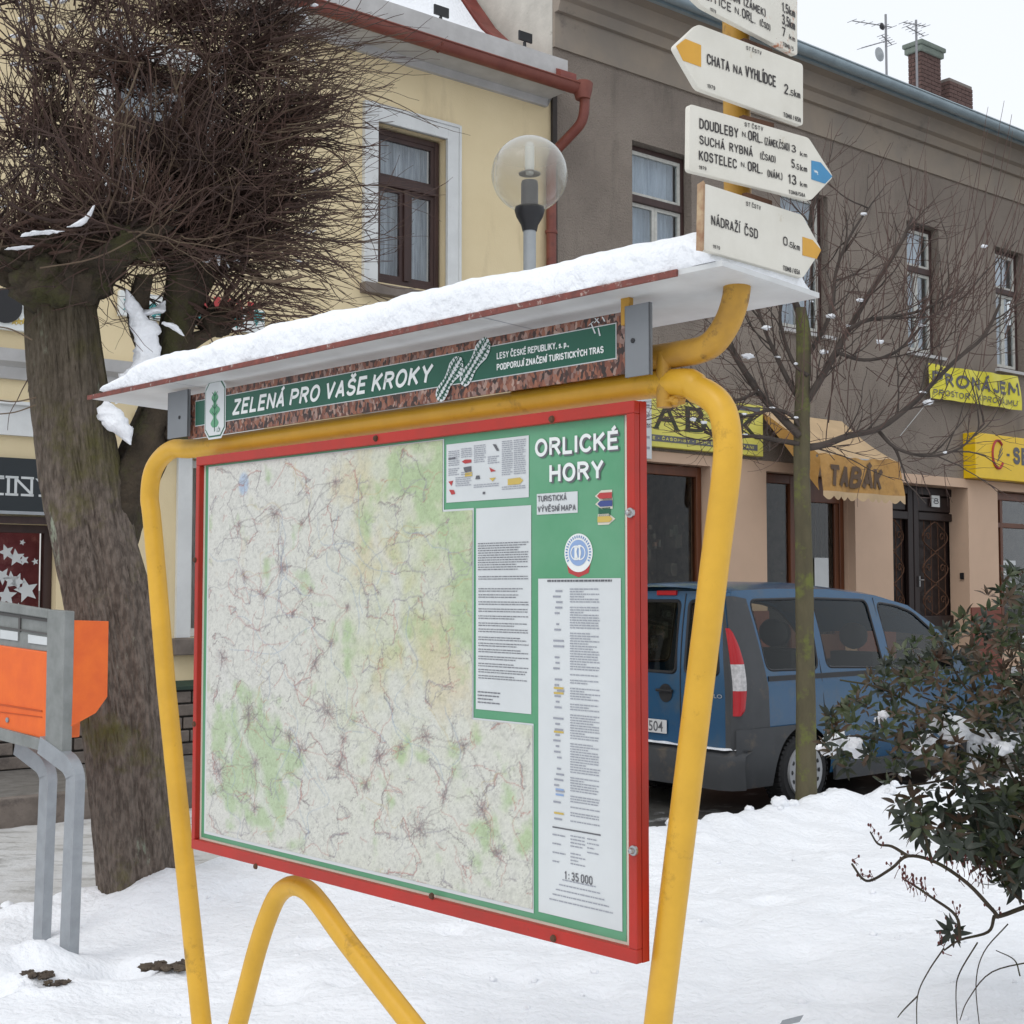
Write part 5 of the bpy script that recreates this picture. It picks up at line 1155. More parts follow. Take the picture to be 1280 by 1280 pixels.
for u0, v0, u1, v1 in ((738, 404, 743, 417), (743, 398, 748, 404), (747, 410, 749, 420), (752, 396, 755, 402), (742, 404, 747, 398), (735, 407, 741, 402)):
    a = Vector(bx(u0, v0, -.0145)); b = Vector(bx(u1, v1, -.0145)); q.add([(a.x, -.0145, a.y), (b.x, -.0145, b.y), (b.x+.004, -.0145, b.y), (a.x+.003, -.0145, a.y)], [(0, 1, 2, 3)])
q.build('paint_drips', 'paper', BN)
for (u0, u1, v0, v1) in ((209, 234, 489, 547), (781, 812, 380, 470)):
    y = -.03; x0 = bx(u0, v1, y)[0]; x1 = bx(u1, v1, y)[0]; um = (u0+u1)/2; za = bx(um, v1, y)[1]; zb = bx(um, v0, y)[1]
    q = MB(); q.box(x0, x1, y, y+.004, za, zb); q.box(x0, x0+.003, y, y+.010, za, zb); q.box(x1-.003, x1, y, y+.010, za, zb); pl = q.build('end_plate', 'grey_plate', BN, bevel=.0008)
    q = MB()
    if u0 > 500: q.lathe([(.001, -.003), (.005, -.002), (.005, 0)], ((x0+x1)/2-.01, y, (za+zb)/2), 8, 'y')
    else: q.lathe([(.001, -.003), (.005, -.002), (.005, 0)], ((x0+x1)/2+.012, y, (za+zb)/2-.01), 8, 'y')
    q.build('screw', 'black', pl)

# roof
qf, qb = -.095, .215
fa = bx(112, 503, qf); fb_ = bx(850, 336, qf); zfr_ = (fa[1]+fb_[1])/2; xl = fa[0]; xr = .30
zbk = (bx(1022, 374, qb)[1]+bx(830, 406, qb)[1])/2; xr2 = bx(1022, 374, qb)[0]; xr1 = bx(905, 322, qf)[0]; print('roof', fa, fb_, xl, xr1, xr2, 'back z', zbk)
xr = (xr1+xr2)/2
def rz_(y): return zfr_+(zbk-zfr_)*(y-qf)/(qb-qf)
q = MB(); q.add([(xl, qf, rz_(qf)), (xr, qf, rz_(qf)), (xr, qb, rz_(qb)), (xl, qb, rz_(qb)), (xl, qf, rz_(qf)+.010), (xr, qf, rz_(qf)+.010), (xr, qb, rz_(qb)+.010), (xl, qb, rz_(qb)+.010)], [(0,3,2,1),(4,5,6,7),(0,1,5,4),(1,2,6,5),(2,3,7,6),(3,0,4,7)])
q.build('roof', 'roof_under', ST)
q = MB(); q.box(xl-.005, bx(848, 340, qf)[0], qf-.006, qf-.001, rz_(qf)-.003, rz_(qf)+.010); q.build('roof_edge_strip', 'red_edge', ST)
q = MB(); xs_ = bx(784, 372, .045)[0]; xs_ = bx(784, 372, -.02)[0]; q.box(xs_-.012, xs_+.010, -.0255, -.0135, nz1_-.03, rz_(-.02)); q.box(xs_-1.15, xs_-1.13, .028, .06, ztop+.02, rz_(.04)); q.build('roof_bracket', 'yellow_old', ST)
q = MB()
for u in (640, 250): x = bx(u, 420, 0)[0]; q.add([(x, qf, rz_(qf)-.0006), (x+.003, qf, rz_(qf)-.0006), (x+.003, qb, rz_(qb)-.0006), (x, qb, rz_(qb)-.0006)], [(0, 1, 2, 3)])
q.build('sheet_joint', 'ink_soft', ST)
# snow on the roof
q = MB(); sx0_ = bx(130, 500, qf)[0]; sx1_ = xr-.015
def sroof(a, b):
    x = sx0_+(sx1_-sx0_)*a; f = a
    hgt = .064+.052*math.sin(min(1, f*1.3+.1)*math.pi*.62)*(1-f*.55)+.010*fbm(x*5, 0, 3)
    if f < .10: hgt *= (max(f, 0)/.10)**.55
    if f > .97: hgt *= max(0, (1-f)/.03)**.5
    n = mnoise.noise(Vector((x*6, b*2.5, 1)))*.010+mnoise.noise(Vector((x*30, b*6, 4)))*.0022
    t = b
    if t < .34:    # front face, slightly undercut and rounded
        s_ = t/.34; yy = qf-.002-.010*math.sin(s_*math.pi)+.05*max(0, s_-.55)**1.5*1.8+.006*mnoise.noise(Vector((x*9, 3, 3))); zz = hgt*.86*s_**.9
    elif t > .8: s_ = (1-t)/.2; yy = qb-.01+.008*math.sin(s_*math.pi)-.03*max(0, s_-.6); zz = hgt*.8*s_
    else: s_ = (t-.34)/.46; yy = qf+.028+(qb-qf-.05)*s_; zz = hgt*(.86+.14*math.sin(min(1, s_*1.5)*math.pi/2)*(1)-.2*max(0, s_-.7))
    return (x, yy-n*.8, rz_(yy)+.0105+max(0, zz+n*(1 if b > .02 else 0)))
q.grid(520, 46, sroof); o = q.build('roof_snow', 'snow', smooth=180, frame=FB, base=(-.8, .05, rz_(0)), kind='stuff', label='thick strip of fresh snow lying on the map stand roof')

# ------------------------------------------------------------------ direction signs
def dsign(label, deg, outline, texts, patch, mt='sign_white', edge=False):
    F = Frame(.4423, 2.4830, 0, deg); th = .012
    P = [F.px(u, v) for u, v in outline]
    cx = sum(p[0] for p in P)/len(P); zmin = min(p[1] for p in P)
    T = thing('direction_sign', label, 'direction sign', F, (cx, 0, zmin), group='direction signs on the yellow post')
    P = roundpoly(P, .008, 3)
    q = MB(); q.prism(P, 0, th); q.build('sign_board', mt, T, bevel=.0012)
    if edge:
        q = MB(); a = F.px(*outline[edge[0]]); b = F.px(*outline[edge[1]]); q.add([(a[0]-.004, -.001, a[1]-.004), (a[0]+.001, -.001, a[1]), (b[0]+.001, -.001, b[1]), (b[0]-.004, -.001, b[1]+.004), (a[0]-.004, th+.001, a[1]), (b[0]-.004, th+.001, b[1])], [(0, 1, 2, 3), (0, 3, 5, 4)]); q.build('rusty_edge', 'sign_edge', T)
    q = MB()
    for (s, u0, v0, u1, v1, bo) in texts:   # left baseline u0,v0 ; right end u1 ; cap top v1 at the left
        x0, z0 = F.px(u0, v0, -.0012); x1 = F.px(u1, v0, -.0012)[0]; z1 = F.px(u0, v1, -.0012)[1]; add_stroke(q, s, x0, x1, z0, z1, -.0012, sw=.15 if bo > .011 else .17)
    q.build('lettering', 'sign_text', T)
    if patch:
        q = MB(); q.prism([F.px(u, v, -.001) for u, v in patch[0]], -.0010, -.0002); q.build('trail_mark', patch[1], T)
    q = MB(); xc = F.i @ (FB.m @ Vector((xp, yt, 0))); zc_ = F.px(outline[0][0], (min(v for u, v in outline)+max(v for u, v in outline))/2)[1]
    q.box(xc.x-.035, xc.x+.045, th+.001, th+.012, zmin+.012, zmin+.03); q.box(xc.x-.035, xc.x+.045, th+.001, th+.012, zmin+.12, zmin+.138); q.build('clamp', 'rust', T)
    return F
dsign('topmost rusty direction sign cut off by the photo edge, last line 7 km', 45.7,
      [(838, -32), (868, -72), (997, -14), (997, 70), (880, 9), (866, -4)],
      [('POTŠTEJN', 884, -16, 925, -28, .012), ('(ZÁMEK)', 930, 7, 957, -3, .01), ('LITICE', 882, -1, 914, -12.5, .012), ('N.', 919, 16.5, 926, 8, .015), ('ORL.', 928, 22, 944, 9.5, .015), ('(ČSD)', 950, 32, 963, 24, .01), ('1,5km', 978, 14, 994, 2, .012), ('3,5km', 978, 30, 994, 17, .012), ('7', 978, 45, 982, 33, .015), ('km', 987, 49, 994, 42, .01), ('1979', 888, 13.5, 895, 9, .01), ('TOM8 / 5', 979, 57.5, 992, 52, .01)],
      None, 'sign_rusty')
dsign('cream direction sign pointing left with yellow tip reading CHATA NA VYHLÍDCE 2.5 km', 39.1,
      [(843, 58), (873, 30), (1004, 80), (1004, 157.5), (873.5, 111)],
      [('ST ČSTV', 933, 62, 952, 57, .0), ('CHATA', 884, 80, 912, 66.5, .012), ('NA', 917, 91, 928, 80, .012), ('VYHLÍDCE', 932, 96, 970, 81.5, .012), ('2.', 980.5, 117, 988, 104, .012), ('5', 988.5, 119.5, 992, 112, .012), ('km', 993, 121, 1000.5, 111, .012), ('1979', 884.5, 109.5, 894, 104.5, .01), ('TOM8 / 65N', 979.5, 146, 1001, 140, .01)],
      ([(845.5, 57.5), (857, 48.5), (876.5, 56.5), (876.5, 83.5), (854, 75.5)], 'sign_yellow'))
dsign('cream direction sign with blue tip and three lines, the last KOSTELEC N. ORL. 13 km', 34.6,
      [(862, 129.5), (1011, 172), (1042, 221), (1014, 250.5), (861, 213.5)],
      [('ST ČSTV', 931, 158, 954, 152.5, .0), ('DOUDLEBY', 874.5, 160.5, 923, 147.5, .012), ('N.', 928, 171, 934, 164, .012), ('ORL.', 935.5, 175, 953, 162.5, .012), ('(ZÁMEK,ČSAD)', 956, 181, 987, 171.5, .012), ('3', 989.5, 190, 995, 180.5, .012), ('km', 1000.5, 195, 1009, 188.5, .01),
       ('SUCHÁ', 874.5, 180, 906, 168.5, .012), ('RYBNÁ', 912, 189, 941, 178, .012), ('(ČSAD)', 950.5, 199, 969.5, 190.5, .012), ('5.', 989.5, 209.5, 995.5, 198.5, .012), ('5', 996, 212, 999, 204.5, .012), ('km', 1000.5, 213.5, 1009, 205, .01),
       ('KOSTELEC', 874, 200, 921, 187.5, .012), ('N.', 926.5, 208.5, 932.5, 202, .012), ('ORL.', 935, 213.5, 953, 201, .012), ('(NÁM.)', 959.5, 221, 978, 212, .012), ('13', 985.5, 229.5, 995.5, 217, .012), ('km', 1000.5, 233, 1009, 226, .01), ('1979', 874, 211, 883, 206.5, .01), ('TOM8/58A', 986, 242, 1006.5, 237, .01)],
      ([(1014.5, 200.5), (1026, 203), (1040.5, 220.5), (1031.5, 229.5), (1014.5, 224)], 'sign_blue'))
dsign('lowest direction sign, yellow tip and rusty left edge, reading NÁDRAŽÍ ČSD 0.5 km', 44.0,
      [(880.5, 229), (1003, 268.5), (1027, 312), (1004, 347.5), (879, 312)],
      [('ST ČSTV', 933, 257, 951, 251.5, .0), ('NÁDRAŽÍ', 889.5, 281, 925, 268.5, .012), ('ČSD', 931, 294, 947.5, 281.5, .012), ('0.', 979.5, 306.5, 987, 295, .012), ('5', 987.5, 309.5, 991, 302, .012), ('km', 992, 311.5, 1000, 302, .012), ('1979', 891.5, 310, 900, 305.5, .01), ('TOM8 / 65A', 979, 338, 1000, 331.5, .01)],
      ([(1003.5, 296), (1016, 300), (1026.5, 312.5), (1021, 323.5), (1003.5, 319)], 'sign_yellow'), edge=(4, 0))
cl = bx(935, 343, -.0); q = MB(); q.box(xp-.004, xp+.03, yt-.045, yt-.018, bx(923, 349, 0)[1], bx(923, 330, 0)[1]); o = q.build('sign_clamp', 'sign_white', ST, bevel=.003)
q = MB(); q.lathe([(.001, -.008), (.006, -.006), (.006, 0)], (xp+.016, yt-.045, bx(923, 340, 0)[1]), 8, 'y'); q.build('clamp_bolt', 'rust', ST)

# ------------------------------------------------------------------ globe street lamp
Lx = at(662, 218, 7.8); T = thing('street_lamp', 'street lamp with a clear globe, black collar and grey pole behind the roof', 'street lamp', WF, (Lx.x, Lx.y, 0))
rg = .222; cx, cy, cz = Lx
pr = [(rg*math.sin(math.pi*i/24), -rg*math.cos(math.pi*i/24)) for i in range(3, 25)]
q = MB(); q.lathe(pr, (cx, cy, cz), 40); q.build('globe', 'globe', T, smooth=180)
q = MB(); q.lathe([(rg*.985*math.sin(math.pi*i/24), -rg*.985*math.cos(math.pi*i/24)) for i in range(17, 25)], (cx, cy, cz), 40); q.build('frosted_cap', mat('frosted_cap', (.55, .53, .48), .4, .05), T, smooth=180) if False else None
q = MB(); q.lathe([(.05, -.19), (.05, -.06), (.046, -.04), (.012, -.04)], (cx, cy, cz), 20); q.build('lamp_holder', mat('lamp_holder', (.10, .10, .11), .5), T, smooth=50)
q = MB(); q.lathe([(.022, 0), (.028, .05), (.028, .17), (.018, .19), (.001, .19)], (cx, cy, cz), 16); q.build('bulb', 'paper_bright', T, smooth=50)
q = MB()
for k in range(4): q.lathe([(.03, .015+k*.033), (.064, .0+k*.033), (.065, .006+k*.033), (.03, .023+k*.033)], (cx, cy, cz), 22)
q.build('louvre_rings', mat('louvre_metal', (.24, .23, .22), .4, metal=.4), T, smooth=60)
q = MB(); q.lathe([(.042, -.335), (.05, -.30), (.078, -.25), (.088, -.215), (.084, -.195), (.05, -.195)], (cx, cy, cz), 28); q.build('collar', 'black', T, smooth=50)
q = MB(); q.tube([(cx, cy, -.1), (cx, cy, cz-.325)], .037, 16); q.build('pole', 'pole_grey', T, smooth=60)

# ------------------------------------------------------------------ orange letter boxes on a grey stand
FM = Frame(*at(72, 1000, 6.15).to_2d(), 0, -42)
mxp = FM.px
T = thing('litter_box', 'orange boxes in a weathered grey metal frame on two grey posts before the trunk', 'letter box stand', FM, (0, 0, 0)); T.name = 'letter_box_stand'
def mp_(u, v, y=0): x, z = mxp(u, v, y); return (x, y, z)
q = MB()       # right upright of the frame
u1 = mp_(62, 938); q.prism([mxp(64, 762), mxp(86, 764), mxp(82, 944), mxp(61, 940)], -.02, .03); q.build('frame_upright', 'box_grey', T, bevel=.004)
q = MB(); q.prism([mxp(-60, 742), mxp(64, 762), mxp(64, 773), mxp(-60, 754)], -.02, .012); q.build('top_rail', 'box_grey', T, bevel=.004)
q = MB(); q.prism([mxp(-60, 893), mxp(61, 925), mxp(60, 940), mxp(-60, 908)], -.015, .03); q.build('bottom_rail', 'box_grey', T, bevel=.003)
q = MB(); q.prism([mxp(-60, 755), mxp(64, 774), mxp(63, 815), mxp(-60, 800)], .01, .03); q.build('flap_panel', 'box_grey', T)
q = MB(); 
q.prism([mxp(-60, 756, .009), mxp(64, 774.5, .009), mxp(64, 778, .009), mxp(-60, 760, .009)], .004, .009)
q.prism([mxp(24, 769, .008), mxp(26.5, 769, .008), mxp(26, 790, .008), mxp(24, 790, .008)], .003, .008)
q.prism([mxp(-60, 774, .009), mxp(64, 792, .009), mxp(64, 794, .009), mxp(-60, 776, .009)], .004, .009); q.build('slot_gap', 'box_dark', T)
for a, b in (((-30, 783, 22, 800)), ((35, 792, 65, 807))) if False else ():
    pass
for P in (((0, 787), (22, 790), (22, 801), (0, 798)), ((35, 793), (62, 797), (62, 807), (35, 803.5)), ((-34, 783), (-12, 786), (-12, 796), (-34, 793))):
    q = MB(); q.prism([mxp(u, v, .002) for u, v in P], .002, .006); q.build('name_label', 'paper', T)
q = MB(); q.prism([mxp(-60, 798, .0), mxp(65, 816, 0), mxp(60, 925, 0), mxp(-60, 897, 0)], .0, .16); q.build('orange_box', 'orange', T, bevel=.006)
q = MB(); q.prism([mxp(-60, 870, -.004), mxp(52, 888, -.004), mxp(52, 890, -.004), mxp(-60, 872, -.004)], -.004, -.0005)
q.prism([mxp(-60, 882, -.004), mxp(52, 896, -.004), mxp(52, 897, -.004), mxp(-60, 883, -.004)], -.004, -.0005); q.build('box_seam', mat('orange_seam', (.5, .08, .015), .6), T)
q = MB(); x, z = mxp(9, 900, -.004); q.lathe([(.001, -.008), (.012, -.006), (.012, 0)], (x, -.001, z), 12, 'y'); q.build('lock', 'steel', T)
# side hood: sheet facing right, further back
hb = mp_(86, 775, .01); Fh = []
x_r = hb[0]
q = MB(); zt1 = mxp(88, 775, .03)[1]; zt2 = zt1-.02; zb1 = mxp(83, 908, .03)[1]
dep = .205; xs0 = x_r-.0
side = [(.02, zt1), (dep, zt2+.012), (dep, zb1+.125), (dep*.72, zb1+.055), (.02, zb1)]
q.prism_x(side, xs0-.012, xs0+.012); q.build('side_panel', 'orange', T, bevel=.003)
q = MB(); q.box(xs0-.6, xs0-.013, .161, dep, zb1+.13, zt2-.02); q.build('box_body', 'orange', T)
# stand
pl_ = mp_(57, 1000, .10); pr_ = mp_(91, 1000, .02)
ztp = mxp(80, 950, .02)[1]
q = MB(); wdt = .040
for (uu, y0, vb) in ((94, .00, 1190), (60, .14, 1178)):
    xa = mxp(uu, 1000, y0)[0]; xb = mxp(uu-8.5, vb, y0)[0]; zb_ = -.1; zt0 = mxp(uu, 965, y0)[1]
    c = [(xa, y0, zt0-.02), (xb, y0, 0), (xb, y0, zb_)]
    pts = [(xa-.28, y0+.0, zt0+.10), (xa-.06, y0, zt0+.035), (xa-.012, y0, zt0+.012), (xa, y0, zt0-.03), (xb, y0, zb_)]
    m = MB(); P_ = [Vector(p) for p in pts]; fine = [P_[0], P_[1]]
    for k_ in range(1, 8): t = k_/8; fine.append(P_[1].lerp(P_[2], t).lerp(P_[2].lerp(P_[3], t), t))
    fine += [P_[3], P_[4]]; b0 = len(m.v)
    for i_, p in enumerate(fine):
        t = (fine[min(i_+1, len(fine)-1)]-fine[max(i_-1, 0)]).normalized(); s_ = Vector((-t.z, 0, t.x))*wdt
        m.v += [(p.x-s_.x, y0-.024, p.z-s_.z), (p.x+s_.x, y0-.024, p.z+s_.z), (p.x+s_.x, y0+.024, p.z+s_.z), (p.x-s_.x, y0+.024, p.z-s_.z)]
    for i_ in range(len(fine)-1):
        for k_ in range(4): a_ = i_*4+k_; c_ = i_*4+(k_+1) % 4; m.f.append((a_, c_, c_+4, a_+4))
    m.f += [(0, 1, 2, 3), tuple(len(m.v)-k_ for k_ in (1, 2, 3, 4))]
    m.build('leg', 'steel', T)
# ------------------------------------------------------------------ small things on the snow
for (u, v, r, lb) in ((205, 1200, .085, 'patch of bare soil and dead leaves in the snow left of the yellow leg'), (48, 1222, .06, 'dark clod of soil at the lower left edge of the snow'), (78, 1228, .045, 'small dark clod right of the clod at the lower left'), (235, 1222, .045, 'small dark hole of soil under the grey post')):
    if u == 235: u, v = 76, 1222
    p = at(u, v, 1.62*FPX/(v-735)); q = MB(); rr = random.Random(int(u*v))
    for i in range(14): q.blob((p.x+rr.gauss(0, r*.6), p.y+rr.gauss(0, r*.4), snow_z(p.x, p.y)+.012), (r*.4*rr.uniform(.5, 1), r*.3, r*.16), i, .5, 5)
    setp(q.build('soil_patch', 'soil', frame=WF, base=(p.x, p.y, 0)), kind='stuff')

# ------------------------------------------------------------------ blue van
FV = Frame(1.755, 10.6, -.135, math.degrees(math.atan2(.636, .772)))
VN = thing('parked_van', 'blue passenger van with grey bumpers parked behind the small tree', 'van', FV, (2.1, .86, 0))
VL, VW = 4.16, .86
RP = [(0, 1.78), (.12, 1.815), (.6, 1.83), (1.3, 1.825), (1.95, 1.77), (2.4, 1.68), (2.75, 1.50), (3.05, 1.24), (3.22, 1.07), (3.5, 1.01), (3.85, .92), (4.05, .80), (4.16, .6)]
def rl(x):
    for (a, p), (b, q_) in zip(RP, RP[1:]):
        if x <= b: t = (x-a)/(b-a); return p+(q_-p)*t
    return RP[-1][1]
def hw(x, z):
    w = VW-.01
    if z > 1.0: w -= .13*((z-1.0)/.8)**1.25
    if z < .45: w -= .05*((.45-z)/.3)**1.5
    if x < .16: w -= .075*(1-math.sqrt(max(0, 1-((.16-x)/.16)**2)))
    if x > 3.3: w -= .17*((x-3.3)/.86)**2.2
    return w+.012*math.sin((z-.3)*2.2)
wc = VW+0.0
RW, FWx = .80, 3.36; WR = .305; WA = .365
def arch(cx, z0, r): return [(cx+r*math.cos(a), .31+r*math.sin(a)) for a in [math.pi-k*math.pi/14 for k in range(15)]]
low = [(0.02, .28)]+[(RW-WA, .28)]+arch(RW, .31, WA)+[(RW+WA, .26), (FWx-WA, .26)]+arch(FWx, .31, WA)+[(FWx+WA, .28), (4.1, .30), (4.15, .55)]
topx = [4.05, 3.85, 3.5, 3.22, 3.05, 2.75, 2.4, 1.95, 1.3, .6, .12, .01]
out_ = low+[(x, rl(x)-(.05 if x < 3.2 else .015)) for x in topx]
WIN = [roundpoly([(.36, 1.13), (1.0, 1.12), (1.0, 1.70), (.27, 1.69)], .07), roundpoly([(1.12, 1.13), (1.90, 1.10), (1.80, 1.68), (1.06, 1.70)], .06), roundpoly([(2.02, 1.06), (2.35, 1.04), (2.98, 1.07), (2.80, 1.34), (2.45, 1.57), (2.22, 1.63), (1.94, 1.66)], .07)]
for sgn, nm in ((-1, 'near'), (1, 'far')):
    q = MB(); panel(q, out_, WIN, .11, lambda x, z: (x, wc+sgn*hw(x, z), z)); q.build('body_side', 'car_blue', VN, smooth=35)
    for i, P in enumerate(WIN):
        q = MB(); panel(q, roundpoly(P, .001) if False else P, [], .2, lambda x, z: (x, wc+sgn*(hw(x, z)-.012), z)); q.build('side_window', 'car_glass', VN, smooth=60)
        q = MB(); c = [(x, wc+sgn*(hw(x, z)-.004), z) for x, z in P+[P[0]]]; q.tube(c, .011, 5, cap=False); q.build('window_seal', 'black', VN)
q = MB(); q.grid(40, 12, lambda a, b: (lambda x: (x, wc+(2*b-1)*hw(x, rl(x)-.05)*1.0, rl(x)-(.05 if x < 3.2 else .015)+(.062 if x < 3.2 else .05)*(1-abs(2*b-1)**2.6)))(.01+2.9*a)) 
q.build('roof_panel', 'car_blue', VN, smooth=50)
q = MB(); q.grid(14, 12, lambda a, b: (lambda x: (x, wc+(2*b-1)*hw(x, rl(x)-.05), rl(x)-.015+.05*(1-abs(2*b-1)**2.6)))(3.22+.92*a)); q.build('bonnet', 'car_blue', VN, smooth=50)
q = MB(); q.grid(8, 10, lambda a, b: (lambda x: (x, wc+(2*b-1)*(hw(x, rl(x)-.05)-.02), rl(x)-.03+.05*(1-abs(2*b-1)**2.6)))(2.9+.33*a)); q.build('windscreen', 'car_glass', VN, smooth=50)
# rear face
def ry(y, z): return -.028*math.cos((y-wc)/VW*1.35)+ (.09*((z-1.05)/.75)**1.8 if z > 1.05 else 0)+.01
rear = [(wc-.80, .50), (wc+.80, .50), (wc+.80, 1.0), (wc+.72, 1.76), (wc-.72, 1.76), (wc-.80, 1.0)]
sp = wc-VW+.60
RWN = [roundpoly([(wc-.66, 1.10), (sp-.05, 1.10), (sp-.05, 1.68), (wc-.62, 1.68)], .05), roundpoly([(sp+.05, 1.10), (wc+.66, 1.10), (wc+.62, 1.68), (sp+.05, 1.68)], .05)]
q = MB(); panel(q, rear, RWN, .12, lambda y, z: (ry(y, z), y, z)); q.build('rear_doors', 'car_blue', VN, smooth=50)
for P in RWN:
    q = MB(); panel(q, P, [], .2, lambda y, z: (ry(y, z)+.01, y, z)); q.build('rear_window', 'car_glass', VN, smooth=60)
    q = MB(); q.tube([(ry(y, z)+.002, y, z) for y, z in P+[P[0]]], .016, 5, cap=False); q.build('window_seal', 'black', VN)
for y, n_, r_ in ((sp, 11, .006), (wc-.735, 10, .005)): q = MB(); q.tube([(ry(y, z)-.001, y, z) for z in [.5+k*.124 for k in range(n_)]], r_, 5); q.build('door_seam', 'black', VN)
def sline(P, r=.0045): q = MB(); q.tube([(x, wc-hw(x, z)-.001, z) for x, z in P], r, 5); q.build('door_seam', 'black', VN)
sline([(1.13, .62), (1.06, .8), (1.03, 1.1)]); sline([(1.03, 1.1), (1.0, 1.73)]); sline([(1.96, .35), (1.97, 1.1), (1.90, 1.70)]); sline([(3.02, .6), (3.05, 1.05)])
q = MB(); q.box(.36, 1.98, wc-hw(.8, 1.06)-.006, wc-hw(.8, 1.06)+.01, 1.045, 1.085); q.build('slide_rail', 'black', VN)
for (x, z) in ((1.84, .93), (2.18, .93)):
    q = MB(); y = wc-hw(x, z); q.lathe([(.06, -.002), (.05, .0), (.001, .006)], (x, y, z), 16, 'y'); q.tube([(x-.07, y-.014, z+.015), (x+.07, y-.014, z+.015)], .012, 8); q.build('door_handle', 'black', VN, smooth=50)
q = MB(); y = sp+.16; z = .93; q.lathe([(.075, 0), (.06, .008), (.001, .01)], (ry(y, z)-.006, y, z), 18, 'x'); q.tube([(ry(y, z)-.02, y-.09, z+.02), (ry(y, z)-.02, y+.09, z+.02)], .013, 8); q.build('rear_door_handle', 'black', VN, smooth=50)
# dark rear corner pillar with tall lamp
q = MB(); corner = [(.0, .50), (.38, .66), (.36, 1.0), (.34, 1.12), (.24, 1.7), (.10, 1.72), (.035, 1.72), (.0, 1.2)]
panel(q, corner, [], .05, lambda x, z: (x-.012, wc-hw(x, z)-.006, z))
q.grid(12, 4, lambda a, b: (ry(wc-.78+.06*b, .5+1.22*a)-.006, wc-.80+.07*b+(.075*max(0, (.5+1.22*a-1.0)/.75)), .5+1.22*a)); q.build('corner_pillar', 'car_trim', VN, smooth=60)
lampP = [(.79, .05), (.83, .085), (.95, .10), (1.08, .105), (1.20, .10), (1.33, .075), (1.44, .04), (1.47, .02)]
def lampy(x, z): return wc-hw(max(x, 0), z)-.016
for (za, zb, m, nm) in ((.79, .985, 'lamp_red', 'tail_lamp'), (.985, 1.19, 'lamp_clear', 'tail_lamp'), (1.19, 1.47, 'lamp_red', 'tail_lamp')):
    q = MB()
    def lp_(a, b):
        z = za+(zb-za)*a; k = np.interp(z, [p[0] for p in lampP], [p[1] for p in lampP]); x = -.004+(k*.95+.004)*b
        w = hw(max(0.0, x), z); bulge = .018*math.sin(math.pi*min(1, max(0, b*.7+.3)))
        return (x-.004, wc-w-.008-bulge, z)
    q.grid(10, 12, lp_); 
    q.build(nm, m, VN, smooth=60)
q = MB(); q.box(ry(sp, 1.74)-.02, ry(sp, 1.74)+.01, sp+.10, sp+.32, 1.725, 1.765); q.build('brake_light', 'lamp_red', VN, bevel=.006)
# bumper and skirts
q = MB()
def bmp(a, b):
    y = -.02+(2*VW+.04)*a; e = min(y+.02, 2*VW+.02-y); r = .16; dx = r*(1-math.sqrt(max(0, 1-(max(0, r-e)/r)**2))) if e < r else 0
    z = .22+.30*b; return (-.115+dx+.03*abs(b-.55)+(.0 if b < .95 else .09), y if True else 0, z)
q.grid(40, 8, bmp); q.grid(40, 2, lambda a, b: (bmp(a, 1)[0]*(1-b)+.06*b, bmp(a, 1)[1], .522)); q.build('rear_bumper', 'car_trim', VN, smooth=50)
sk = [(-.02, .22), (RW-WA-.005, .22)]+[(RW-(WA+.004)*math.cos(k*math.pi/24), .31+(WA+.004)*math.sin(k*math.pi/24)) for k in range(0, 13)]+[(RW+.0, .69), (-.02, .685)]
q = MB(); panel(q, sk, [], .06, lambda x, z: (x, wc-hw(max(x, .05), z)-.014-.006*math.sin(x*3), z)); q.build('wheel_arch_trim', 'car_trim', VN, smooth=60)
q = MB(); q.prism([(RW+WA+.04, .20), (FWx-WA-.02, .20), (FWx-WA-.02, .34), (RW+WA+.04, .34)], wc-VW+.0, wc-VW+.03); q.build('side_skirt', 'car_trim', VN)
q = MB(); q.box(3.72, 4.2, .04, 1.68, .24, .56); q.build('front_bumper', 'car_trim', VN, bevel=.06)
q = MB(); q.box(.1, 4.0, .12, 1.60, .22, .50); q.build('underbody', 'rubber', VN)
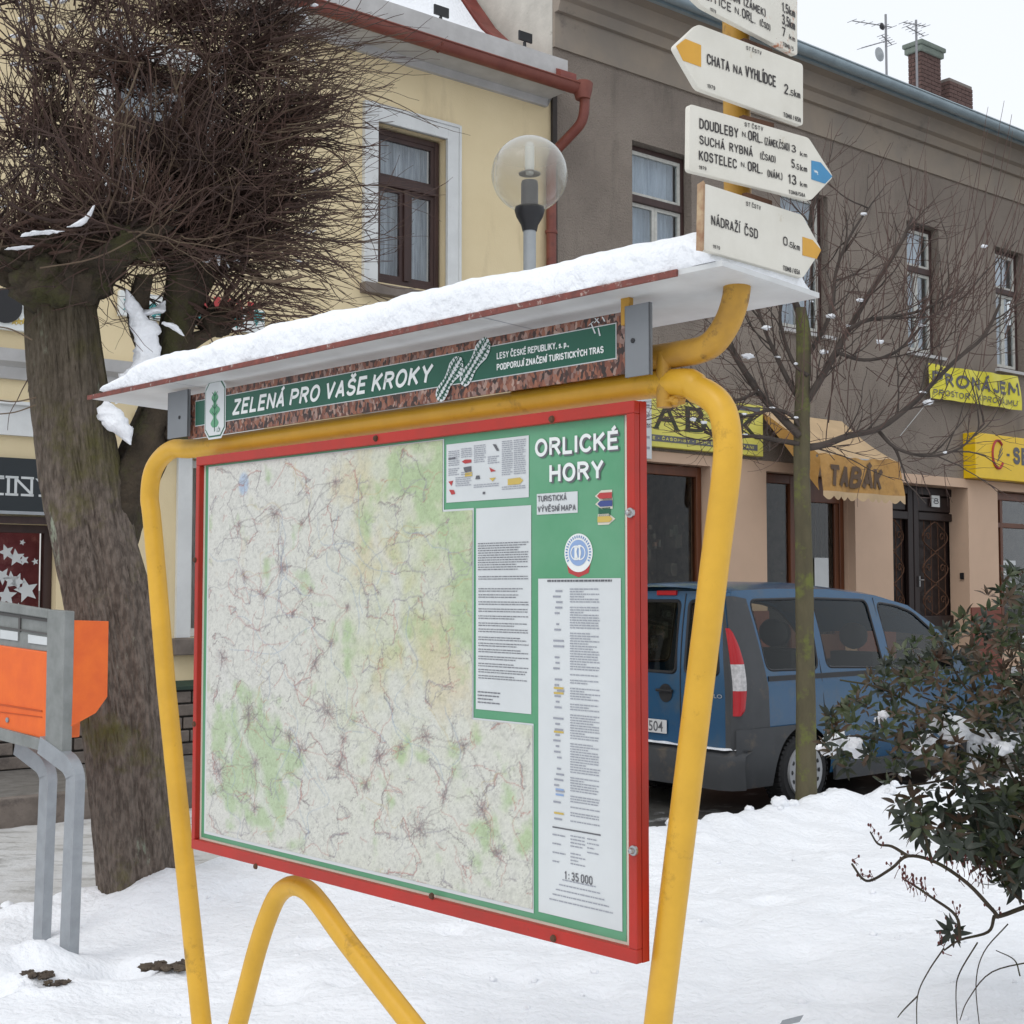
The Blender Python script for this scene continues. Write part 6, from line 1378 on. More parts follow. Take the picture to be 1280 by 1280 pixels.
# snow line along the bumper top
q = MB(); q.grid(60, 4, lambda a, b: (-.075+.10*b+.012*mnoise.noise(Vector((a*30, b*2, 0)))+(.07 if a < .03 else 0), .03+1.62*a, .526+.016*math.sin(math.pi*b)*(.6+.8*mnoise.noise(Vector((a*12, 0, 3)))))); setp(q.build('bumper_snow', 'snow', frame=FV, base=(0, .8, .52), smooth=180), kind='stuff')
def wheel(x, y, side):
    w = MB(); w.lathe([(.20, -.09), (.27, -.10), (.30, -.075), (WR, -.03), (WR, .03), (.30, .075), (.27, .10), (.20, .09)], (x, y, WR), 40, 'y'); ty = w.build('wheel', 'rubber', VN, smooth=40)
    tr = MB()
    for k in range(44):
        a = k*2*math.pi/44
        for yy in (-.055, .055): c, s_ = math.cos(a), math.sin(a); tr.add([(x+(WR+.006)*c+dx*s_, y+yy+dy, WR+(WR+.006)*s_-dx*c) for dx, dy in ((-.012, -.03), (.012, -.03), (.012, .03), (-.012, .03))]+[(x+(WR-.01)*c+dx*s_, y+yy+dy, WR+(WR-.01)*s_-dx*c) for dx, dy in ((-.014, -.035), (.014, -.035), (.014, .035), (-.014, .035))], [(0,1,2,3),(0,4,5,1),(1,5,6,2),(2,6,7,3),(3,7,4,0)])
    tr.build('tread', 'rubber', ty, kind='stuff')
    h = MB(); s = side; h.lathe([(.212, s*.091), (.208, s*.112), (.19, s*.110), (.15, s*.100), (.10, s*.108), (.06, s*.115), (.001, s*.118)], (x, y, WR), 32, 'y'); h.build('hubcap', 'hub', ty, smooth=35)
    d = MB()
    for k in range(14):
        a = k*2*math.pi/14; d.lathe([(.019, s*.0), (.001, s*.002)], (x+.172*math.cos(a), y+s*.1075, WR+.172*math.sin(a)), 8, 'y')
    d.build('hubcap_holes', 'black', ty)
    return ty
wheel(RW, .10, -1); wheel(FWx, .10, -1); wheel(RW, 1.62, 1); wheel(FWx, 1.62, 1)
q = MB(); y0 = sp+.02
py0 = sp+.14; q.box(-.036, -.030, py0, py0+.52, .60, .71); PT = q.build('number_plate', 'plate', VN, bevel=.003)
q = MB(); add_text(q, '3H7 1504', 0, 1, 0, 1, 0, bold=.01); q.v = [(-.0375, py0+.48-.44*x, .615+.08*z) for x, y, z in q.v]; q.build('plate_lettering', 'ink', PT)
q = MB(); add_text(q, 'DOBLO', 0, 1, 0, 1, 0, bold=.01); q.v = [(ry(.2, .93)-.006, .40-.24*x, .92+.03*z) for x, y, z in q.v]; q.build('badge_lettering', 'hub', VN)
# seats, mirror
for (x, z) in ((.95, .85), (2.05, .80)):
    for y in (.42, 1.28):
        q = MB(); q.box(x, x+.5, y-.24, y+.24, z-.35, z-.15); q.box(x-.06, x+.08, y-.23, y+.23, z-.2, z+.42); q.blob((x-.02, y, z+.56), (.07, .15, .12), 1, .05, 8); q.build('seat', 'seat', VN, smooth=60, bevel=.03)
q = MB(); q.grid(10, 10, lambda a, b: (.1+2.9*a, .12+1.5*b, .52)); q.build('cabin_floor', 'seat', VN)
q = MB(); q.blob((3.02, wc-hw(3.0, 1.1)-.12, 1.17), (.07, .10, .10), 2, .04, 8); q.build('wing_mirror', 'car_trim', VN, smooth=180)

# ------------------------------------------------------------------ trees
def grow(mb, p, d, L, r, seg, wander, up=0.0, n=3, tip=.25, rng=random, store=None, curl=None):
    pts = [Vector(p)]; d = Vector(d).normalized(); k = max(2, int(L/seg))
    for i in range(k):
        d = (d+Vector((rng.gauss(0, wander), rng.gauss(0, wander), rng.gauss(0, wander)+up))).normalized()
        if curl: d = (d+curl*.08).normalized()
        pts.append(pts[-1]+d*seg)
    rad = [r*(1-(1-tip)*i/k) for i in range(k+1)]
    mb.tube(pts, rad, n, cap=False)
    if store is not None: store.append((pts, rad))
    return pts
rng = random.Random(21)
TD = 7.25
def tp(u, v, dy=0): return at(u, v, TD+dy)
def barky(mb, path, rads, n=40, sub=10, amp=.012, seed=0):
    P = spline(path, sub); Rr = lerp_list(rads, len(P)); b = len(mb.v)
    for i, p in enumerate(P):
        for j in range(n):
            a = 2*math.pi*j/n; rr = Rr[i]
            fl = 1+.10*math.sin(a*3+p.z*1.1+seed)+.05*math.sin(a*7+p.z*.8)
            wv = .25*mnoise.noise(Vector((math.cos(a)*2, math.sin(a)*2, p.z*1.7))); ridge = amp*(min(1, abs(mnoise.noise(Vector((math.cos(a+wv)*7.5, math.sin(a+wv)*7.5, p.z*1.25+seed))))*5)-.7)+amp*.55*min(1, abs(mnoise.noise(Vector((math.cos(a)*15, math.sin(a)*15, p.z*4.2+seed))))*4)+amp*.5*mnoise.noise(Vector((math.cos(a)*4, math.sin(a)*4, p.z*2)))
            rr = rr*fl+ridge
            mb.v.append((p.x+rr*math.cos(a), p.y+rr*math.sin(a), p.z))
    for i in range(len(P)-1):
        for j in range(n): q = b+i*n+j; w = b+i*n+(j+1) % n; mb.f.append((q, w, w+n, q+n))
bp_ = tp(172, 1115); TB = thing('lime_tree', 'big pollarded lime with leaning mossy trunk and dense ball of twigs, on the left', 'tree', WF, (bp_.x, bp_.y, 0))
q = MB()
path = [tp(178, 1175), tp(174, 1110), tp(166, 1010), tp(158, 900), tp(140, 780), tp(118, 680), tp(103, 600), tp(92, 520), tp(84, 440), tp(80, 390), tp(76, 350), tp(76, 318)]
px2m = TD/FPX
barky(q, path, [w*px2m/2 for w in (110, 102, 106, 108, 100, 92, 92, 88, 83, 80, 76, 50)], 220, 44, .011)
q.build('trunk', 'bark', TB, smooth=180)
# fork to the right and knuckles
q = MB()
barky(q, [tp(135, 700, .05), tp(155, 620, .10), tp(183, 560, .15), tp(204, 500, .2), tp(212, 450, .22), tp(222, 400, .22), tp(236, 350, .2), tp(245, 320, .2)], [w*px2m/2 for w in (60, 70, 66, 52, 40, 44, 60, 40)], 36, 9, .010, 3)
barky(q, [tp(95, 352, -.05), tp(130, 330, -.15), tp(170, 300, -.25), tp(200, 285, -.3)], [w*px2m/2 for w in (64, 56, 44, 30)], 30, 8, .01, 5) 
barky(q, [tp(60, 352, 0), tp(20, 335, -.1), tp(-30, 318, -.2), tp(-80, 300, -.2)], [w*px2m/2 for w in (70, 58, 50, 40)], 30, 8, .01, 6)
barky(q, [tp(222, 440, .25), tp(250, 420, .3), tp(275, 410, .35), tp(300, 400, .4)], [w*px2m/2 for w in (30, 34, 26, 16)], 20, 6, .006, 8)
barky(q, [tp(205, 470, .2), tp(180, 430, .1), tp(172, 390, .05), tp(180, 345, .0)], [w*px2m/2 for w in (28, 24, 26, 20)], 20, 6, .006, 9)
for (u, v, dy, r) in ((78, 362, -.05, .20), (60, 350, -.1, .17), (105, 352, -.1, .16), (75, 335, 0, .21), (120, 325, -.05, .17), (30, 330, -.05, .17), (238, 325, .2, .15), (270, 405, .3, .09), (170, 300, -.2, .12), (-30, 315, -.15, .17), (215, 500, .15, .10), (222, 545, .1, .075)):
    c = tp(u, v, dy); q.blob(c, (r, r, r*.85), u, .35, 12)
q.build('limb', 'bark_top', TB, smooth=180)
# dense ball of twigs
cr = MB(); cl_ = MB(); hubs = []
for (u, v, dy, n, lm) in ((238, 318, .2, 620, .85), (120, 320, -.05, 420, .85), (70, 320, 0, 360, .85), (30, 325, -.05, 300, .8), (170, 290, -.2, 420, .8), (-30, 310, -.15, 220, .8), (272, 400, .3, 120, .5), (250, 250, .05, 420, .75), (200, 200, -.05, 330, .7), (90, 200, 0, 280, .7), (300, 300, .1, 330, .65), (20, 180, 0, 200, .6), (300, 180, .1, 300, .75), (160, 90, 0, 330, .65), (290, 80, .1, 330, .6), (60, 80, -.1, 300, .65), (220, 20, 0, 300, .6), (110, -10, 0, 260, .6), (350, 150, .1, 220, .45), (330, 30, .1, 240, .5), (0, -10, 0, 200, .6), (240, 130, .15, 260, .55), (60, 160, .1, 260, .55), (340, 240, .1, 200, .45)):
    hubs.append((tp(u, v, dy), n, lm, u, v))
for c, n, lm, hu, hv in hubs:
    for _ in range(int(n*(.62 if hu > 150 else .38))):
        th = rng.uniform(0, 2*math.pi); e = rng.uniform(-.35, 1.0); d = Vector((math.cos(th)*math.cos(e), math.sin(th)*math.cos(e)*.8, math.sin(e)))
        if hu > 180 and rng.random() < .45: d = Vector((abs(d.x)+.5, d.y*.6, d.z*.8-.10)).normalized()
        if hu < 150 and rng.random() < .3: d = Vector((d.x*.4, d.y*.6, abs(d.z)+.6)).normalized()
        L = lm*rng.uniform(.4, 1.15); r = rng.uniform(.003, .0075); tgt = cl_ if rng.random() < .16 else cr
        st = c+Vector((rng.gauss(0, .08), rng.gauss(0, .08), rng.gauss(0, .06)))
        pts = grow(tgt, st, d, L, r, .065, .17, .02, 3, .3, rng, curl=Vector((rng.gauss(0, .8), rng.gauss(0, .8), rng.choice([.6, 1.2, -.6]))))
        for _k in range(rng.choice([0, 1, 1, 2])):
            i = rng.randrange(len(pts)//3, len(pts)-1); dd = (pts[i+1]-pts[i]).normalized(); dd = (dd+Vector((rng.gauss(0, .5), rng.gauss(0, .5), rng.gauss(0, .5)))).normalized()
            grow(tgt, pts[i], dd, L*rng.uniform(.2, .5), r*.6, .06, .12, .02, 3, .4, rng)
# thicker inner branches and the long thin twigs reaching over the yellow wall
for _ in range(190):
    c, n, lm, hu, hv = rng.choice(hubs[:9]); th = rng.uniform(0, 2*math.pi); d = Vector((math.cos(th)*.7+.1, math.sin(th)*.6, rng.uniform(-.1, 1))).normalized()
    grow(cr, c, d, lm*rng.uniform(.5, 1.0), rng.uniform(.009, .02), .09, .13, .03, 5, .3, rng)
for _ in range(230):
    v0 = rng.uniform(40, 400); st = tp(rng.uniform(300, 385), v0, rng.uniform(-.35, .45)); el = (300-v0)/420+rng.gauss(0, .16)
    d = Vector((1, rng.gauss(0, .35), el*.5-.12)).normalized()
    if st.z-2.4 < 0 and st.x > -1: continue
    L = rng.uniform(.25, .8)*(1 if v0 < 330 else .55)
    pts = grow(cl_ if rng.random() < .45 else cr, st, d, L, rng.uniform(.003, .0055), .06, .07, rng.choice([.03, .0, -.03]), 3, .35, rng)
    for _k in range(2):
        i = rng.randrange(1, len(pts)-1); dd = (pts[i+1]-pts[i]).normalized()+Vector((rng.gauss(0, .3), rng.gauss(0, .3), rng.gauss(0, .35))); grow(cr, pts[i], dd, L*rng.uniform(.3, .6), .0026, .05, .08, .02, 3, .4, rng)
for (P, r) in ([(330, 350), (300, 345), (345, 352), (378, 345)], .010), ([(-10, 300), (20, 280), (60, 250), (100, 262), (150, 190)], .004), ([(175, 80), (160, 120), (130, 170), (150, 160)], .005), ([(215, 255), (180, 290), (120, 322), (50, 335)], .0045), ([(-5, 408), (15, 412), (40, 425)], .004), ([(-5, 500), (20, 502), (45, 497)], .004), ([(-5, 518), (20, 515), (45, 506)], .0035), ([(40, 60), (75, 75), (110, 140), (170, 160)], .007):
    cl_.tube(spline([tp(u, v, -.4) for u, v in P], 4), r, 5)
setp(cr.build('crown', 'twig', TB), kind='stuff'); setp(cl_.build('pale_twigs', 'twig_light', TB), kind='stuff')
print('crown faces', len(cr.f)+len(cl_.f))
# snow caught in the fork and on the knuckles
q = MB(); sn_ = [(165, 375, .05, .05), (172, 400, .05, .05), (183, 425, .03, .06), (182, 455, .02, .06), (168, 472, .0, .075), (150, 490, 0, .07), (185, 400, .03, .06), (195, 380, 0, .04), (150, 515, -.03, .07), (160, 535, -.03, .06), (165, 552, -.05, .045), (142, 500, -.03, .06), (188, 440, .03, .055), (175, 415, 0, .05), (213, 410, .0, .04), (222, 415, .05, .035), (205, 408, 0, .035),
     (40, 292, -.2, .05), (60, 290, -.2, .06), (78, 288, -.2, .045), (20, 307, -.2, .05), (38, 305, -.2, .045), (100, 282, -.2, .035), (115, 262, -.15, .03), (88, 283, -.2, .04)]
def lumpy(q, P, rs_, flat=.8, seed=0, n=16):
    pts = spline([tp(u, v, d_) for u, v, d_ in P], 10); rr = lerp_list([0.004]+rs_+[0.004], len(pts)); b = len(q.v)
    for i, p in enumerate(pts):
        for j in range(n):
            a = 2*math.pi*j/n; k = 1+.45*mnoise.noise(Vector((p.x*13+math.cos(a), p.y*13+math.sin(a), p.z*13+seed)))+.2*mnoise.noise(Vector((p.x*40, math.cos(a)*3+p.z*40, math.sin(a)*3)))
            q.v.append((p.x+rr[i]*k*math.cos(a), p.y+rr[i]*k*math.sin(a)*flat, p.z+rr[i]*.35*math.cos(a)*mnoise.noise(Vector((i*.3, seed, 1)))))
    for i in range(len(pts)-1):
        for j in range(n): w = b+i*n+j; x_ = b+i*n+(j+1) % n; q.f.append((w, x_, x_+n, w+n))
lumpy(q, [(158, 362, -.05), (168, 385, -.02), (180, 410, 0), (184, 440, .02), (180, 462, 0), (160, 482, -.02), (145, 505, -.06)], [.03, .05, .07, .065, .06, .085, .09, .05])
lumpy(q, [(132, 500, -.10), (140, 520, -.10), (152, 540, -.10), (163, 556, -.10)], [.06, .075, .06, .03], seed=3)
lumpy(q, [(178, 395, .0), (196, 388, .03), (206, 376, .05)], [.045, .05, .02], seed=5)
lumpy(q, [(205, 402, -.05), (216, 408, -.05), (230, 420, -.03)], [.03, .03, .015], seed=6)
lumpy(q, [(6, 312, -.55), (24, 310, -.55), (42, 307, -.55)], [.025, .035, .025], seed=7)
lumpy(q, [(26, 296, -.58), (42, 292, -.58), (62, 290, -.58), (80, 289, -.55)], [.03, .042, .042, .025], seed=8)
lumpy(q, [(84, 284, -.5), (96, 281, -.5), (110, 270, -.5), (118, 256, -.5)], [.018, .025, .018, .01], seed=9)
lumpy(q, [(348, 20, .1), (365, 14, .1), (385, 8, .1)], [.03, .035, .02], seed=10)
for i in range(260):
    u, v = rng.uniform(-10, 390), rng.uniform(-10, 330); c = tp(u, v, rng.uniform(.0, .6)); L_ = rng.uniform(.02, .07)
    q.tube([c, c+Vector((L_*.5, rng.gauss(0, .01), rng.gauss(0, .012))), c+Vector((L_, 0, rng.gauss(0, .02)))], [.004, rng.uniform(.006, .016), .003], 6)
o = q.build('tree_snow', 'snow', smooth=180, frame=WF, base=tuple(tp(160, 480))); setp(o, kind='stuff')

# --- young tree in front of the van
YD = 9.85
def yp(u, v, dy=0): return at(u, v, YD+dy)
b0 = yp(1007, 995); TY = thing('young_lime_tree', 'slender young tree with mossy trunk and snow dotted branches in front of the blue van', 'tree', WF, (b0.x, b0.y, 0))
q = MB(); k = YD/FPX
barky(q, [yp(1008, 1040), yp(1007, 990), yp(1007, 900), yp(1006, 800), yp(1005, 700), yp(1003, 600), yp(1003, 540), yp(1004, 480), yp(1005, 420), yp(1001, 385)], [w*k/2 for w in (30, 26, 23.5, 22, 21, 19.5, 19, 18, 17, 13)], 26, 10, .004, 2)
q.build('trunk', 'bark_young', TY, smooth=180)
br = MB(); tw = MB(); rng = random.Random(9); snowpts = []
limbs = [([(1000, 545), (975, 520), (948, 490), (925, 455), (908, 425), (900, 400), (892, 370)], 9, -.1), ([(1000, 500), (985, 475), (968, 440), (955, 410), (948, 385)], 7, .2), ([(1006, 505), (1025, 475), (1045, 440), (1062, 410), (1085, 370), (1110, 330), (1128, 300), (1140, 272)], 9, .1),
         ([(1004, 560), (1030, 556), (1060, 545), (1100, 535), (1140, 505), (1165, 480), (1195, 450), (1230, 420), (1250, 380)], 8, -.2), ([(1000, 555), (970, 550), (940, 545), (905, 548), (880, 540)], 6, .3), ([(1001, 395), (990, 360), (1000, 320), (1012, 280), (1020, 240)], 7, .0),
         ([(1005, 450), (1025, 420), (1040, 385), (1045, 340), (1060, 300), (1085, 260)], 6, .3), ([(1060, 412), (1085, 400), (1120, 395), (1160, 385), (1190, 360)], 5, 0), ([(1003, 540), (990, 520), (965, 512), (930, 520), (895, 505), (870, 512)], 5, -.3), ([(1010, 470), (990, 450), (975, 400), (980, 360), (970, 330)], 5, -.2),
         ([(1045, 440), (1080, 450), (1120, 440), (1160, 400), (1190, 380)], 4.5, .2), ([(1095, 535), (1120, 560), (1160, 570), (1200, 560), (1230, 530)], 4.5, -.1), ([(945, 490), (920, 500), (890, 490), (850, 500), (820, 495)], 4, -.2)]
for P, w, dy in limbs:
    n = len(P); pts = [yp(u, v, dy*i/n+rng.gauss(0, .03)) for i, (u, v) in enumerate(P)]; pts = spline(pts, 4); r0 = w*k/2*1.2
    br.tube(pts, [r0*(1-.62*i/(len(pts)-1)) for i in range(len(pts))], 8)
    for i in range(2, len(pts)):
        for _ in range(rng.choice([0, 1, 1])):
            dd = (pts[i]-pts[i-1]).normalized()+Vector((rng.gauss(0, .55), rng.gauss(0, .45), rng.gauss(.15, .45))); L = rng.uniform(.25, .7)
            sp_ = grow(br, pts[i], dd, L, rng.uniform(.0045, .008), .06, .12, .04, 4, .35, rng)
            for _k in range(3):
                j = rng.randrange(1, len(sp_)); grow(tw, sp_[j], (sp_[j]-sp_[j-1]).normalized()+Vector((rng.gauss(0, .6), rng.gauss(0, .6), rng.gauss(.1, .5))), rng.uniform(.15, .45), .0036, .05, .10, .05, 3, .4, rng)
        if rng.random() < .08: snowpts.append(pts[i])
for _ in range(260):
    P = rng.choice(limbs)[0]; u, v = rng.choice(P[1:]); s0 = yp(u+rng.gauss(0, 14), v+rng.gauss(0, 14), rng.uniform(-.4, .4)); d = Vector(((u-1003)/160+rng.gauss(0, .5), rng.gauss(0, .5), rng.gauss(.1, .45)))
    pts = grow(tw, s0, d, rng.uniform(.2, .55), rng.uniform(.002, .0045), .04, .13, .06, 3, .4, rng)
    for _k in range(2): j = rng.randrange(1, len(pts)); grow(tw, pts[j], (pts[j]-pts[j-1]).normalized()+Vector((rng.gauss(0, .6), rng.gauss(0, .6), rng.gauss(.1, .5))), rng.uniform(.1, .3), .0022, .035, .12, .06, 3, .5, rng)
# long upright shoots
for _ in range(85):
    u = rng.uniform(1000, 1275); v = 470-abs(u-1010)*.30+rng.gauss(0, 50); L = rng.uniform(.7, 1.75)*(1 if u < 1180 else .8)
    s0 = yp(u, v, rng.uniform(-.4, .5)); d = Vector((rng.gauss(.5 if u > 1080 else 0, .35), rng.gauss(0, .2), .8))
    pts = [s0]; d.normalize()
    for i in range(int(L/.08)): d = (d+Vector((rng.gauss(0, .04), rng.gauss(0, .04), .10))).normalized(); pts.append(pts[-1]+d*.08)
    if pts[-1].z > 5.6: pts = [p for p in pts if p.z < 5.6]
    if len(pts) > 3: tw.tube(pts, [.0048*(1-.65*i/len(pts)) for i in range(len(pts))], 3, cap=False)
setp(br.build('crown', 'twig_grey', TY, smooth=60), kind='stuff'); setp(tw.build('shoots', 'twig_red', TY), kind='stuff')
q = MB()
for i, p in enumerate(snowpts): q.blob((p.x, p.y-.01, p.z+.012), (rng.uniform(.012, .03), .014, rng.uniform(.006, .011)), i, .4, 6)
for (u, v, r) in ((1160, 503, .045), (866, 524, .03), (880, 528, .028), (893, 529, .02), (935, 445, .05), (1075, 375, .03), (905, 395, .035), (958, 410, .04), (1100, 427, .035), (1060, 407, .02), (1030, 440, .04), (1230, 308, .03), (1038, 395, .04)):
    q.blob(yp(u, v, -.1), (r*.8, r*.5, r*.38), u, .5, 8)
setp(q.build('branch_snow', 'snow', smooth=180, frame=WF, base=tuple(yp(1005, 450))), kind='stuff')

# ------------------------------------------------------------------ evergreen bush on the right
BD = 4.9
def bq(u, v, dy=0): return at(u, v, BD+dy)
rng = random.Random(33)
BU = thing('rhododendron_bush', 'dark evergreen bush with reddish leaf whorls and bare lower twigs at the right edge', 'bush', WF, tuple(bq(1330, 1250))[:2]+(0,))
st = MB(); root = bq(1350, 1240, .3)
stems = [[(1350, 1300), (1330, 1150), (1300, 1130), (1250, 1145), (1243, 1140), (1210, 1105), (1170, 1078), (1135, 1070), (1115, 1085), (1090, 1100), (1078, 1098), (1065, 1080)],
         [(1135, 1070), (1115, 1058), (1098, 1055), (1088, 1040)], [(1243, 1145), (1235, 1165), (1200, 1175), (1180, 1188)], [(1200, 1175), (1195, 1145), (1165, 1122), (1140, 1105), (1130, 1100)], [(1290, 1135), (1260, 1110), (1230, 1060), (1215, 1000), (1190, 950)],
         [(1340, 1150), (1300, 1050), (1260, 960), (1220, 900), (1150, 870)], [(1330, 1100), (1300, 950), (1280, 850), (1270, 780)], [(1290, 1000), (1240, 900), (1200, 850), (1170, 790)], [(1260, 960), (1200, 940), (1130, 930), (1070, 920), (1040, 925)], [(1230, 920), (1160, 890), (1100, 860), (1050, 850)], [(1250, 960), (1180, 975), (1120, 985)], [(1165, 1078), (1155, 1040), (1150, 1010)]]
for P in stems:
    pts = spline([bq(u, v, rng.gauss(0, .03)) for u, v in P], 5); r0 = .0095 if len(P) > 5 else .0065; st.tube(pts, [r0*(1-.6*i/len(pts)) for i in range(len(pts))], 7)
for P in ([(1180, 1185), (1160, 1215), (1147, 1245), (1146, 1290)], [(1222, 1178), (1200, 1215), (1195, 1240), (1197, 1290)], [(1260, 1155), (1230, 1190), (1220, 1230), (1225, 1290)], [(1300, 1200), (1240, 1215), (1210, 1250), (1200, 1275)], [(1275, 1220), (1268, 1200), (1245, 1188)], [(1147, 1245), (1130, 1262), (1122, 1272)]):
    pts = spline([bq(u, v, rng.gauss(0, .03)) for u, v in P], 5); st.tube(pts, [.0028*(1-.4*i/len(pts)) for i in range(len(pts))], 4)
st.build('stems', 'bark_top', BU, smooth=60)
def leaf_mesh(name, bend, width, m):
    vs = []; fs = []; n = 6
    for i in range(n+1):
        t = i/n; w = width*math.sin(math.pi*min(.985, t**.8*.97+.015))**.8; z = -bend*t*t
        vs += [(-w, t, z+.10*w), (0, t, z-.02), (w, t, z+.10*w)]
    for i in range(n): b = i*3; fs += [(b, b+1, b+4, b+3), (b+1, b+2, b+5, b+4)]
    me = bpy.data.meshes.new(name); me.from_pydata(vs, [], fs); me.shade_smooth(); me.materials.append(M[m]); me.update(); return me
LM = [leaf_mesh('leaf', .25, .19, 'leaf'), leaf_mesh('leaf', .45, .16, 'leaf_red'), leaf_mesh('leaf', .6, .18, 'leaf_dark'), leaf_mesh('leaf', .1, .17, 'leaf')]
whorls = []
def inb(u, v):
    if v < 700: return False
    # outline of the foliage in the photo
    left = np.interp(v, [715, 740, 770, 800, 830, 860, 900, 930, 960, 990, 1010, 1040, 1060, 1090, 1120], [1262, 1240, 1205, 1150, 1090, 1060, 1035, 1025, 1060, 1120, 1110, 1115, 1160, 1235, 1262])
    return u > left
while len(whorls) < 1000:
    u = rng.uniform(1020, 1420); v = rng.uniform(712, 1120)
    if not inb(u, v): continue
    dens = .8 if u < 1100 else (.85 if u < 1170 else 1); dens *= 1 if v < 960 or u > 1180 else .35
    if rng.random() > dens: continue
    whorls.append((u, v, rng.gauss(.1, .22)))
whorls += [(1150, 1015, 0), (1148, 1035, 0), (1130, 1030, .02), (1158, 990, 0), (1200, 1030, 0), (1198, 1155, 0), (1190, 1165, 0), (1262, 1095, 0), (1225, 1075, 0), (1175, 1005, 0), (1140, 1000, 0)]
leaves = []
for (u, v, dy) in whorls:
    c = bq(u, v, dy); ax = Vector(((u-1300)/500+rng.gauss(0, .3), -.5+rng.gauss(0, .4), .5+rng.gauss(0, .4)-(max(0, v-980)/250))).normalized()
    n = rng.randint(5, 8); ph = rng.random()*6; kind = rng.choice([0, 1, 1, 2, 3]) if v < 990 else rng.choice([2, 2, 0, 1]); s1 = ax.orthogonal().normalized(); s2 = ax.cross(s1)
    for i in range(n):
        a = ph+i*2*math.pi/n+rng.gauss(0, .2); op = rng.uniform(.3, 1.25)+(.4 if v > 980 else 0); d = (s1*math.cos(a)+s2*math.sin(a))*math.sin(op)+ax*math.cos(op)
        L = rng.uniform(.027, .050) if v < 980 else rng.uniform(.04, .068); side = d.cross(ax); side = side.normalized() if side.length > 1e-4 else s1; nn = side.cross(d).normalized()
        m = Matrix(((side.x, d.x, nn.x, 0), (side.y, d.y, nn.y, 0), (side.z, d.z, nn.z, 0), (0, 0, 0, 1))) @ Matrix.Diagonal((L, L, L, 1)); m.translation = c+d*.006
        leaves.append((m, kind if rng.random() < .8 else rng.randrange(4), c))
print('leaves', len(leaves))
vis = sorted(range(len(leaves)), key=lambda i: leaves[i][2].y + (5 if leaves[i][2].x/leaves[i][2].y*FPX+640 > 1275 else 0))
rest = {k_: MB() for k_ in range(4)}; binv = BU.matrix_world.inverted() if False else Matrix.Translation(-Vector(ORG[BU]))
for rank, i in enumerate(vis):
    m, kd, c = leaves[i]
    if rank < 295:
        o = bpy.data.objects.new('leaf', LM[kd]); COL.objects.link(o); o.parent = BU; o.matrix_local = binv @ m
    else:
        me = LM[kd]; rest[kd].add([tuple(m @ v_.co) for v_ in me.vertices], [tuple(p.vertices) for p in me.polygons])
for k_, r_ in rest.items():
    if r_.v: setp(r_.build('foliage', ['leaf', 'leaf_red', 'leaf_dark', 'leaf'][k_], BU, smooth=180), kind='stuff')
q = MB()
for P in stems[:4]:
    for j in range(2, len(P)):
        for _ in range(3):
            c = bq(P[j][0]+rng.gauss(0, 4), P[j][1]+rng.gauss(0, 3)); d = Vector((rng.gauss(-.2, .5), rng.gauss(0, .4), rng.uniform(.2, 1))); pts = grow(q, c, d, rng.uniform(.02, .05), .0016, .012, .2, .05, 3, .7, rng); q.blob(pts[-1], (.004, .004, .0065), 1, .1, 4)
for (u, v) in ((1132, 1100), (1140, 1110), (1150, 1115), (1158, 1118), (1195, 1145), (1215, 1095), (1225, 1100), (1240, 1085), (1200, 1080), (1230, 1110), (1185, 1085), (1178, 1180)):
    for _ in range(5):
        c = bq(u+rng.gauss(0, 5), v+rng.gauss(0, 5)); pts = grow(q, c, (rng.gauss(0, .4), 0, 1), rng.uniform(.02, .06), .0016, .015, .2, .05, 3, .7, rng); q.blob(pts[-1], (.004, .004, .007), 1, .1, 4)
setp(q.build('buds', 'bud', BU), kind='stuff')
q = MB()
for i, (u, v, r) in enumerate(((1045, 925, .045), (1065, 930, .04), (1035, 935, .035), (1075, 940, .03), (1100, 900, .02), (1105, 893, .02), (1180, 905, .05), (1200, 910, .05), (1190, 920, .045), (1225, 920, .04), (1240, 925, .035), (1160, 925, .03), (1150, 935, .035), (1265, 925, .035), (1170, 940, .03), (1280, 800, .02), (1268, 838, .015), (1130, 965, .02), (1218, 960, .03), (1205, 968, .02), (1255, 935, .03), (1275, 930, .035))):
    q.blob(bq(u, v, rng.gauss(.03, .05)), (r, r*.9, r*.7), i, .35, 9)
setp(q.build('bush_snow', 'snow', smooth=180, frame=WF, base=tuple(bq(1180, 920))), kind='stuff')
# a second, larger shrub mass is not visible; a paper scrap at the bottom edge is
c = at(990, 1274, 1.62*FPX/(1274-735)); q = MB(); q.add([(c.x-.05, c.y, .035), (c.x+.03, c.y+.01, .05), (c.x+.05, c.y+.03, .07), (c.x-.03, c.y+.03, .05)], [(0, 1, 2, 3)]); setp(q.build('paper_scrap', 'steel', frame=WF, base=(c.x, c.y, 0)), label='small grey scrap lying on the snow at the bottom edge', cat='scrap')

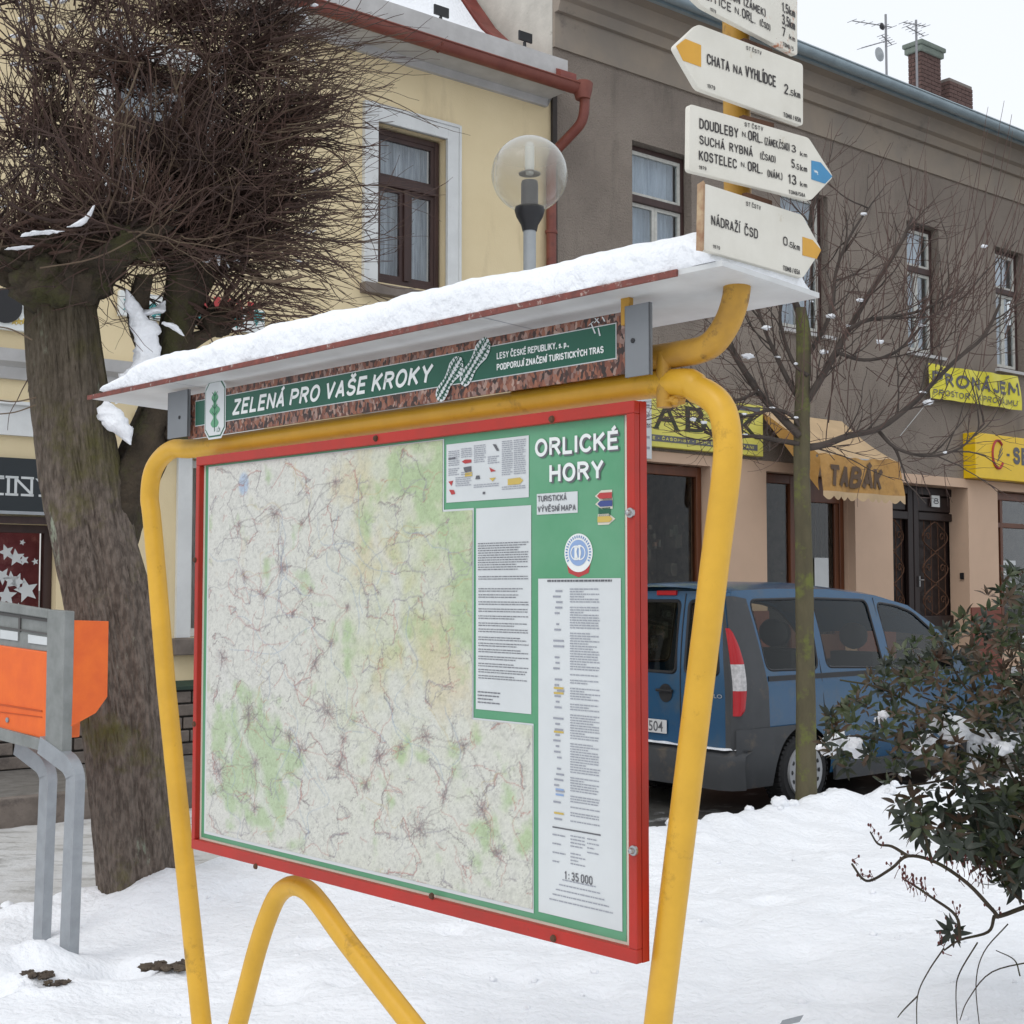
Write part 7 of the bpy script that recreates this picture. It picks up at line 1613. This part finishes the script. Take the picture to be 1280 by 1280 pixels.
q = MB(); rng = random.Random(77)
for i in range(170):
    x = rng.uniform(.7, 4.6) if i < 110 else rng.uniform(-2.6, .4); y = yb(x)-abs(rng.gauss(.02, .22))+.02; r = rng.uniform(.012, .045)*(1 if rng.random() < .85 else 1.5)
    q.blob((x, y, snow_z(x, y)+r*.2), (r, r, r*.75), i, .35, 6)
for i in range(60):
    x = rng.uniform(-2.4, 2.5); y = rng.uniform(5.0, 8.5); r = rng.uniform(.006, .02); q.blob((x, y, snow_z(x, y)+r*.2), (r, r, r*.7), i, .35, 5)
setp(q.build('snow_crumbs', 'snow', smooth=180, frame=WF, base=(1, 9, 0)), kind='stuff')

# small repeated fittings become parts of their own
def split_loose(o, name):
    me = o.data; n = len(me.vertices); par = list(range(n))
    def f(i):
        while par[i] != i: par[i] = par[par[i]]; i = par[i]
        return i
    for p in me.polygons:
        v = list(p.vertices); a = f(v[0])
        for k in v[1:]: par[f(k)] = a
    groups = {}
    for p in me.polygons: groups.setdefault(f(p.vertices[0]), []).append(p)
    co = [tuple(v.co) for v in me.vertices]; first = True
    for ps in groups.values():
        ids = sorted({i for p in ps for i in p.vertices}); mp = {k: i for i, k in enumerate(ids)}
        m2 = bpy.data.meshes.new(name); m2.from_pydata([co[i] for i in ids], [], [[mp[i] for i in p.vertices] for p in ps]); m2.materials.append(me.materials[0])
        if ps[0].use_smooth: m2.shade_smooth(); m2.set_sharp_from_angle(angle=R(50))
        if first: o.data = m2; o.name = name; first = False
        else:
            c = bpy.data.objects.new(name, m2); COL.objects.link(c); c.parent = o.parent; c.matrix_local = o.matrix_local.copy()
for old, new in (('bolt_heads', 'bolt'), ('frame_screws', 'screw'), ('connector_stub', 'connector_stub'), ('dish', 'dish'), ('louvre_rings', 'louvre_ring'), ('awning_frame', 'awning_rod'), ('rope', 'rope'),
                 ('gutter_brackets', 'gutter_bracket'), ('vertical_bars', 'vertical_bar'), ('white_stickers', 'sticker'), ('amplifier_box', 'amplifier_box'), ('roof_bracket', 'roof_bracket'), ('side_flap', 'side_flap'), ('scale', 'scale')):
    for o in [o for o in COL.objects if o.type == 'MESH' and o.name.split('.')[0] == old]: split_loose(o, new)
